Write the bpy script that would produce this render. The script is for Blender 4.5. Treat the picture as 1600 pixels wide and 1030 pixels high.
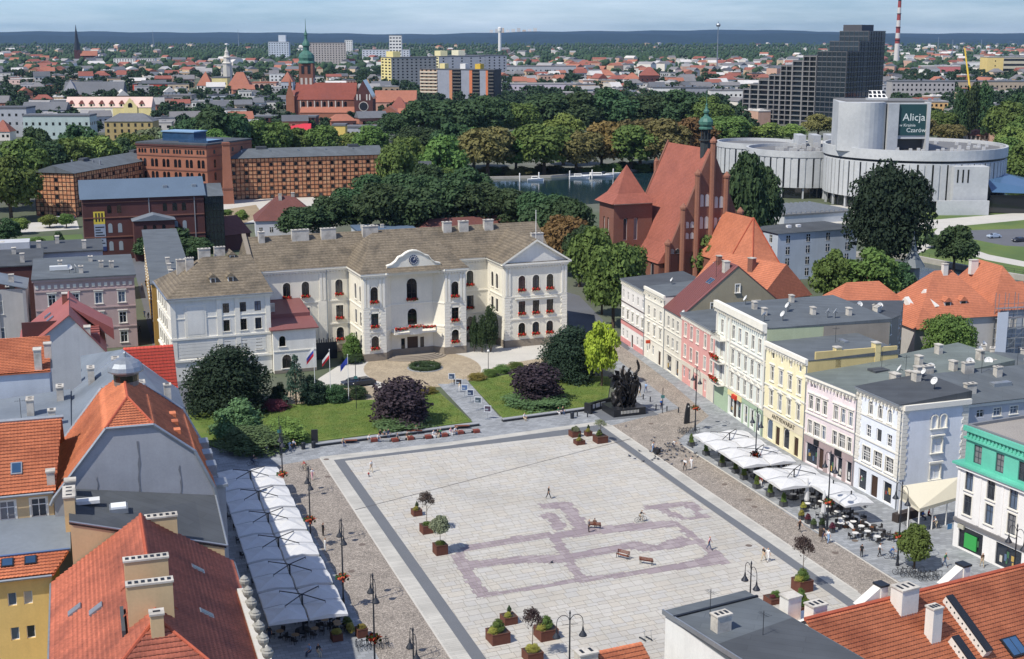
import bpy,bmesh,math,random
import numpy as np
from mathutils import Vector,Matrix
R=math.radians
random.seed(7);rng=np.random.default_rng(7)
scene=bpy.context.scene
for o in list(bpy.data.objects):bpy.data.objects.remove(o)

# ------------------------------------------------------------------ camera, sky, sun, exposure
FPX,CX,CY,YH,CAMH=2100.0,800.0,515.0,50.0,62.0
PITCH=math.atan((CY-YH)/FPX);SP,CP=math.sin(PITCH),math.cos(PITCH)
cam=bpy.data.cameras.new('camera');camo=bpy.data.objects.new('camera',cam)
scene.collection.objects.link(camo)
camo.location=(0,0,CAMH);camo.rotation_euler=(math.pi/2-PITCH,0,0)
cam.sensor_width=36.0;cam.lens=FPX/1600*36.0;cam.clip_start=1.0;cam.clip_end=40000
scene.camera=camo
SUN_EL,SUN_AZ=R(52.5),R(40.0)  # the light travels towards SUN_AZ (from +x)
w=bpy.data.worlds.new('World');scene.world=w;w.use_nodes=True
nt=w.node_tree;nt.nodes.clear()
sky=nt.nodes.new('ShaderNodeTexSky');sky.sky_type='NISHITA';sky.sun_disc=False
sky.sun_elevation=SUN_EL
sx,sy=-math.cos(SUN_AZ),-math.sin(SUN_AZ)
sky.sun_rotation=math.atan2(-sx,sy)
sky.altitude=60;sky.air_density=1.0;sky.dust_density=0.15;sky.ozone_density=3.0
bg=nt.nodes.new('ShaderNodeBackground');bg.inputs[1].default_value=0.068
tc=nt.nodes.new('ShaderNodeTexCoord');mp=nt.nodes.new('ShaderNodeMapping')
mp.inputs['Scale'].default_value=(3.0,3.0,26.0)
nz=nt.nodes.new('ShaderNodeTexNoise');nz.inputs['Scale'].default_value=1.6;nz.inputs['Detail'].default_value=7;nz.inputs['Roughness'].default_value=0.62
rp=nt.nodes.new('ShaderNodeValToRGB');rp.color_ramp.elements[0].position=0.36;rp.color_ramp.elements[1].position=0.80
rp.color_ramp.elements[1].color=(0.55,0.55,0.55,1)
mx=nt.nodes.new('ShaderNodeMix');mx.data_type='RGBA';mx.inputs['B'].default_value=(15,16.6,18.4,1)
out=nt.nodes.new('ShaderNodeOutputWorld')
L=nt.links.new
L(tc.outputs['Generated'],mp.inputs['Vector']);L(mp.outputs[0],nz.inputs['Vector']);L(nz.outputs['Fac'],rp.inputs[0])
L(rp.outputs[0],mx.inputs['Factor']);tn=nt.nodes.new('ShaderNodeVectorMath');tn.operation='MULTIPLY';tn.inputs[1].default_value=(0.72,1.05,1.72);L(sky.outputs[0],tn.inputs[0]);L(tn.outputs[0],mx.inputs['A']);L(mx.outputs['Result'],bg.inputs[0]);L(bg.outputs[0],out.inputs[0])
sun=bpy.data.lights.new('sun','SUN');sun.energy=4.8;sun.angle=R(0.53);sun.color=(1.0,0.95,0.87)
suno=bpy.data.objects.new('sun',sun);scene.collection.objects.link(suno)
suno.rotation_euler=Vector((math.cos(SUN_AZ)*math.cos(SUN_EL),math.sin(SUN_AZ)*math.cos(SUN_EL),-math.sin(SUN_EL))).to_track_quat('-Z','Y').to_euler()
suno.location=(-100,-70,200)
vs=scene.view_settings;vs.view_transform='Standard';vs.look='None';vs.gamma=1.0;vs.use_curve_mapping=False;vs.exposure=0.0
scene.render.engine='CYCLES'
try:
    scene.cycles.max_bounces=6;scene.cycles.diffuse_bounces=3;scene.cycles.glossy_bounces=2
    scene.cycles.transmission_bounces=4;scene.cycles.volume_bounces=0;scene.cycles.transparent_max_bounces=6
except Exception:pass

# ------------------------------------------------------------------ photo pixel -> point on a plane of height z
def P(x,y,z=0.0):
    u=(x-CX)/FPX;v=-(y-CY)/FPX
    d=(u,CP+v*SP,-SP+v*CP);t=(z-CAMH)/d[2]
    return Vector((d[0]*t,d[1]*t))
def hgt(x,yb,yt):  # height of the point above base pixel (x, yb) that shows at row yt
    Y=P(x,yb).y;v=-(yt-CY)/FPX
    return CAMH-(Y*SP-v*Y*CP)/(v*SP+CP)
def pxm(y):return FPX/(P(800,y).y*CP+CAMH*SP)  # photo pixels per metre at ground row y

# ------------------------------------------------------------------ objects, tags, mesh collecting
COL=scene.collection
def thing(name,label,cat,loc=(0,0,0),rz=0.0,group=None):
    o=bpy.data.objects.new(name,None);COL.objects.link(o);o.empty_display_size=0.3
    o.location=loc if len(loc)==3 else(loc[0],loc[1],0);o.rotation_euler=(0,0,rz)
    return tag(o,label,cat,group)
def tag(o,label=None,cat=None,group=None,kind=None):
    if label:o['label']=label
    if cat:o['category']=cat
    if group:o['group']=group
    if kind:o['kind']=kind
    return o
def inst(name,me,parent=None,loc=(0,0,0),rot=(0,0,0),sc=(1,1,1)):
    o=bpy.data.objects.new(name,me);COL.objects.link(o)
    if parent is not None:o.parent=parent
    o.location=loc;o.rotation_euler=rot;o.scale=sc
    return o
def copy_tree(o,parent=None,loc=None,rz=None,sc=None):
    c=o.copy();COL.objects.link(c);c.parent=parent
    if loc is not None:c.location=loc if len(loc)==3 else(loc[0],loc[1],0)
    if rz is not None:c.rotation_euler=(0,0,rz)
    if sc is not None:c.scale=sc if hasattr(sc,'__len__')else(sc,sc,sc)
    for ch in list(o.children):copy_tree(ch,c)
    return c
class MB:
    def __init__(s):s.v=[];s.f=[];s.mi=[];s.mats=[];s.cur=0;s.sm=[];s.smooth=False
    def mat(s,m):
        if m not in s.mats:s.mats.append(m)
        s.cur=s.mats.index(m);return s
    def add(s,vs_,fs):
        b=len(s.v);s.v.extend([tuple(q)for q in vs_])
        for f in fs:s.f.append(tuple(b+i for i in f));s.mi.append(s.cur);s.sm.append(s.smooth)
    def poly(s,pts):s.add(pts,[tuple(range(len(pts)))])
    def box(s,x0,x1,y0,y1,z0,z1,M=None):
        p=[(x0,y0,z0),(x1,y0,z0),(x1,y1,z0),(x0,y1,z0),(x0,y0,z1),(x1,y0,z1),(x1,y1,z1),(x0,y1,z1)]
        if M is not None:p=[M@Vector(q)for q in p]
        s.add(p,[(0,3,2,1),(4,5,6,7),(0,1,5,4),(1,2,6,5),(2,3,7,6),(3,0,4,7)])
    def prism(s,pts,z0,z1,bottom=True):  # polygon footprint, counter-clockwise
        n=len(pts);a=sum(pts[i][0]*pts[(i+1)%n][1]-pts[(i+1)%n][0]*pts[i][1]for i in range(n))
        if a<0:pts=list(pts)[::-1]
        vv=[(p[0],p[1],z0)for p in pts]+[(p[0],p[1],z1)for p in pts]
        ff=[(i,(i+1)%n,n+(i+1)%n,n+i)for i in range(n)]+[tuple(range(n,2*n))]
        if bottom:ff.append(tuple(range(n-1,-1,-1)))
        s.add(vv,ff)
    def tube(s,p,q,r,n=6,r2=None,cap=True):
        p=Vector(p);q=Vector(q);d=q-p
        if d.length<1e-6:return
        d.normalize();a=d.orthogonal().normalized();b=d.cross(a);r2=r if r2 is None else r2
        vv=[p+(a*math.cos(t)+b*math.sin(t))*r for t in[2*math.pi*i/n for i in range(n)]]
        vv+=[q+(a*math.cos(t)+b*math.sin(t))*r2 for t in[2*math.pi*i/n for i in range(n)]]
        ff=[(i,(i+1)%n,n+(i+1)%n,n+i)for i in range(n)]
        if cap:ff+=[tuple(range(n-1,-1,-1)),tuple(range(n,2*n))]
        s.add(vv,ff)
    def path(s,pts,r,n=6):
        for a,b in zip(pts[:-1],pts[1:]):s.tube(a,b,r,n)
    def lathe(s,prof,n=12,c=(0,0,0),sx=1.0,sy=1.0):  # (radius, z) from bottom to top
        m=len(prof);vv=[]
        for r_,z in prof:
            for i in range(n):
                t=2*math.pi*i/n;vv.append((c[0]+sx*r_*math.cos(t),c[1]+sy*r_*math.sin(t),c[2]+z))
        ff=[(j*n+i,j*n+(i+1)%n,(j+1)*n+(i+1)%n,(j+1)*n+i)for j in range(m-1)for i in range(n)]
        ff+=[tuple(range(n-1,-1,-1)),tuple(range((m-1)*n,m*n))]
        s.add(vv,ff)
    def mesh(s,name,mat=None):
        me=bpy.data.meshes.new(name);me.from_pydata(s.v,[],s.f)
        ms=s.mats if s.mats else[mat]
        for m in ms:me.materials.append(m)
        if len(ms)>1:me.polygons.foreach_set('material_index',s.mi)
        if any(s.sm):me.polygons.foreach_set('use_smooth',s.sm)
        me.update();return me
    def obj(s,name,mat=None,parent=None,loc=(0,0,0),rot=(0,0,0)):
        return inst(name,s.mesh(name,mat),parent,loc,rot)
def np_mesh(name,V,F4,mat,smooth=False):
    me=bpy.data.meshes.new(name);n=len(F4)
    me.vertices.add(len(V));me.vertices.foreach_set('co',np.asarray(V,np.float32).ravel())
    k=F4.shape[1]
    me.loops.add(n*k);me.loops.foreach_set('vertex_index',np.asarray(F4,np.int32).ravel())
    me.polygons.add(n);me.polygons.foreach_set('loop_start',np.arange(0,n*k,k,dtype=np.int32))
    me.materials.append(mat)
    if smooth:me.polygons.foreach_set('use_smooth',np.ones(n,bool))
    me.update(calc_edges=True);return me
def struct(name,bm,mat=None):
    o=bm.obj(name,mat);o['kind']='structure';return o

# ------------------------------------------------------------------ materials
def C(r,g,b):
    f=lambda c:(c/255/12.92)if c<=10.3 else((c/255+0.055)/1.055)**2.4
    return(f(r),f(g),f(b))
def mat(name,rgb,rough=0.85,var=0.12,vs=0.6,fine=0.08,fs=9.0,bump=0.0,bs=14.0,metal=0.0,rnd=0.0,spec=0.35,tint=None,tamt=0.0,ts=0.15,course=0.0,coord='P',transl=0.0,hue=0.0,streak=0.0):
    m=bpy.data.materials.new(name);m.use_nodes=True;n=m.node_tree.nodes;l=m.node_tree.links.new
    b=n['Principled BSDF'];b.inputs['Roughness'].default_value=rough;b.inputs['Metallic'].default_value=metal
    b.inputs['Specular IOR Level'].default_value=spec
    if coord=='P':pos=n.new('ShaderNodeNewGeometry').outputs['Position']
    else:pos=n.new('ShaderNodeTexCoord').outputs['Object']
    def noise(sc,det=3):
        t=n.new('ShaderNodeTexNoise');t.inputs['Scale'].default_value=sc;t.inputs['Detail'].default_value=det;l(pos,t.inputs['Vector']);return t.outputs['Fac']
    def mul(a,k,off):  # off + k*a
        t=n.new('ShaderNodeMath');t.operation='MULTIPLY_ADD';l(a,t.inputs[0]);t.inputs[1].default_value=k;t.inputs[2].default_value=off;return t.outputs[0]
    def prod(a,c_):
        t=n.new('ShaderNodeMath');t.operation='MULTIPLY';l(a,t.inputs[0]);l(c_,t.inputs[1]);return t.outputs[0]
    val=mul(noise(vs,4),2*var*1.6,1-var*1.6)
    if fine:val=prod(val,mul(noise(fs,2),2*fine*1.6,1-fine*1.6))
    if rnd:
        oi=n.new('ShaderNodeObjectInfo');val=prod(val,mul(oi.outputs['Random'],2*rnd,1-rnd))
    if streak:
        mpn=n.new('ShaderNodeMapping');mpn.inputs['Scale'].default_value=(1.6,1.6,0.1);l(pos,mpn.inputs['Vector']);t=n.new('ShaderNodeTexNoise');t.inputs['Scale'].default_value=1.0;t.inputs['Detail'].default_value=4;l(mpn.outputs[0],t.inputs['Vector']);val=prod(val,mul(t.outputs['Fac'],2*streak,1-streak))
    cw=None
    if course:
        sp=n.new('ShaderNodeSeparateXYZ');l(pos,sp.inputs[0])
        t1=n.new('ShaderNodeMath');t1.operation='DIVIDE';l(sp.outputs['Z'],t1.inputs[0]);t1.inputs[1].default_value=course
        t2=n.new('ShaderNodeMath');t2.operation='FRACT';l(t1.outputs[0],t2.inputs[0]);cw=t2.outputs[0]
        val=prod(val,mul(cw,0.5,0.72))
    base=n.new('ShaderNodeRGB');base.outputs[0].default_value=(*rgb,1);col=base.outputs[0]
    if tint is not None:
        t=n.new('ShaderNodeMix');t.data_type='RGBA';rr=n.new('ShaderNodeValToRGB');rr.color_ramp.elements[0].position=0.45;rr.color_ramp.elements[1].position=0.68
        l(noise(ts,5),rr.inputs[0]);t2=mul(rr.outputs[0],tamt,0.0)
        l(t2,t.inputs['Factor']);l(col,t.inputs['A']);t.inputs['B'].default_value=(*tint,1);col=t.outputs['Result']
    if hue:
        oi=n.new('ShaderNodeObjectInfo');h=n.new('ShaderNodeHueSaturation');l(mul(oi.outputs['Random'],2*hue,0.5-hue),h.inputs['Hue']);l(col,h.inputs['Color']);col=h.outputs[0]
    vm=n.new('ShaderNodeVectorMath');vm.operation='SCALE';l(col,vm.inputs[0]);l(val,vm.inputs['Scale'])
    l(vm.outputs[0],b.inputs['Base Color'])
    if bump:
        bp=n.new('ShaderNodeBump');bp.inputs['Strength'].default_value=min(1.0,bump*4);bp.inputs['Distance'].default_value=0.06
        h=noise(bs,3)
        l(h,bp.inputs['Height']);l(bp.outputs[0],b.inputs['Normal'])
    elif course:
        bp=n.new('ShaderNodeBump');bp.inputs['Strength'].default_value=0.6;bp.inputs['Distance'].default_value=0.08;l(cw,bp.inputs['Height']);bp.invert=True
        l(bp.outputs[0],b.inputs['Normal'])
    if transl:
        tr=n.new('ShaderNodeBsdfTranslucent');ms=n.new('ShaderNodeMixShader');ms.inputs[0].default_value=transl
        l(vm.outputs[0],tr.inputs[0]);l(b.outputs[0],ms.inputs[1]);l(tr.outputs[0],ms.inputs[2])
        l(ms.outputs[0],n['Material Output'].inputs['Surface'])
    return m
_mc={}
def plaster(r,g,b,dirt=0.25):
    k=('pl',r,g,b)
    if k not in _mc:_mc[k]=mat('plaster_%d_%d_%d'%(r,g,b),C(r,g,b),0.9,0.06,0.5,0.05,5,tint=tuple(c*0.72 for c in C(r,g,b)),tamt=dirt,ts=0.22,streak=0.09)
    return _mc[k]
def solid(r,g,b,rough=0.6,metal=0.0,rnd=0.0,spec=0.4):
    k=('so',r,g,b,rough,metal,rnd)
    if k not in _mc:_mc[k]=mat('paint_%d_%d_%d'%(r,g,b),C(r,g,b),rough,0.04,1.2,0.03,12,metal=metal,rnd=rnd,spec=spec)
    return _mc[k]
def glassmat(name,rgb,rough=0.08):
    m=mat(name,rgb,rough,0.25,0.7,0.0,rnd=0.45,spec=0.8);return m
GLASS=glassmat('window_glass',C(38,44,54));GLASSD=glassmat('dark_glass',C(24,27,32));GLASSB=glassmat('blue_glass',C(46,74,104))
def sett_mat(name,rgb,scale=7.0,contrast=0.5,joint=0.55):
    m=bpy.data.materials.new(name);m.use_nodes=True;n=m.node_tree.nodes;l=m.node_tree.links.new;b=n['Principled BSDF'];b.inputs['Roughness'].default_value=0.9
    pos=n.new('ShaderNodeNewGeometry').outputs['Position']
    v=n.new('ShaderNodeTexVoronoi');v.inputs['Scale'].default_value=scale;l(pos,v.inputs['Vector'])
    sp=n.new('ShaderNodeSeparateColor');l(v.outputs['Color'],sp.inputs[0])
    a=n.new('ShaderNodeMath');a.operation='MULTIPLY_ADD';l(sp.outputs[0],a.inputs[0]);a.inputs[1].default_value=contrast;a.inputs[2].default_value=1-contrast/2
    ve=n.new('ShaderNodeTexVoronoi');ve.feature='DISTANCE_TO_EDGE';ve.inputs['Scale'].default_value=scale;l(pos,ve.inputs['Vector'])
    mr=n.new('ShaderNodeMapRange');mr.inputs[1].default_value=0.02;mr.inputs[2].default_value=0.14;mr.inputs[3].default_value=joint;mr.inputs[4].default_value=1.0;l(ve.outputs['Distance'],mr.inputs[0])
    nn=n.new('ShaderNodeTexNoise');nn.inputs['Scale'].default_value=0.35;nn.inputs['Detail'].default_value=5;l(pos,nn.inputs['Vector'])
    c_=n.new('ShaderNodeMath');c_.operation='MULTIPLY_ADD';l(nn.outputs['Fac'],c_.inputs[0]);c_.inputs[1].default_value=0.7;c_.inputs[2].default_value=0.65
    p1=n.new('ShaderNodeMath');p1.operation='MULTIPLY';l(a.outputs[0],p1.inputs[0]);l(mr.outputs[0],p1.inputs[1])
    p2=n.new('ShaderNodeMath');p2.operation='MULTIPLY';l(p1.outputs[0],p2.inputs[0]);l(c_.outputs[0],p2.inputs[1])
    vm=n.new('ShaderNodeVectorMath');vm.operation='SCALE';vm.inputs[0].default_value=rgb;l(p2.outputs[0],vm.inputs['Scale']);l(vm.outputs[0],b.inputs['Base Color'])
    bp=n.new('ShaderNodeBump');bp.inputs['Strength'].default_value=0.7;bp.inputs['Distance'].default_value=0.04;l(mr.outputs[0],bp.inputs['Height']);l(bp.outputs[0],b.inputs['Normal'])
    return m
WHITE=solid(232,230,224);DARKMETAL=solid(44,47,52,0.45,0.3);ZINC=mat('zinc_sheet',C(150,156,162),0.45,0.15,0.5,0.1,4,metal=0.5)
TILE_A=mat('orange_clay_tile',C(204,122,84),0.8,0.14,0.9,0.22,3.2,tint=C(128,62,44),tamt=0.5,ts=0.25)
TILE_B=mat('weathered_red_tile',C(182,104,80),0.7,0.14,0.8,0.22,3.2,tint=C(112,66,56),tamt=0.6,ts=0.3,course=0.237)
TILE_C=mat('bright_red_tile',C(206,82,64),0.6,0.10,0.9,0.15,3.2)
TILE_M=mat('mid_orange_tile',C(182,112,82),0.8,0.12,0.4,0.16,2.2,tint=C(148,88,66),tamt=0.4,ts=0.15,course=0.28)
TILE_R=mat('church_red_tile',C(154,92,76),0.8,0.12,0.3,0.16,2.0,tint=C(124,74,64),tamt=0.35,ts=0.12,course=0.3)
TILE_BR=mat('brown_slate_tile',C(118,107,90),0.85,0.18,0.5,0.36,2.6,tint=C(84,77,66),tamt=0.7,ts=0.35,course=0.4)
#FELTS
BRICK=mat('red_brick',C(130,90,76),0.9,0.12,0.4,0.2,5,tint=C(112,62,50),tamt=0.4,ts=0.2)
BRICK_D=mat('dark_red_brick',C(88,56,54),0.9,0.12,0.3,0.16,5,tint=C(70,46,46),tamt=0.4,ts=0.2)  # own dark red, darkened further to paint in shade on the mill front
BRICK_O=mat('orange_brick',C(156,104,82),0.9,0.10,0.3,0.14,5,tint=C(134,86,68),tamt=0.4,ts=0.2)
CHIM=mat('chimney_plaster',C(196,190,178),0.9,0.12,0.6,0.12,4,tint=C(130,124,116),tamt=0.6,ts=0.7)
METALRED=mat('red_sheet_metal',C(128,82,78),0.5,0.08,0.3,0.06,3,metal=0.0,tint=C(110,70,66),tamt=0.4)

def paver_mat(name,rgb,rot,w_,h_,mortar=0.72,var=0.25):
    m=bpy.data.materials.new(name);m.use_nodes=True;n=m.node_tree.nodes;l=m.node_tree.links.new;b=n['Principled BSDF'];b.inputs['Roughness'].default_value=0.85
    pos=n.new('ShaderNodeNewGeometry').outputs['Position'];mp_=n.new('ShaderNodeMapping');mp_.inputs['Rotation'].default_value=(0,0,rot);l(pos,mp_.inputs['Vector'])
    t=n.new('ShaderNodeTexBrick');t.inputs['Scale'].default_value=1.0;t.inputs['Brick Width'].default_value=w_;t.inputs['Row Height'].default_value=h_;t.inputs['Mortar Size'].default_value=0.03;t.inputs['Bias'].default_value=0.0
    t.inputs['Color1'].default_value=(*[c*(1-var)for c in rgb],1);t.inputs['Color2'].default_value=(*[c*(1+var)for c in rgb],1);t.inputs['Mortar'].default_value=(*[c*mortar for c in rgb],1);l(mp_.outputs[0],t.inputs['Vector'])
    nn=n.new('ShaderNodeTexNoise');nn.inputs['Scale'].default_value=0.3;nn.inputs['Detail'].default_value=6;l(pos,nn.inputs['Vector'])
    k=n.new('ShaderNodeMath');k.operation='MULTIPLY_ADD';l(nn.outputs['Fac'],k.inputs[0]);k.inputs[1].default_value=0.7;k.inputs[2].default_value=0.65
    vm=n.new('ShaderNodeVectorMath');vm.operation='SCALE';l(t.outputs['Color'],vm.inputs[0]);l(k.outputs[0],vm.inputs['Scale']);l(vm.outputs[0],b.inputs['Base Color'])
    return m

FELT=paver_mat('bitumen_felt',C(90,96,100),R(18),9.0,1.05,0.8,0.07);FELT2=paver_mat('grey_green_felt',C(104,112,108),R(18),9.0,1.05,0.8,0.07);FELT_D=paver_mat('dark_bitumen_felt',C(72,76,80),R(18),9.0,1.05,0.8,0.08)
# ------------------------------------------------------------------ ground, water, paving
def sheet(name,px,z,m,kind='structure',world=False):
    b=MB();pts=[P(*q)if not world else Vector(q)for q in px]
    a=sum(pts[i].x*pts[(i+1)%len(pts)].y-pts[(i+1)%len(pts)].x*pts[i].y for i in range(len(pts)))
    if a<0:pts=pts[::-1]
    b.poly([(p.x,p.y,z)for p in pts]);o=b.obj(name,m)
    if kind:o['kind']=kind
    bm=bmesh.new();bm.from_mesh(o.data);bmesh.ops.triangulate(bm,faces=bm.faces);bm.to_mesh(o.data);bm.free()
    return o
GROUND=mat('town_ground',C(84,92,70),0.95,0.2,0.01,0.2,0.08,tint=C(110,108,104),tamt=0.8,ts=0.012)
FOREST=mat('forest_floor',C(52,74,48),0.95,0.2,0.006,0.25,0.05)
SLATE=paver_mat('grey_granite_paving',C(142,145,147),R(-20),0.9,0.6,0.7,0.18)
COBBLE=sett_mat('granite_setts',C(162,152,140),5.5,0.6,0.45)
COBBLE2=sett_mat('warm_setts',C(178,162,136),5.5,0.45)
BAND=paver_mat('pale_strip_pavers',C(180,177,168),R(-20),3.6,0.42,0.78,0.08)
STRIPE=mat('dark_basalt_strip',C(104,107,111),0.85,0.06,0.4,0.16,8)
ASPH=mat('asphalt',C(98,100,104),0.9,0.12,0.12,0.08,3)
LIGHTP=mat('light_concrete_paving',C(190,186,176),0.9,0.08,0.3,0.08,3)
LAWN=mat('lawn_grass',C(92,112,48),0.95,0.16,0.35,0.25,7,bump=0.2,bs=18,tint=C(122,128,64),tamt=0.6,ts=0.3)
LAWN2=mat('park_grass',C(84,104,56),0.95,0.14,0.08,0.2,2,tint=C(120,130,62),tamt=0.5,ts=0.05)
SOIL=mat('bare_soil',C(150,134,108),0.95,0.15,0.15,0.15,1.5)
WATER=mat('river_water',C(30,54,62),0.12,0.10,0.05,0.0,spec=0.6,bump=0.05,bs=0.9)
JOINT=mat('paving_joint',C(138,133,125),0.95,0.1,0.6)
b=MB()
N=24
for i in range(N):
    for j in range(N):
        x0,x1=-13000+26000*i/N,-13000+26000*(i+1)/N;y0,y1=-400+15400*j/N,-400+15400*(j+1)/N
        b.add([(x0,y0,-0.05),(x1,y0,-0.05),(x1,y1,-0.05),(x0,y1,-0.05)],[(0,1,2,3)])
struct('ground',b,GROUND)
# forested hills on the horizon: rolling strips with real width
def hill(name,y0,depth,prof,m):
    xs=np.linspace(-6500,6500,131);rows=7;V=[]
    for j in range(rows):
        t=j/(rows-1);s_=math.sin(math.pi*min(1,t*1.0)*0.5 if t<1 else math.pi/2)
        for x in xs:
            z=prof(x)*s_+5*math.sin(x*0.013+j)*s_*0.6-1.0
            V.append((x,y0+depth*t,z))
    n=len(xs);F=[(j*n+i,j*n+i+1,(j+1)*n+i+1,(j+1)*n+i)for j in range(rows-1)for i in range(n-1)]
    b=MB();b.smooth=True;b.add(V,F);b.smooth=False
    return struct(name,b,m)
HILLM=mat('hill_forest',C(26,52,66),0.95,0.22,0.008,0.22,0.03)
def prof_a(x):return 36+9*math.sin(x/640+0.6)+6*math.sin(x/231)+(16*math.exp(-((x-1350)/700)**2))+9*math.exp(-((x+1750)/380)**2)
def prof_b(x):return 56+8*math.sin(x/830)+4*math.sin(x/290+1)+14*math.exp(-((x-1500)/1100)**2)+8*math.exp(-((x+2300)/700)**2)
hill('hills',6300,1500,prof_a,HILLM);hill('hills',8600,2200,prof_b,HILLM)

sheet('plaza_pavement',[(200,735),(330,690),(500,690),(750,655),(960,630),(960,545),(985,540),(1130,640),(1500,850),(1700,940),(1750,1180),(100,1180)],0.004,SLATE)
sheet('cobbled_lane',[(432,728),(500,716),(620.8,900),(705,1030),(810,1190),(690,1190),(592,1030),(560,965),(520,890),(470,800)],0.010,COBBLE)
sheet('cobbled_lane',[(955.5,665),(1062,638),(1010,598),(958,556),(935,522),(962,534),(1000,562),(1050,600),(1108,650),(1078,672),(1060,688),(1068,697),(1224.5,799),(1271,830),(1402,907),(1500,972),(1800,1180),(1760,1230),(1340,925),(1202,830),(1100,762)],0.010,COBBLE)
sheet('paver_band',[(500,714),(700,691),(940,658),(955.5,665),(1100,762),(1202,830),(1340,925),(1620,1130),(1600,1126),(1336,941),(1200,846.4),(1086.7,770),(938,664),(936,664),(700,696.6),(521.5,719),(737,1030),(860,1190),(810,1190),(705,1030),(620.8,900)],0.014,BAND)
sheet('basalt_stripe',[(521.5,719),(700,696.6),(936,664),(938,664),(1086.7,770),(1200,846.4),(1336,941),(1600,1126),(1570,1120),(1321,945),(938,674),(700,701.7),(539,720.5),(760,1030),(880,1190),(860,1190),(737,1030)],0.018,STRIPE)
SQ=[(539,720.5),(938,674),(1321,945),(1570,1120),(880,1190),(760,1030)]
joint=sheet('square_paving',SQ,0.006,JOINT)
# granite slabs of the square: one object each for the 300 that show largest, the others joined
SLABM=[mat('pale_slab_%d'%i,C(*c),0.85,0.05,0.8,0.08,4,tint=tuple(q*0.84 for q in C(*c)),tamt=0.8,ts=0.09)for i,c in enumerate([(184,180,170),(187,183,174),(181,176,166),(185,179,167),(182,179,172)])]
MAUVE=[mat('mauve_slab_%d'%i,C(*c),0.85,0.05,0.8,0.08,4)for i,c in enumerate([(150,138,140),(157,146,147),(144,132,135)])]
mauve_px=[[(702,868),(722,863),(763,928),(746,935)],
  [(746,935),(905,910.5),(1144,880),(1118,858),(1094,873),(1060,881),(1010,889),(960,897),(900,903),(860,912),(800,921),(760,927)],
  [(716,860),(729,852),(810,838),(859,831),(870,839),(830,845),(800,850),(725,862)],[(868,832),(905,826),(947,822),(1024,815),(1058,814.5),(1064,822),(1000,829),(950,833),(915,838),(870,842)],
  [(716,880),(748,876),(797,871),(826,868),(872,868),(900,864),(950,854),(993,846),(1024,853),(1044,844),(1067,838),(1090,850),(1050,858),(1010,862),(985,858),(950,866),(905,874),(872,880),(826,880),(790,882),(745,888),(722,890)],
  [(1047,816),(1059,815),(1144,880),(1119,875),(1090,850)],[(855,838),(872,836),(915,905),(897,903)],
  [(839,788),(884,784),(893,787),(921,822),(912,830),(900,832),(886,808),(876,795),(845,795)],[(840,808),(856,801),(868,803),(886,822),(876,829),(866,828),(856,812)],
  [(1005,791),(1067,784),(1085,785),(1112,808.5),(1092,810),(1082,797),(1066,791),(1040,795),(1008,797)],[(1026,795),(1042,795),(1072,810),(1069,813),(1044,807)],[(1072,810),(1098,804),(1112,808.5),(1069,813)]]
mauve_w=[[P(*q)for q in pg]for pg in mauve_px]
def inside(pg,x,y):
    c_=False;n=len(pg)
    for i in range(n):
        a,d=pg[i],pg[(i+1)%n]
        if(a[1]>y)!=(d[1]>y)and x<(d[0]-a[0])*(y-a[1])/(d[1]-a[1])+a[0]:c_=not c_
    return c_
sqw=[P(*q)for q in SQ]
O0=P(539,720.5);du=(P(938,669)-O0).normalized();dv=(P(760,1030)-O0).normalized()
slabs=[];cuts=[]
v=0.02
while v<82:
    hv=random.choice([0.75,0.95,0.95,1.2,1.35]);u=-3.0-random.random()*1.5
    while u<62:
        wu=random.choice([0.9,1.2,1.4,1.6,2.0])
        q=[O0+du*a+dv*c_ for a,c_ in((u,v),(u+wu,v),(u+wu,v+hv),(u,v+hv))]
        ctr=(q[0]+q[2])/2
        if ctr.y>112:
            full=all(inside(sqw,*(ctr+(p_-ctr)*0.99))for p_ in q)
            mv=any(inside(pg,ctr.x,ctr.y)for pg in mauve_w)
            sb=[(i,j,any(inside(pg,*(ctr+du*(wu*(i-1)/3)+dv*(hv*(j-1)/3)))for pg in mauve_w))for i in range(3)for j in range(3)]if full else[]
            if full and 0<sum(k[2]for k in sb)<9:  # slabs cut along the inlaid outline
                for i in range(3):
                    col_=[k[2]for k in sb if k[0]==i];j=0
                    while j<3:
                        e=j
                        while e<2 and col_[e+1]==col_[j]:e+=1
                        slabs.append((ctr+du*(wu*(i-1)/3)+dv*(hv*((j+e)/2-1)/3),wu/3,hv*(e-j+1)/3,col_[j]));j=e+1
            elif full:slabs.append((ctr,wu,hv,mv))
            elif any(inside(sqw,p_.x,p_.y)for p_ in q):cuts.append((ctr,wu,hv,mv))
        u+=wu
    v+=hv
def slab_quad(b,ctr,wu,hv,z):
    g=0.03;a=du*(wu/2-g);c_=dv*(hv/2-g)
    q=[ctr-a-c_,ctr+a-c_,ctr+a+c_,ctr-a+c_]
    vv=[(p_.x,p_.y,0.005)for p_ in q]+[(p_.x,p_.y,z)for p_ in q]
    b.add(vv,[(7,6,5,4),(0,4,5,1),(1,5,6,2),(2,6,7,3),(3,7,4,0)])
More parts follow.
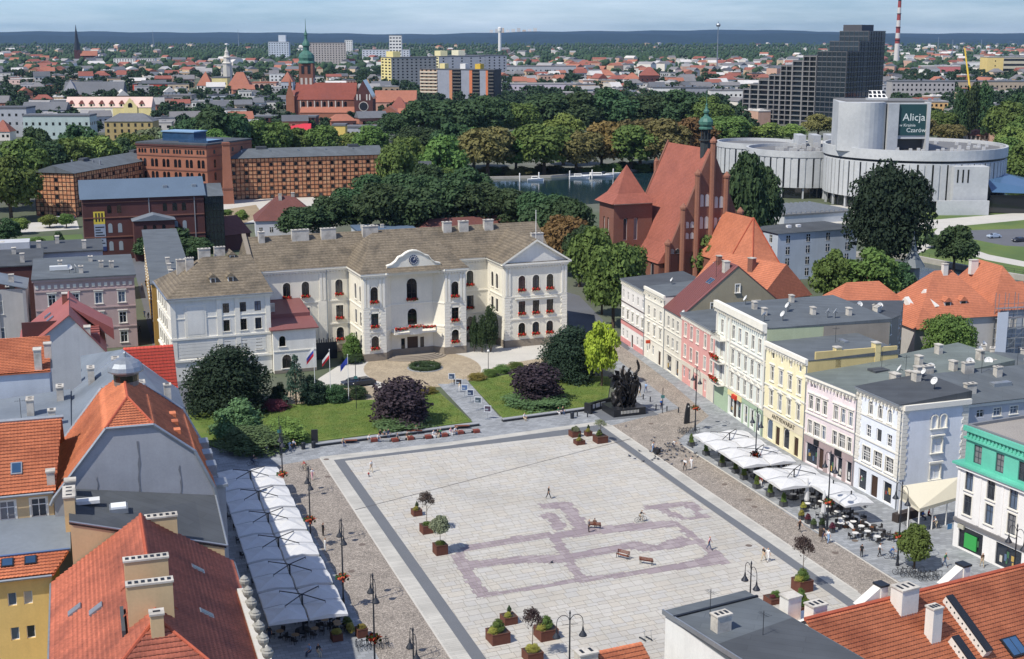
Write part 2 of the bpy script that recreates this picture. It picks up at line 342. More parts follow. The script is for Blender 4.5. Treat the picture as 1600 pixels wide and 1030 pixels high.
# visible size falls with distance, the square's far part is stuff
def vis(s_):
    d=s_[0].y
    on=abs(s_[0].x)<d*0.37 and d>126 and not(s_[0].x>14 and d<143)
    return(s_[1]*s_[2]/d**2)if on else 0
slabs.sort(key=vis,reverse=True)
cache={}
zz=lambda:0.030+random.random()*0.006
for i,(ctr,wu,hv,mv)in enumerate(slabs[:300]):
    m=random.choice(MAUVE if mv else SLABM);k=(wu,hv,m.name)
    if k not in cache:
        bb=MB();slab_quad(bb,Vector((0,0)),wu,hv,0.033);cache[k]=bb.mesh('paving_slab',m)
    inst('paving_slab',cache[k],joint,(ctr.x,ctr.y,random.random()*0.004))
bb=MB()
for ctr,wu,hv,mv in slabs[300:]:
    bb.mat(random.choice(MAUVE if mv else SLABM));slab_quad(bb,ctr,wu,hv,zz())
def clip(q,pg):  # cut a slab to the edge of the square
    for i in range(len(pg)):
        a,d=pg[i],pg[(i+1)%len(pg)];n_=Vector((-(d.y-a.y),d.x-a.x));out_=[]
        for j in range(len(q)):
            p0,p1=q[j],q[(j+1)%len(q)];s0,s1=(p0-a).dot(n_),(p1-a).dot(n_)
            if s0>=0:out_.append(p0)
            if(s0>=0)!=(s1>=0):out_.append(p0+(p1-p0)*(s0/(s0-s1)))
        q=out_
        if len(q)<3:return[]
    return q
sqc=sqw if sum(sqw[i].x*sqw[(i+1)%len(sqw)].y-sqw[(i+1)%len(sqw)].x*sqw[i].y for i in range(len(sqw)))>0 else sqw[::-1]
for ctr,wu,hv,mv in cuts:
    a=du*(wu/2-.022);c_=dv*(hv/2-.022);q=clip([ctr-a-c_,ctr-a+c_,ctr+a+c_,ctr+a-c_],sqc)
    if len(q)>2:bb.mat(random.choice(MAUVE if mv else SLABM));bb.prism(q,0.005,zz(),False)
o=bb.obj('paving_slabs',None,joint);o['kind']='stuff'
# drainage channel across the square, cover plates
def strip(name,a,c_,w_,z,m,h=0.006,parent=None):
    a,c_=P(*a),P(*c_);d=(c_-a).normalized();n_=Vector((-d.y,d.x))*w_/2
    b=MB();b.prism([a-n_,c_-n_,c_+n_,a+n_],z,z+h);o=b.obj(name,m,parent);
    if parent is None:o['kind']='structure'
    return o
strip('drain_channel',(555,797),(985,686),0.16,0.034,solid(92,90,88))
for q in[((500,716),(810,1190)),((955.5,665),(1340,925)),((1068,697),(1500,972))]:strip('kerb_line',q[0],q[1],0.22,0.012,LIGHTP,0.02)
DISC=MB();DISC.lathe([(0.42,0),(0.42,0.012)],14)
discm=DISC.mesh('cover_plate',solid(110,98,88))
for i,(x,y)in enumerate([(510,718),(512,745),(552,736),(1132,757),(1170,781),(1179,792),(1336,845),(1305,864),(1017,662),(566,851),(549,893)]):
    p=P(x,y);o=inst('manhole_cover',discm,None,(p.x,p.y,0.014));tag(o,'round iron manhole cover set flush in the cobbles beside the square','manhole cover','manhole covers round the square')
p=P(1170,855)
o=inst('manhole_cover',discm,None,(P(1170,853).x,P(1170,853).y,0.037));tag(o,'pale round cover plate in the light slabs near the right-hand stripe','manhole cover')
# ---------------- streets and forecourt of the town hall
sheet('courtyard_pavement',[(1395,792),(1436,728),(1530,735),(1505,858),(1440,842)],0.008,SLATE)
sheet('street',[(880,455),(905,462),(942,500),(985,545),(960,560),(932,528),(890,508)],0.006,ASPH)
sheet('street',[(205,400),(250,400),(300,640),(262,640)],0.006,ASPH)
sheet('forecourt_pavement',[(440,640),(500,590),(560,552),(640,540),(730,535),(790,540),(960,520),(965,545),(850,560),(790,572),(740,590),(700,602),(640,610)],0.005,LIGHTP)
sheet('forecourt_cobbles',[(660+92*math.cos(t),577+29*math.sin(t))for t in np.linspace(0,2*math.pi,40,endpoint=False)],0.010,COBBLE2)
sheet('forecourt_cobbles',[(735,590),(770,575),(800,567),(870,556),(850,570),(780,585),(745,600)],0.010,COBBLE2)
sheet('garden_path',[(684,600),(700,600),(728,592),(790,662),(746,666)],0.012,SLATE)
sheet('driveway',[(420,640),(440,610),(545,600),(590,605),(590,625),(500,640)],0.008,COBBLE2)
def lawn(px,name='lawn'):
    pts=[P(*q)for q in px]
    a=sum(pts[i].x*pts[(i+1)%len(pts)].y-pts[(i+1)%len(pts)].x*pts[i].y for i in range(len(pts)))
    if a<0:pts=pts[::-1]
    b=MB();b.prism(pts,0.0,0.14,False);o=b.obj(name,LAWN);o['kind']='structure'
    bm=bmesh.new();bm.from_mesh(o.data);bmesh.ops.triangulate(bm,faces=bm.faces);bm.to_mesh(o.data);bm.free();return o
lawnL=lawn([(295,640),(330,628),(420,634),(470,632),(520,628),(600,625),(668,612),(684,612),(738,660),(500,690),(460,696),(345,702),(300,690)])
lawnR=lawn([(733,598),(760,592),(830,580),(955,590),(948,634),(880,642),(786,654)])
# short grass blades on the lawns, one mass
def grass(o,px,n,name):
    pts=[P(*q)for q in px];xs=[p.x for p in pts];ys=[p.y for p in pts];V=[];F=[]
    k=0
    while k<n:
        x=random.uniform(min(xs),max(xs));y=random.uniform(min(ys),max(ys))
        if not inside(pts,x,y):continue
        h=random.uniform(0.05,0.12);a=random.random()*6.28;c_,s_=math.cos(a)*0.05,math.sin(a)*0.05
        b0=len(V);V+=[(x-c_,y-s_,0.138),(x+c_,y+s_,0.138),(x+random.uniform(-.04,.04),y+random.uniform(-.04,.04),0.14+h)];F.append((b0,b0+1,b0+2));k+=1
    me=np_mesh(name,np.array(V),np.array(F),LAWN);g=inst(name,me);tag(g,'short mown grass on the lawn %s'%o,'grass',kind='stuff')
grass('left of the garden path',[(300,650),(420,640),(600,628),(684,614),(736,659),(500,688),(345,700)],26000,'grass')
grass('right of the garden path',[(735,599),(830,582),(953,592),(946,633),(880,641),(788,653)],16000,'grass')
# seat walls along the garden edge
WALLTOP=mat('granite_seat_wall',C(150,152,154),0.8,0.08,0.6,0.1,4)
WALLDK=mat('dark_granite',C(58,60,64),0.6,0.1,0.6,0.1,4)
def seatwall(a,c_,label):
    a,c_=P(*a),P(*c_);d=(c_-a);Ln=d.length;rz=math.atan2(d.y,d.x)
    t=thing('seat_wall',label,'wall',(a.x,a.y,0.0),rz)
    bm=MB();bm.box(0,Ln,-0.32,0.32,0,0.38);bm.obj('base',WALLDK,t)
    n=max(2,int(Ln/1.6))
    for i in range(n):
        cb=MB();cb.box(i*Ln/n+0.012,(i+1)*Ln/n-0.012,-0.42,0.42,0.38,0.50);cb.obj('coping_slab',WALLTOP,t)
seatwall((492,698),(748,665),'long low granite seat wall below the left lawn, behind the red cube seats')
seatwall((785,659),(918,641),'low granite seat wall below the right lawn, ending at the monument')
# ---------------- far side grounds
sheet('park_lawn',[(20,372),(128,366),(135,392),(20,396)],0.01,LAWN2)
sheet('park_path',[(0,350),(120,345),(124,358),(0,366)],0.012,LIGHTP)
sheet('granary_yard',[(300,320),(420,300),(620,296),(620,318),(480,322),(420,345),(340,356),(310,350)],0.008,LIGHTP)
sheet('bare_yard',[(335,330),(400,320),(412,338),(372,352),(338,350)],0.014,SOIL)
sheet('riverside_lawn',[(1330,335),(1640,300),(1680,470),(1560,440),(1420,405),(1380,405)],0.008,LAWN2)
sheet('riverside_pavement',[(1230,320),(1420,322),(1440,345),(1600,332),(1640,326),(1640,340),(1450,358),(1330,350),(1200,345)],0.012,LIGHTP)
sheet('car_park',[(1516,360),(1640,356),(1650,388),(1570,384),(1520,374)],0.014,ASPH)
sheet('riverside_path',[(1425,388),(1470,372),(1545,398),(1660,420),(1660,428),(1540,406),(1468,382),(1430,398)],0.014,LIGHTP)
sheet('riverside_path',[(1450,372),(1470,352),(1520,342),(1522,346),(1478,356),(1458,376)],0.014,LIGHTP)
RIV=[(700,282),(770,281),(860,279),(960,271),(1050,266),(1100,290),(1190,365),(1330,402),(1420,406),(1530,428),(1640,446),(1700,460),(1700,505),(1560,475),(1480,448),(1400,436),(1200,430),(1120,400),(1040,330),(960,316),(880,322),(760,312)]
sheet('river',RIV,0.020,WATER)
QUAY=mat('quay_concrete',C(176,172,162),0.9,0.12,0.15,0.1,1.5,tint=C(120,116,108),tamt=0.5)
def quay(pts,h=1.1,w_=1.2):
    b=MB()
    for a,c_ in zip(pts[:-1],pts[1:]):
        a,c_=P(*a),P(*c_);d=(c_-a).normalized();n_=Vector((-d.y,d.x))*w_/2
        b.prism([a-n_,c_-n_,c_+n_,a+n_],0.0,h+random.random()*0.01)
    struct('quay_wall',b,QUAY)
quay([(700,281),(770,280),(860,278),(960,270),(1050,265)])
quay([(1330,401),(1420,405),(1530,427),(1640,445),(1700,459)],1.4)
# ------------------------------------------------------------------ building engine
TRIMW=mat('white_trim',C(224,220,208),0.85,0.05,0.8,0.05,6)
_wc={}
def win_mesh(kind,w_,h,fm,gm,sm):
    k=(kind,round(w_,2),round(h,2),fm.name,gm.name,sm.name if sm else '')
    if k in _wc:return _wc[k]
    f=MB();g=MB();s_=MB()if sm else None;t=0.09 if w_>0.7 else 0.06;x=w_/2
    arch='a' in kind;r=x if arch else 0
    if 'g' in kind:arch=True;r=w_*0.9  # pointed
    hb=h-(min(x,h*0.5)if arch else 0)
    def arcpts(X,top):
        if not arch:return[(-X,top),(X,top)]
        n=6;out=[]
        for i in range(n+1):
            a=math.pi-math.pi*i/n
            out.append((X*math.cos(a),hb+(top-hb)*(math.sin(a)if 'g' not in kind else 1-abs(math.cos(a))**1.4)))
        return out
    outer=[(-x,0)]+arcpts(x,h)+[(x,0)];inner=[(-x+t,t)]+arcpts(x-t,h-t)+[(x-t,t)]
    n=len(outer)
    f.add([(p[0],0,p[1])for p in outer]+[(p[0],0,p[1])for p in inner]+[(p[0],0.07,p[1])for p in inner],
          [(i,n+i,n+(i+1)%n,(i+1)%n)[::-1]for i in range(n)]+[(n+i,2*n+i,2*n+(i+1)%n,n+(i+1)%n)[::-1]for i in range(n)])
    g.add([(p[0],0.05,p[1])for p in inner],[tuple(range(n))[::-1]])
    if 'c' in kind or 'x' in kind:
        f.box(-0.035,0.035,0.005,0.045,t,h-t-(0 if not arch else 0.02))
        zt=hb if arch else h*0.66
        f.box(-x+t,x-t,0.008,0.042,zt-0.04,zt+0.04)
    if 'x' in kind:f.box(-x+t,x-t,0.008,0.042,h*0.33-0.03,h*0.33+0.03)
    if '2' in kind:
        for q in(-w_/6,w_/6):f.box(q-0.04,q+0.04,0.006,0.046,t,h-t)
        f.box(-x+t,x-t,0.008,0.042,h*0.5-0.03,h*0.5+0.03)
    if s_ is not None:
        bw=0.16;so=[(-x-bw,-0.02)]+arcpts(x+bw,h+bw)+[(x+bw,-0.02)]
        yb,yf=0.145,-0.06+0.145
        yf=0.145-0.16;d=-0.17
        s_.add([(p[0],d,p[1])for p in so]+[(p[0],d,p[1])for p in outer]+[(p[0],-0.11,p[1])for p in so]+[(p[0],0.0,p[1])for p in outer],
               [(i,n+i,n+i+1,i+1)[::-1]for i in range(n-1)]+[(2*n+i,i,i+1,2*n+i+1)[::-1]for i in range(n-1)]+[(n+i,3*n+i,3*n+i+1,n+i+1)[::-1]for i in range(n-1)])
        if arch:  # spandrels that close the square corners of the opening
            for sg in(0,1):
                ap=arcpts(x,h);m=len(ap)//2
                seg=ap[:m+1]if sg==0 else ap[m:]
                cx_=-x if sg==0 else x
                for p_,q_ in zip(seg[:-1],seg[1:]):s_.add([(cx_,-0.12,h),(p_[0],-0.12,p_[1]),(q_[0],-0.12,q_[1])],[(0,1,2),(2,1,0)])
        s_.box(-x-0.22,x+0.22,-0.30,-0.02,-0.12,-0.005)
        if 'h' in kind:s_.box(-x-0.3,x+0.3,-0.34,-0.115,h+bw+0.18,h+bw+0.36)
        if 'p' in kind:
            s_.add([(-x-0.35,-0.36,h+bw+0.15),(x+0.35,-0.36,h+bw+0.15),(0,-0.36,h+bw+0.7),(-x-0.35,-0.115,h+bw+0.15),(x+0.35,-0.115,h+bw+0.15),(0,-0.115,h+bw+0.7)],[(0,1,2),(0,2,5,3),(2,1,4,5),(1,0,3,4)])
    r_=(f.mesh('window',fm),g.mesh('pane',gm),s_.mesh('surround',sm)if s_ else None)
    _wc[k]=r_;return r_
def chimney_mesh(w_,d,h,m=None,pots=0):
    k=('ch',round(w_,1),round(d,1),round(h,1),(m or CHIM).name,pots)
    if k in _wc:return _wc[k]
    b=MB();b.mat(m or CHIM);b.box(-w_/2,w_/2,-d/2,d/2,-1.6,h);b.mat(CHIM);b.box(-w_/2-.08,w_/2+.08,-d/2-.08,d/2+.08,h-0.001,h+.14)
    if pots:
        b.mat(DARKMETAL)
        for i in range(pots):
            q=-w_/2+w_*(i+.5)/pots;b.box(q-.13,q+.13,-d*.28,d*.28,h+.141,h+.17)
    _wc[k]=b.mesh('chimney');return _wc[k]
SMALL={'dentils','quoins','rustication','balcony_rail','brackets','timber_frame','window_grid','fins','ornament','pilasters'}
GLASS_CUR=mat('curtained_pane',C(176,172,164),.25,.2,1.5,spec=.6);GLASS_CUR2=mat('grey_curtained_pane',C(120,120,122),.2,.2,1.5,spec=.6);GLASS_SKY=mat('sky_lit_pane',C(84,100,122),.08,.25,.8,spec=.8)  # sky pane: the reflected sky is painted into its colour
SHOPC=[solid(*c)for c in((206,200,186),(150,60,52),(90,110,140),(190,160,90),(70,110,80),(214,214,210),(120,84,60))]
class Bld:
    def __init__(s,name,label,cat,A,ang=None,to=None,group=None,z=0.0):
        A=Vector((A[0],A[1]))
        if to is not None:ang=math.atan2(to[1]-A.y,to[0]-A.x);s.len=(Vector((to[0],to[1]))-A).length
        s.A=A;s.ang=ang;s.t=thing(name,label,cat,(A.x,A.y,z),ang,group);s.w={}
        s.fm=WHITE;s.gm=GLASS;s.sm=TRIMW
    def loc(s,p):
        d=Vector((p[0],p[1]))-s.A;c_,q=math.cos(s.ang),math.sin(s.ang);return Vector((d.x*c_+d.y*q,-d.x*q+d.y*c_))
    def mb(s,name,m):
        k=(name,m.name)
        if k not in s.w:s.w[k]=(MB(),m)
        return s.w[k][0]
    def wall(s,p,q,z0,z1,m,ops=(),name='wall',sur=True,rev=0.14):
        """vertical wall from p to q (local xy), outside on the right of p->q; ops: (x, sill, w, h, kind[, flowers])"""
        p=Vector(p);q=Vector(q);d=q-p;Ln=d.length;u=d/Ln;nrm=Vector((u.y,-u.x));b=s.mb(name,m)
        def pt(x,y,z):a=p+u*x-nrm*y;return(a.x,a.y,z)
        ops=[o for o in ops if o[0]-o[2]/2>0.02 and o[0]+o[2]/2<Ln-0.02 and o[1]+o[3]<z1-0.02]
        xs=sorted({0.0,Ln}|{round(o[0]-o[2]/2,3)for o in ops}|{round(o[0]+o[2]/2,3)for o in ops})
        zs=sorted({z0,z1}|{round(o[1],3)for o in ops if o[1]>z0}|{round(o[1]+o[3],3)for o in ops})
        for i in range(len(xs)-1):
            for j in range(len(zs)-1):
                xc,zc=(xs[i]+xs[i+1])/2,(zs[j]+zs[j+1])/2
                if any(abs(xc-o[0])<o[2]/2 and o[1]<zc<o[1]+o[3]for o in ops):continue
                b.add([pt(xs[i],0,zs[j]),pt(xs[i+1],0,zs[j]),pt(xs[i+1],0,zs[j+1]),pt(xs[i],0,zs[j+1])],[(0,1,2,3)])
        rz=math.atan2(u.y,u.x)
        for o in ops:
            x0,x1,a,c_=o[0]-o[2]/2,o[0]+o[2]/2,o[1],o[1]+o[3];r_=rev+0.06
            b.add([pt(x0,0,a),pt(x1,0,a),pt(x1,0,c_),pt(x0,0,c_),pt(x0,r_,a),pt(x1,r_,a),pt(x1,r_,c_),pt(x0,r_,c_)],[(0,4,5,1),(1,5,6,2),(2,6,7,3),(3,7,4,0)])
            s.window(pt(o[0],rev,o[1]),rz,o[2],o[3],o[4],sur and 'n' not in o[4],o[5]if len(o)>5 else None)
    def window(s,l,rz,w_,h,kind='c',sur=True,flowers=None):
        if 'd' in kind:fm,gm=DOORM,DOORM
        else:fm,gm=s.fm,s.gm
        f,g,sr=win_mesh(kind,w_,h,fm,gm,s.sm if sur else None)
        nm='door' if 'd' in kind else 'shop_window' if 'S' in kind else 'window'
        o=inst(nm,f,s.t,l,(0,0,rz));pn=inst('door_panel' if 'd' in kind else 'pane',g,o)
        if nm=='window' and random.random()<.42:
            pn.material_slots[0].link='OBJECT';pn.material_slots[0].material=random.choice([GLASS_CUR,GLASS_SKY,GLASS_SKY,GLASS_CUR2]if gm is not GLASSD else[GLASS_SKY,GLASS,GLASS])
        if nm=='shop_window':
            for k in range(max(2,int(w_*1.6))):
                d=MB();x0=random.uniform(-w_/2+.2,w_/2-.6);z0=random.uniform(.25,h*.5);d.box(x0,x0+random.uniform(.25,.55),.02,.045,z0,z0+random.uniform(.3,.9));d.obj('display_item',random.choice(SHOPC),o)
        if sr:inst('surround',sr,o)
        if flowers:inst('flower_box',flower_box(w_),o,(0,-0.36,-0.02))
        return o
    def sep(s,name,m):  # a piece of its own, unless it is too small to pick apart
        if name in SMALL:return s.mb(name,m)
        k=(name,m.name,len(s.w));s.w[k]=(MB(),m);return s.w[k][0]
    def box(s,name,m,*a):s.sep(name,m).box(*a)
    def band(s,name,m,p,q,z0,z1,out=0.25,ext=0.0,inn=0.0):  # cornice or string course on the wall p->q
        p=Vector(p);q=Vector(q);u=(q-p).normalized();n_=Vector((u.y,-u.x));p=p-u*ext;q=q+u*ext
        s.sep(name,m).prism([p+n_*-inn,p+n_*out,q+n_*out,q+n_*-inn],z0,z1)
    def roof(s,name,m,pts,faces,fix=True):s.mb(name,m).add(pts,faces)
    def hip(s,x0,x1,y0,y1,z,zr,m,r0=None,r1=None,axis='x',o=0.35,name='roof',gable0=False,gable1=False):
        x0-=o;x1+=o;y0-=o;y1+=o
        if axis=='x':
            yc=(y0+y1)/2;i0=(y1-y0)/2 if r0 is None else r0;i1=(y1-y0)/2 if r1 is None else r1
            if gable0:i0=0
            if gable1:i1=0
            a,c_=(x0+i0,yc,zr),(x1-i1,yc,zr)
            s.mb(name,m).add([(x0,y0,z),(x1,y0,z),(x1,y1,z),(x0,y1,z),a,c_],[(0,1,5,4),(1,2,5),(2,3,4,5),(3,0,4),(0,3,2,1)])
        else:
            xc=(x0+x1)/2;i0=(x1-x0)/2 if r0 is None else r0;i1=(x1-x0)/2 if r1 is None else r1
            if gable0:i0=0
            if gable1:i1=0
            a,c_=(xc,y0+i0,zr),(xc,y1-i1,zr)
            s.mb(name,m).add([(x0,y0,z),(x1,y0,z),(x1,y1,z),(x0,y1,z),a,c_],[(0,1,4),(1,2,5,4),(2,3,5),(3,0,4,5),(0,3,2,1)])
    def chimney(s,x,y,z,w_=0.9,d=0.6,h=1.4,m=None,rz=0.0,pots=0):return inst('chimney',chimney_mesh(w_,d,h,m,pots),s.t,(x,y,z),(0,0,rz))
    def done(s):
        for k,(b,m)in s.w.items():
            if b.f:
                o=b.obj(k[0],m,s.t)
                if k[0]in SMALL:o['kind']='stuff'
        s.w={};return s.t
DOORM=solid(70,52,42)
FLOWERS=mat('red_geraniums',C(190,44,34),0.8,0.3,3,0.3,12);PLANTG=mat('box_plant_leaves',C(60,96,44),0.9,0.3,3,0.3,12)
def flower_box(w_,red=True):
    k=('fb',round(w_,1),red)
    if k in _wc:return _wc[k]
    b=MB();b.mat(solid(84,70,58));b.box(-w_/2-.1,w_/2+.1,-.12,.12,-.02,.16)
    rr=random.Random(3)
    for i in range(int(w_*46)):
        b.mat(FLOWERS if rr.random()<0.75 else PLANTG);x,y,z=rr.uniform(-w_/2-.15,w_/2+.15),rr.uniform(-.28,.16),rr.uniform(-.08,.48);s_=.12
        n_=Vector((rr.uniform(-1,1),rr.uniform(-1,.3),rr.uniform(0,1))).normalized();a=n_.orthogonal()*s_;c_=n_.cross(a)
        v0=Vector((x,y,z));b.add([v0+a,v0+c_,v0-a,v0-c_],[(0,1,2,3)])
    _wc[k]=b.mesh('flower_box');return _wc[k]
def ops_grid(L_,n,z,w_,h,kind,m0=None,m1=None,fl=None):
    m0=L_/(2*n)if m0 is None else m0;m1=m0 if m1 is None else m1
    return[(m0+(L_-m0-m1)*(i/(n-1)if n>1 else 0.5),z,w_,h,kind,fl)for i in range(n)]
TILE_SHADE=mat('tile_edge_shadow_gap',C(112,62,46),.9,.15,1.0)  # riser faces coloured dark, painting in shadow lines between tile courses
# real tile courses on a roof plane: sawtooth rows and rounded columns
def tile_plane(poly,m,name,parent,course=0.42,col=0.30,amp=0.05,lift=0.10,fill=True):
    pts=[Vector(p)for p in poly];n_=Vector((0,0,0))
    for i in range(1,len(pts)-1):n_+=(pts[i]-pts[0]).cross(pts[i+1]-pts[0])
    n_.normalize()
    if n_.z<0:n_=-n_
    up=(Vector((0,0,1))-n_*n_.z).normalized();u=up.cross(n_).normalized();o0=pts[0]
    q=[((p-o0).dot(u),(p-o0).dot(up))for p in pts]
    u0,u1,t0,t1=min(a for a,_ in q),max(a for a,_ in q),min(t for _,t in q),max(t for _,t in q)
    nc=max(2,int((u1-u0)/col));nr=max(2,int((t1-t0)/course));K=3
    us=np.linspace(u0,u1,nc*K+1);wave=amp*np.array([[0.0,1.0,0.55][i%K]for i in range(nc*K+1)])
    ts=np.linspace(t0,t1,nr+1);V=[];F=[]
    M_=len(us)
    U,uu,nn,oo=np.array(u),np.array(up),np.array(n_),np.array(o0)
    rowl=[];
    for j in range(nr):
        jit=rng.uniform(-0.008,0.008,M_)
        rowl.append(oo+np.outer(us,U)+ts[j]*uu+np.outer(wave+lift+0.01+jit,nn));rowl.append(oo+np.outer(us,U)+ts[j+1]*uu+np.outer(wave+0.012,nn))
    V=np.concatenate(rowl)
    cu=(us[:-1]+us[1:])/2;cu=(cu[:,None]*np.ones((1,nr))).T;ct=((ts[:-1]+ts[1:])/2)[:,None]*np.ones((1,M_-1))
    ins=np.zeros(cu.shape,bool);k=len(q)
    for i in range(k):
        (ax,ay),(bx,by)=q[i],q[(i+1)%k]
        if ay==by:continue
        cond=((ay>ct)!=(by>ct))&(cu<(bx-ax)*(ct-ay)/(by-ay)+ax);ins^=cond
    J,I=np.nonzero(ins)
    a=(2*J)*M_+I
    top=np.stack([a,a+1,a+M_+1,a+M_],1)
    e=(2*J+1)*M_+I;nx=(2*J+2)*M_+I
    ok=J<nr-1;ris=np.stack([e,e+1,nx+1,nx],1)[ok]
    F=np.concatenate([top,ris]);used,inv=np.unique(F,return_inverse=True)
    me=np_mesh(name,V[used],inv.reshape(F.shape),m);me.materials.append(TILE_SHADE);me.polygons.foreach_set('material_index',np.concatenate([np.zeros(len(top),np.int32),np.ones(len(ris),np.int32)]))
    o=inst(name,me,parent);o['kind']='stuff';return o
# ------------------------------------------------------------------ town hall
CREAM=plaster(234,228,210,0.2);CREAM2=plaster(230,227,216,0.2);PLINTH=mat('plinth_stone',C(140,130,116),0.9,0.1,0.6,0.12,4)
STONEW=mat('pale_stone_trim',C(236,231,216),0.85,0.06,0.8,0.06,5)
def town_hall():
    h=Bld('town_hall','large cream town hall with brown roofs, clock gable and red window boxes','town hall',P(788.7,543.8),R(21.5))
    h.fm=solid(62,50,44);h.sm=STONEW;h.gm=GLASSD
    F3=lambda xs:[o for x in xs for o in((x,2.3,1.5,2.6,'ac',1),(x,6.6,1.45,2.7,'c',1),(x,11.4,1.5,3.1,'ac',1))]
    F3n=lambda xs:[o for x in xs for o in((x,2.3,1.3,2.6,'ac'),(x,6.6,1.3,2.7,'c'),(x,11.4,1.3,3.1,'ac'))]
    def block(p,q,ops,z1=17.1,quo=(1,1),m=CREAM):
        h.wall(p,q,0,z1,m,ops);p=Vector(p);q=Vector(q);Ln=(q-p).length;u=(q-p)/Ln;n_=Vector((u.y,-u.x))
        h.band('plinth',PLINTH,p,q,0,1.45,0.16);h.band('cornice',STONEW,p,q,z1-0.75,z1-0.35,0.28,0.2);h.band('cornice',STONEW,p,q,z1-0.35,z1+0.02,0.55,0.5,inn=0.0)
        h.band('string_course',STONEW,p,q,5.55,5.85,0.14);h.band('string_course',STONEW,p,q,10.2,10.45,0.12)
        for k in range(int(Ln/0.62)):  # dentils
            a=p+u*(0.3+k*0.62);h.mb('dentils',STONEW).prism([a+n_*0.02,a+n_*0.24,a+u*0.26+n_*0.24,a+u*0.26+n_*0.02],z1-1.05,z1-0.76)
        for side,on in((0,quo[0]),(1,quo[1])):  # quoined corner strips below, pilaster pair above
            if not on:continue
            for k in range(16):
                z=1.5+k*0.54;wd=1.35 if k%2 else 1.1
                a=p if side==0 else q-u*wd
                h.mb('quoins',STONEW).prism([a+n_*0.0,a+n_*0.12,a+u*wd+n_*0.12,a+u*wd],z,z+0.5)
            for off in(0.12,0.78):
                a=p+u*off if side==0 else q-u*(off+0.45)
                h.mb('pilasters',STONEW).prism([a,a+n_*0.14,a+u*0.45+n_*0.14,a+u*0.45],10.5,15.9)
        for k in range(7):  # rusticated joints of the ground floor
            h.band('rustication',m,p,q,1.5+k*0.58,1.5+k*0.58+0.5,0.045)if not ops else None
    # right block
    block((0,0),(13.5,0),F3((3.7,6.75,9.8)));block((0,9.5),(0,0),F3n((2.6,5.2)));block((13.5,0),(13.5,22),F3n((4,8,12,16)))
    h.wall((13.5,22),(0,22),0,17.1,CREAM)
    h.band('string_course',STONEW,(2.2,0),(11.3,0),9.75,9.95,0.35)
    h.mb('pediment',CREAM2).add([(-0.3,-0.02,17.15),(13.8,-0.02,17.15),(6.75,-0.02,21.3),(-0.3,0.5,17.15),(13.8,0.5,17.15),(6.75,0.5,21.3)],[(0,1,2),(5,4,3),(0,2,5,3),(1,4,5,2)])
    for a,c_ in(((-0.75,17.15),(6.75,21.75)),((14.25,17.15),(6.75,21.75))):
        h.mb('raking_cornice',STONEW).add([(a[0],-0.6,a[1]),(c_[0],-0.6,c_[1]),(c_[0],-0.6,c_[1]-.42),(a[0],-0.6,a[1]-.36),(a[0],0.3,a[1]),(c_[0],0.3,c_[1]),(c_[0],0.3,c_[1]-.42),(a[0],0.3,a[1]-.36)],[(0,1,2,3),(4,5,1,0),(5,6,2,1),(3,2,6,7),(7,6,5,4)])
    h.mb('roof',TILE_BR).add([(-0.75,-0.55,17.2),(6.75,-0.55,21.82),(14.25,-0.55,17.2),(-0.75,19,17.2),(6.75,19,21.82),(14.25,19,17.2)],[(0,1,4,3),(1,2,5,4),(0,3,5,2)])
    # wings
    block((-47.5,9.5),(-29.3,9.5),F3((1.6,5.8,9.5,16.2)),quo=(0,0),m=CREAM);block((-8.6,9.5),(0,9.5),F3((4.7,)),quo=(0,0))
    for x in(-35.2,-34.5):h.box('pilasters',STONEW,x,x+0.5,9.36,9.5,10.5,16)
    h.box('quoins',STONEW,-35.6,-33.7,9.37,9.5,1.5,10.2)
    h.mb('roof',TILE_BR).add([(-48.2,8.9,17.12),(-0.1,8.9,17.12),(13.9,8.9,17.12),(13.9,25.5,17.12),(-48.2,25.5,17.12),(-48.2,17.2,22.7),(13.9,17.2,22.7)],[(0,1,2,6,5),(3,4,5,6),(2,3,6),(4,0,5),(0,4,3,2,1)])
    h.box('verge_coping',STONEW,-48.5,-47.9,9.0,17.2,22.4,22.9)if 0 else None
    h.mb('verge_coping',PLINTH).add([(-48.6,8.8,17.2),(-47.8,8.8,17.2),(-47.8,17.2,22.95),(-48.6,17.2,22.95),(-48.6,8.8,17.7),(-47.8,8.8,17.7),(-47.8,17.2,23.4),(-48.6,17.2,23.4)],[(4,5,6,7),(0,1,5,4),(1,2,6,5),(2,3,7,6),(3,0,4,7)])
    h.wall((-47.5,25),(-47.5,9.5),0,17.1,CREAM);h.wall((13.5,25),(-47.5,25),0,17.1,CREAM)
    # middle block with its canted recess
    block((-29.3,-1),(-24.9,-1),F3((2.2,)));block((-13.0,-1),(-8.6,-1),F3((2.2,)))
    block((-24.9,-1),(-23.2,1.1),[],quo=(0,0));block((-14.7,1.1),(-13.0,-1),[],quo=(0,0))
    block((-23.2,1.1),(-14.7,1.1),[(4.25,6.1,1.9,3.2,'ac'),(4.25,11.0,2.1,4.3,'axc',1),(4.25,0.5,2.2,3.2,'dnc'),(2.3,0.5,0.8,3.0,'n'),(6.2,0.5,0.8,3.0,'n')],quo=(0,0))
    block((-29.3,9.5),(-29.3,-1),F3n((5,8.6)),quo=(0,1));block((-8.6,-1),(-8.6,9.5),F3n((3,6)),quo=(1,0))
    h.hip(-29.3,-8.6,-1,19,17.13,23.4,TILE_BR,5.5,5.5,o=0.6)
    # clock gable
    prof=[(-5.4,17.0),(-5.4,18.1),(-4.4,18.35),(-3.6,18.9),(-3.0,19.7),(-2.2,19.95),(-1.6,20.4),(-0.8,20.75),(0,20.85)]
    prof=prof+[(-a,z)for a,z in prof[::-1][1:]];cx_=-18.95;n=len(prof)
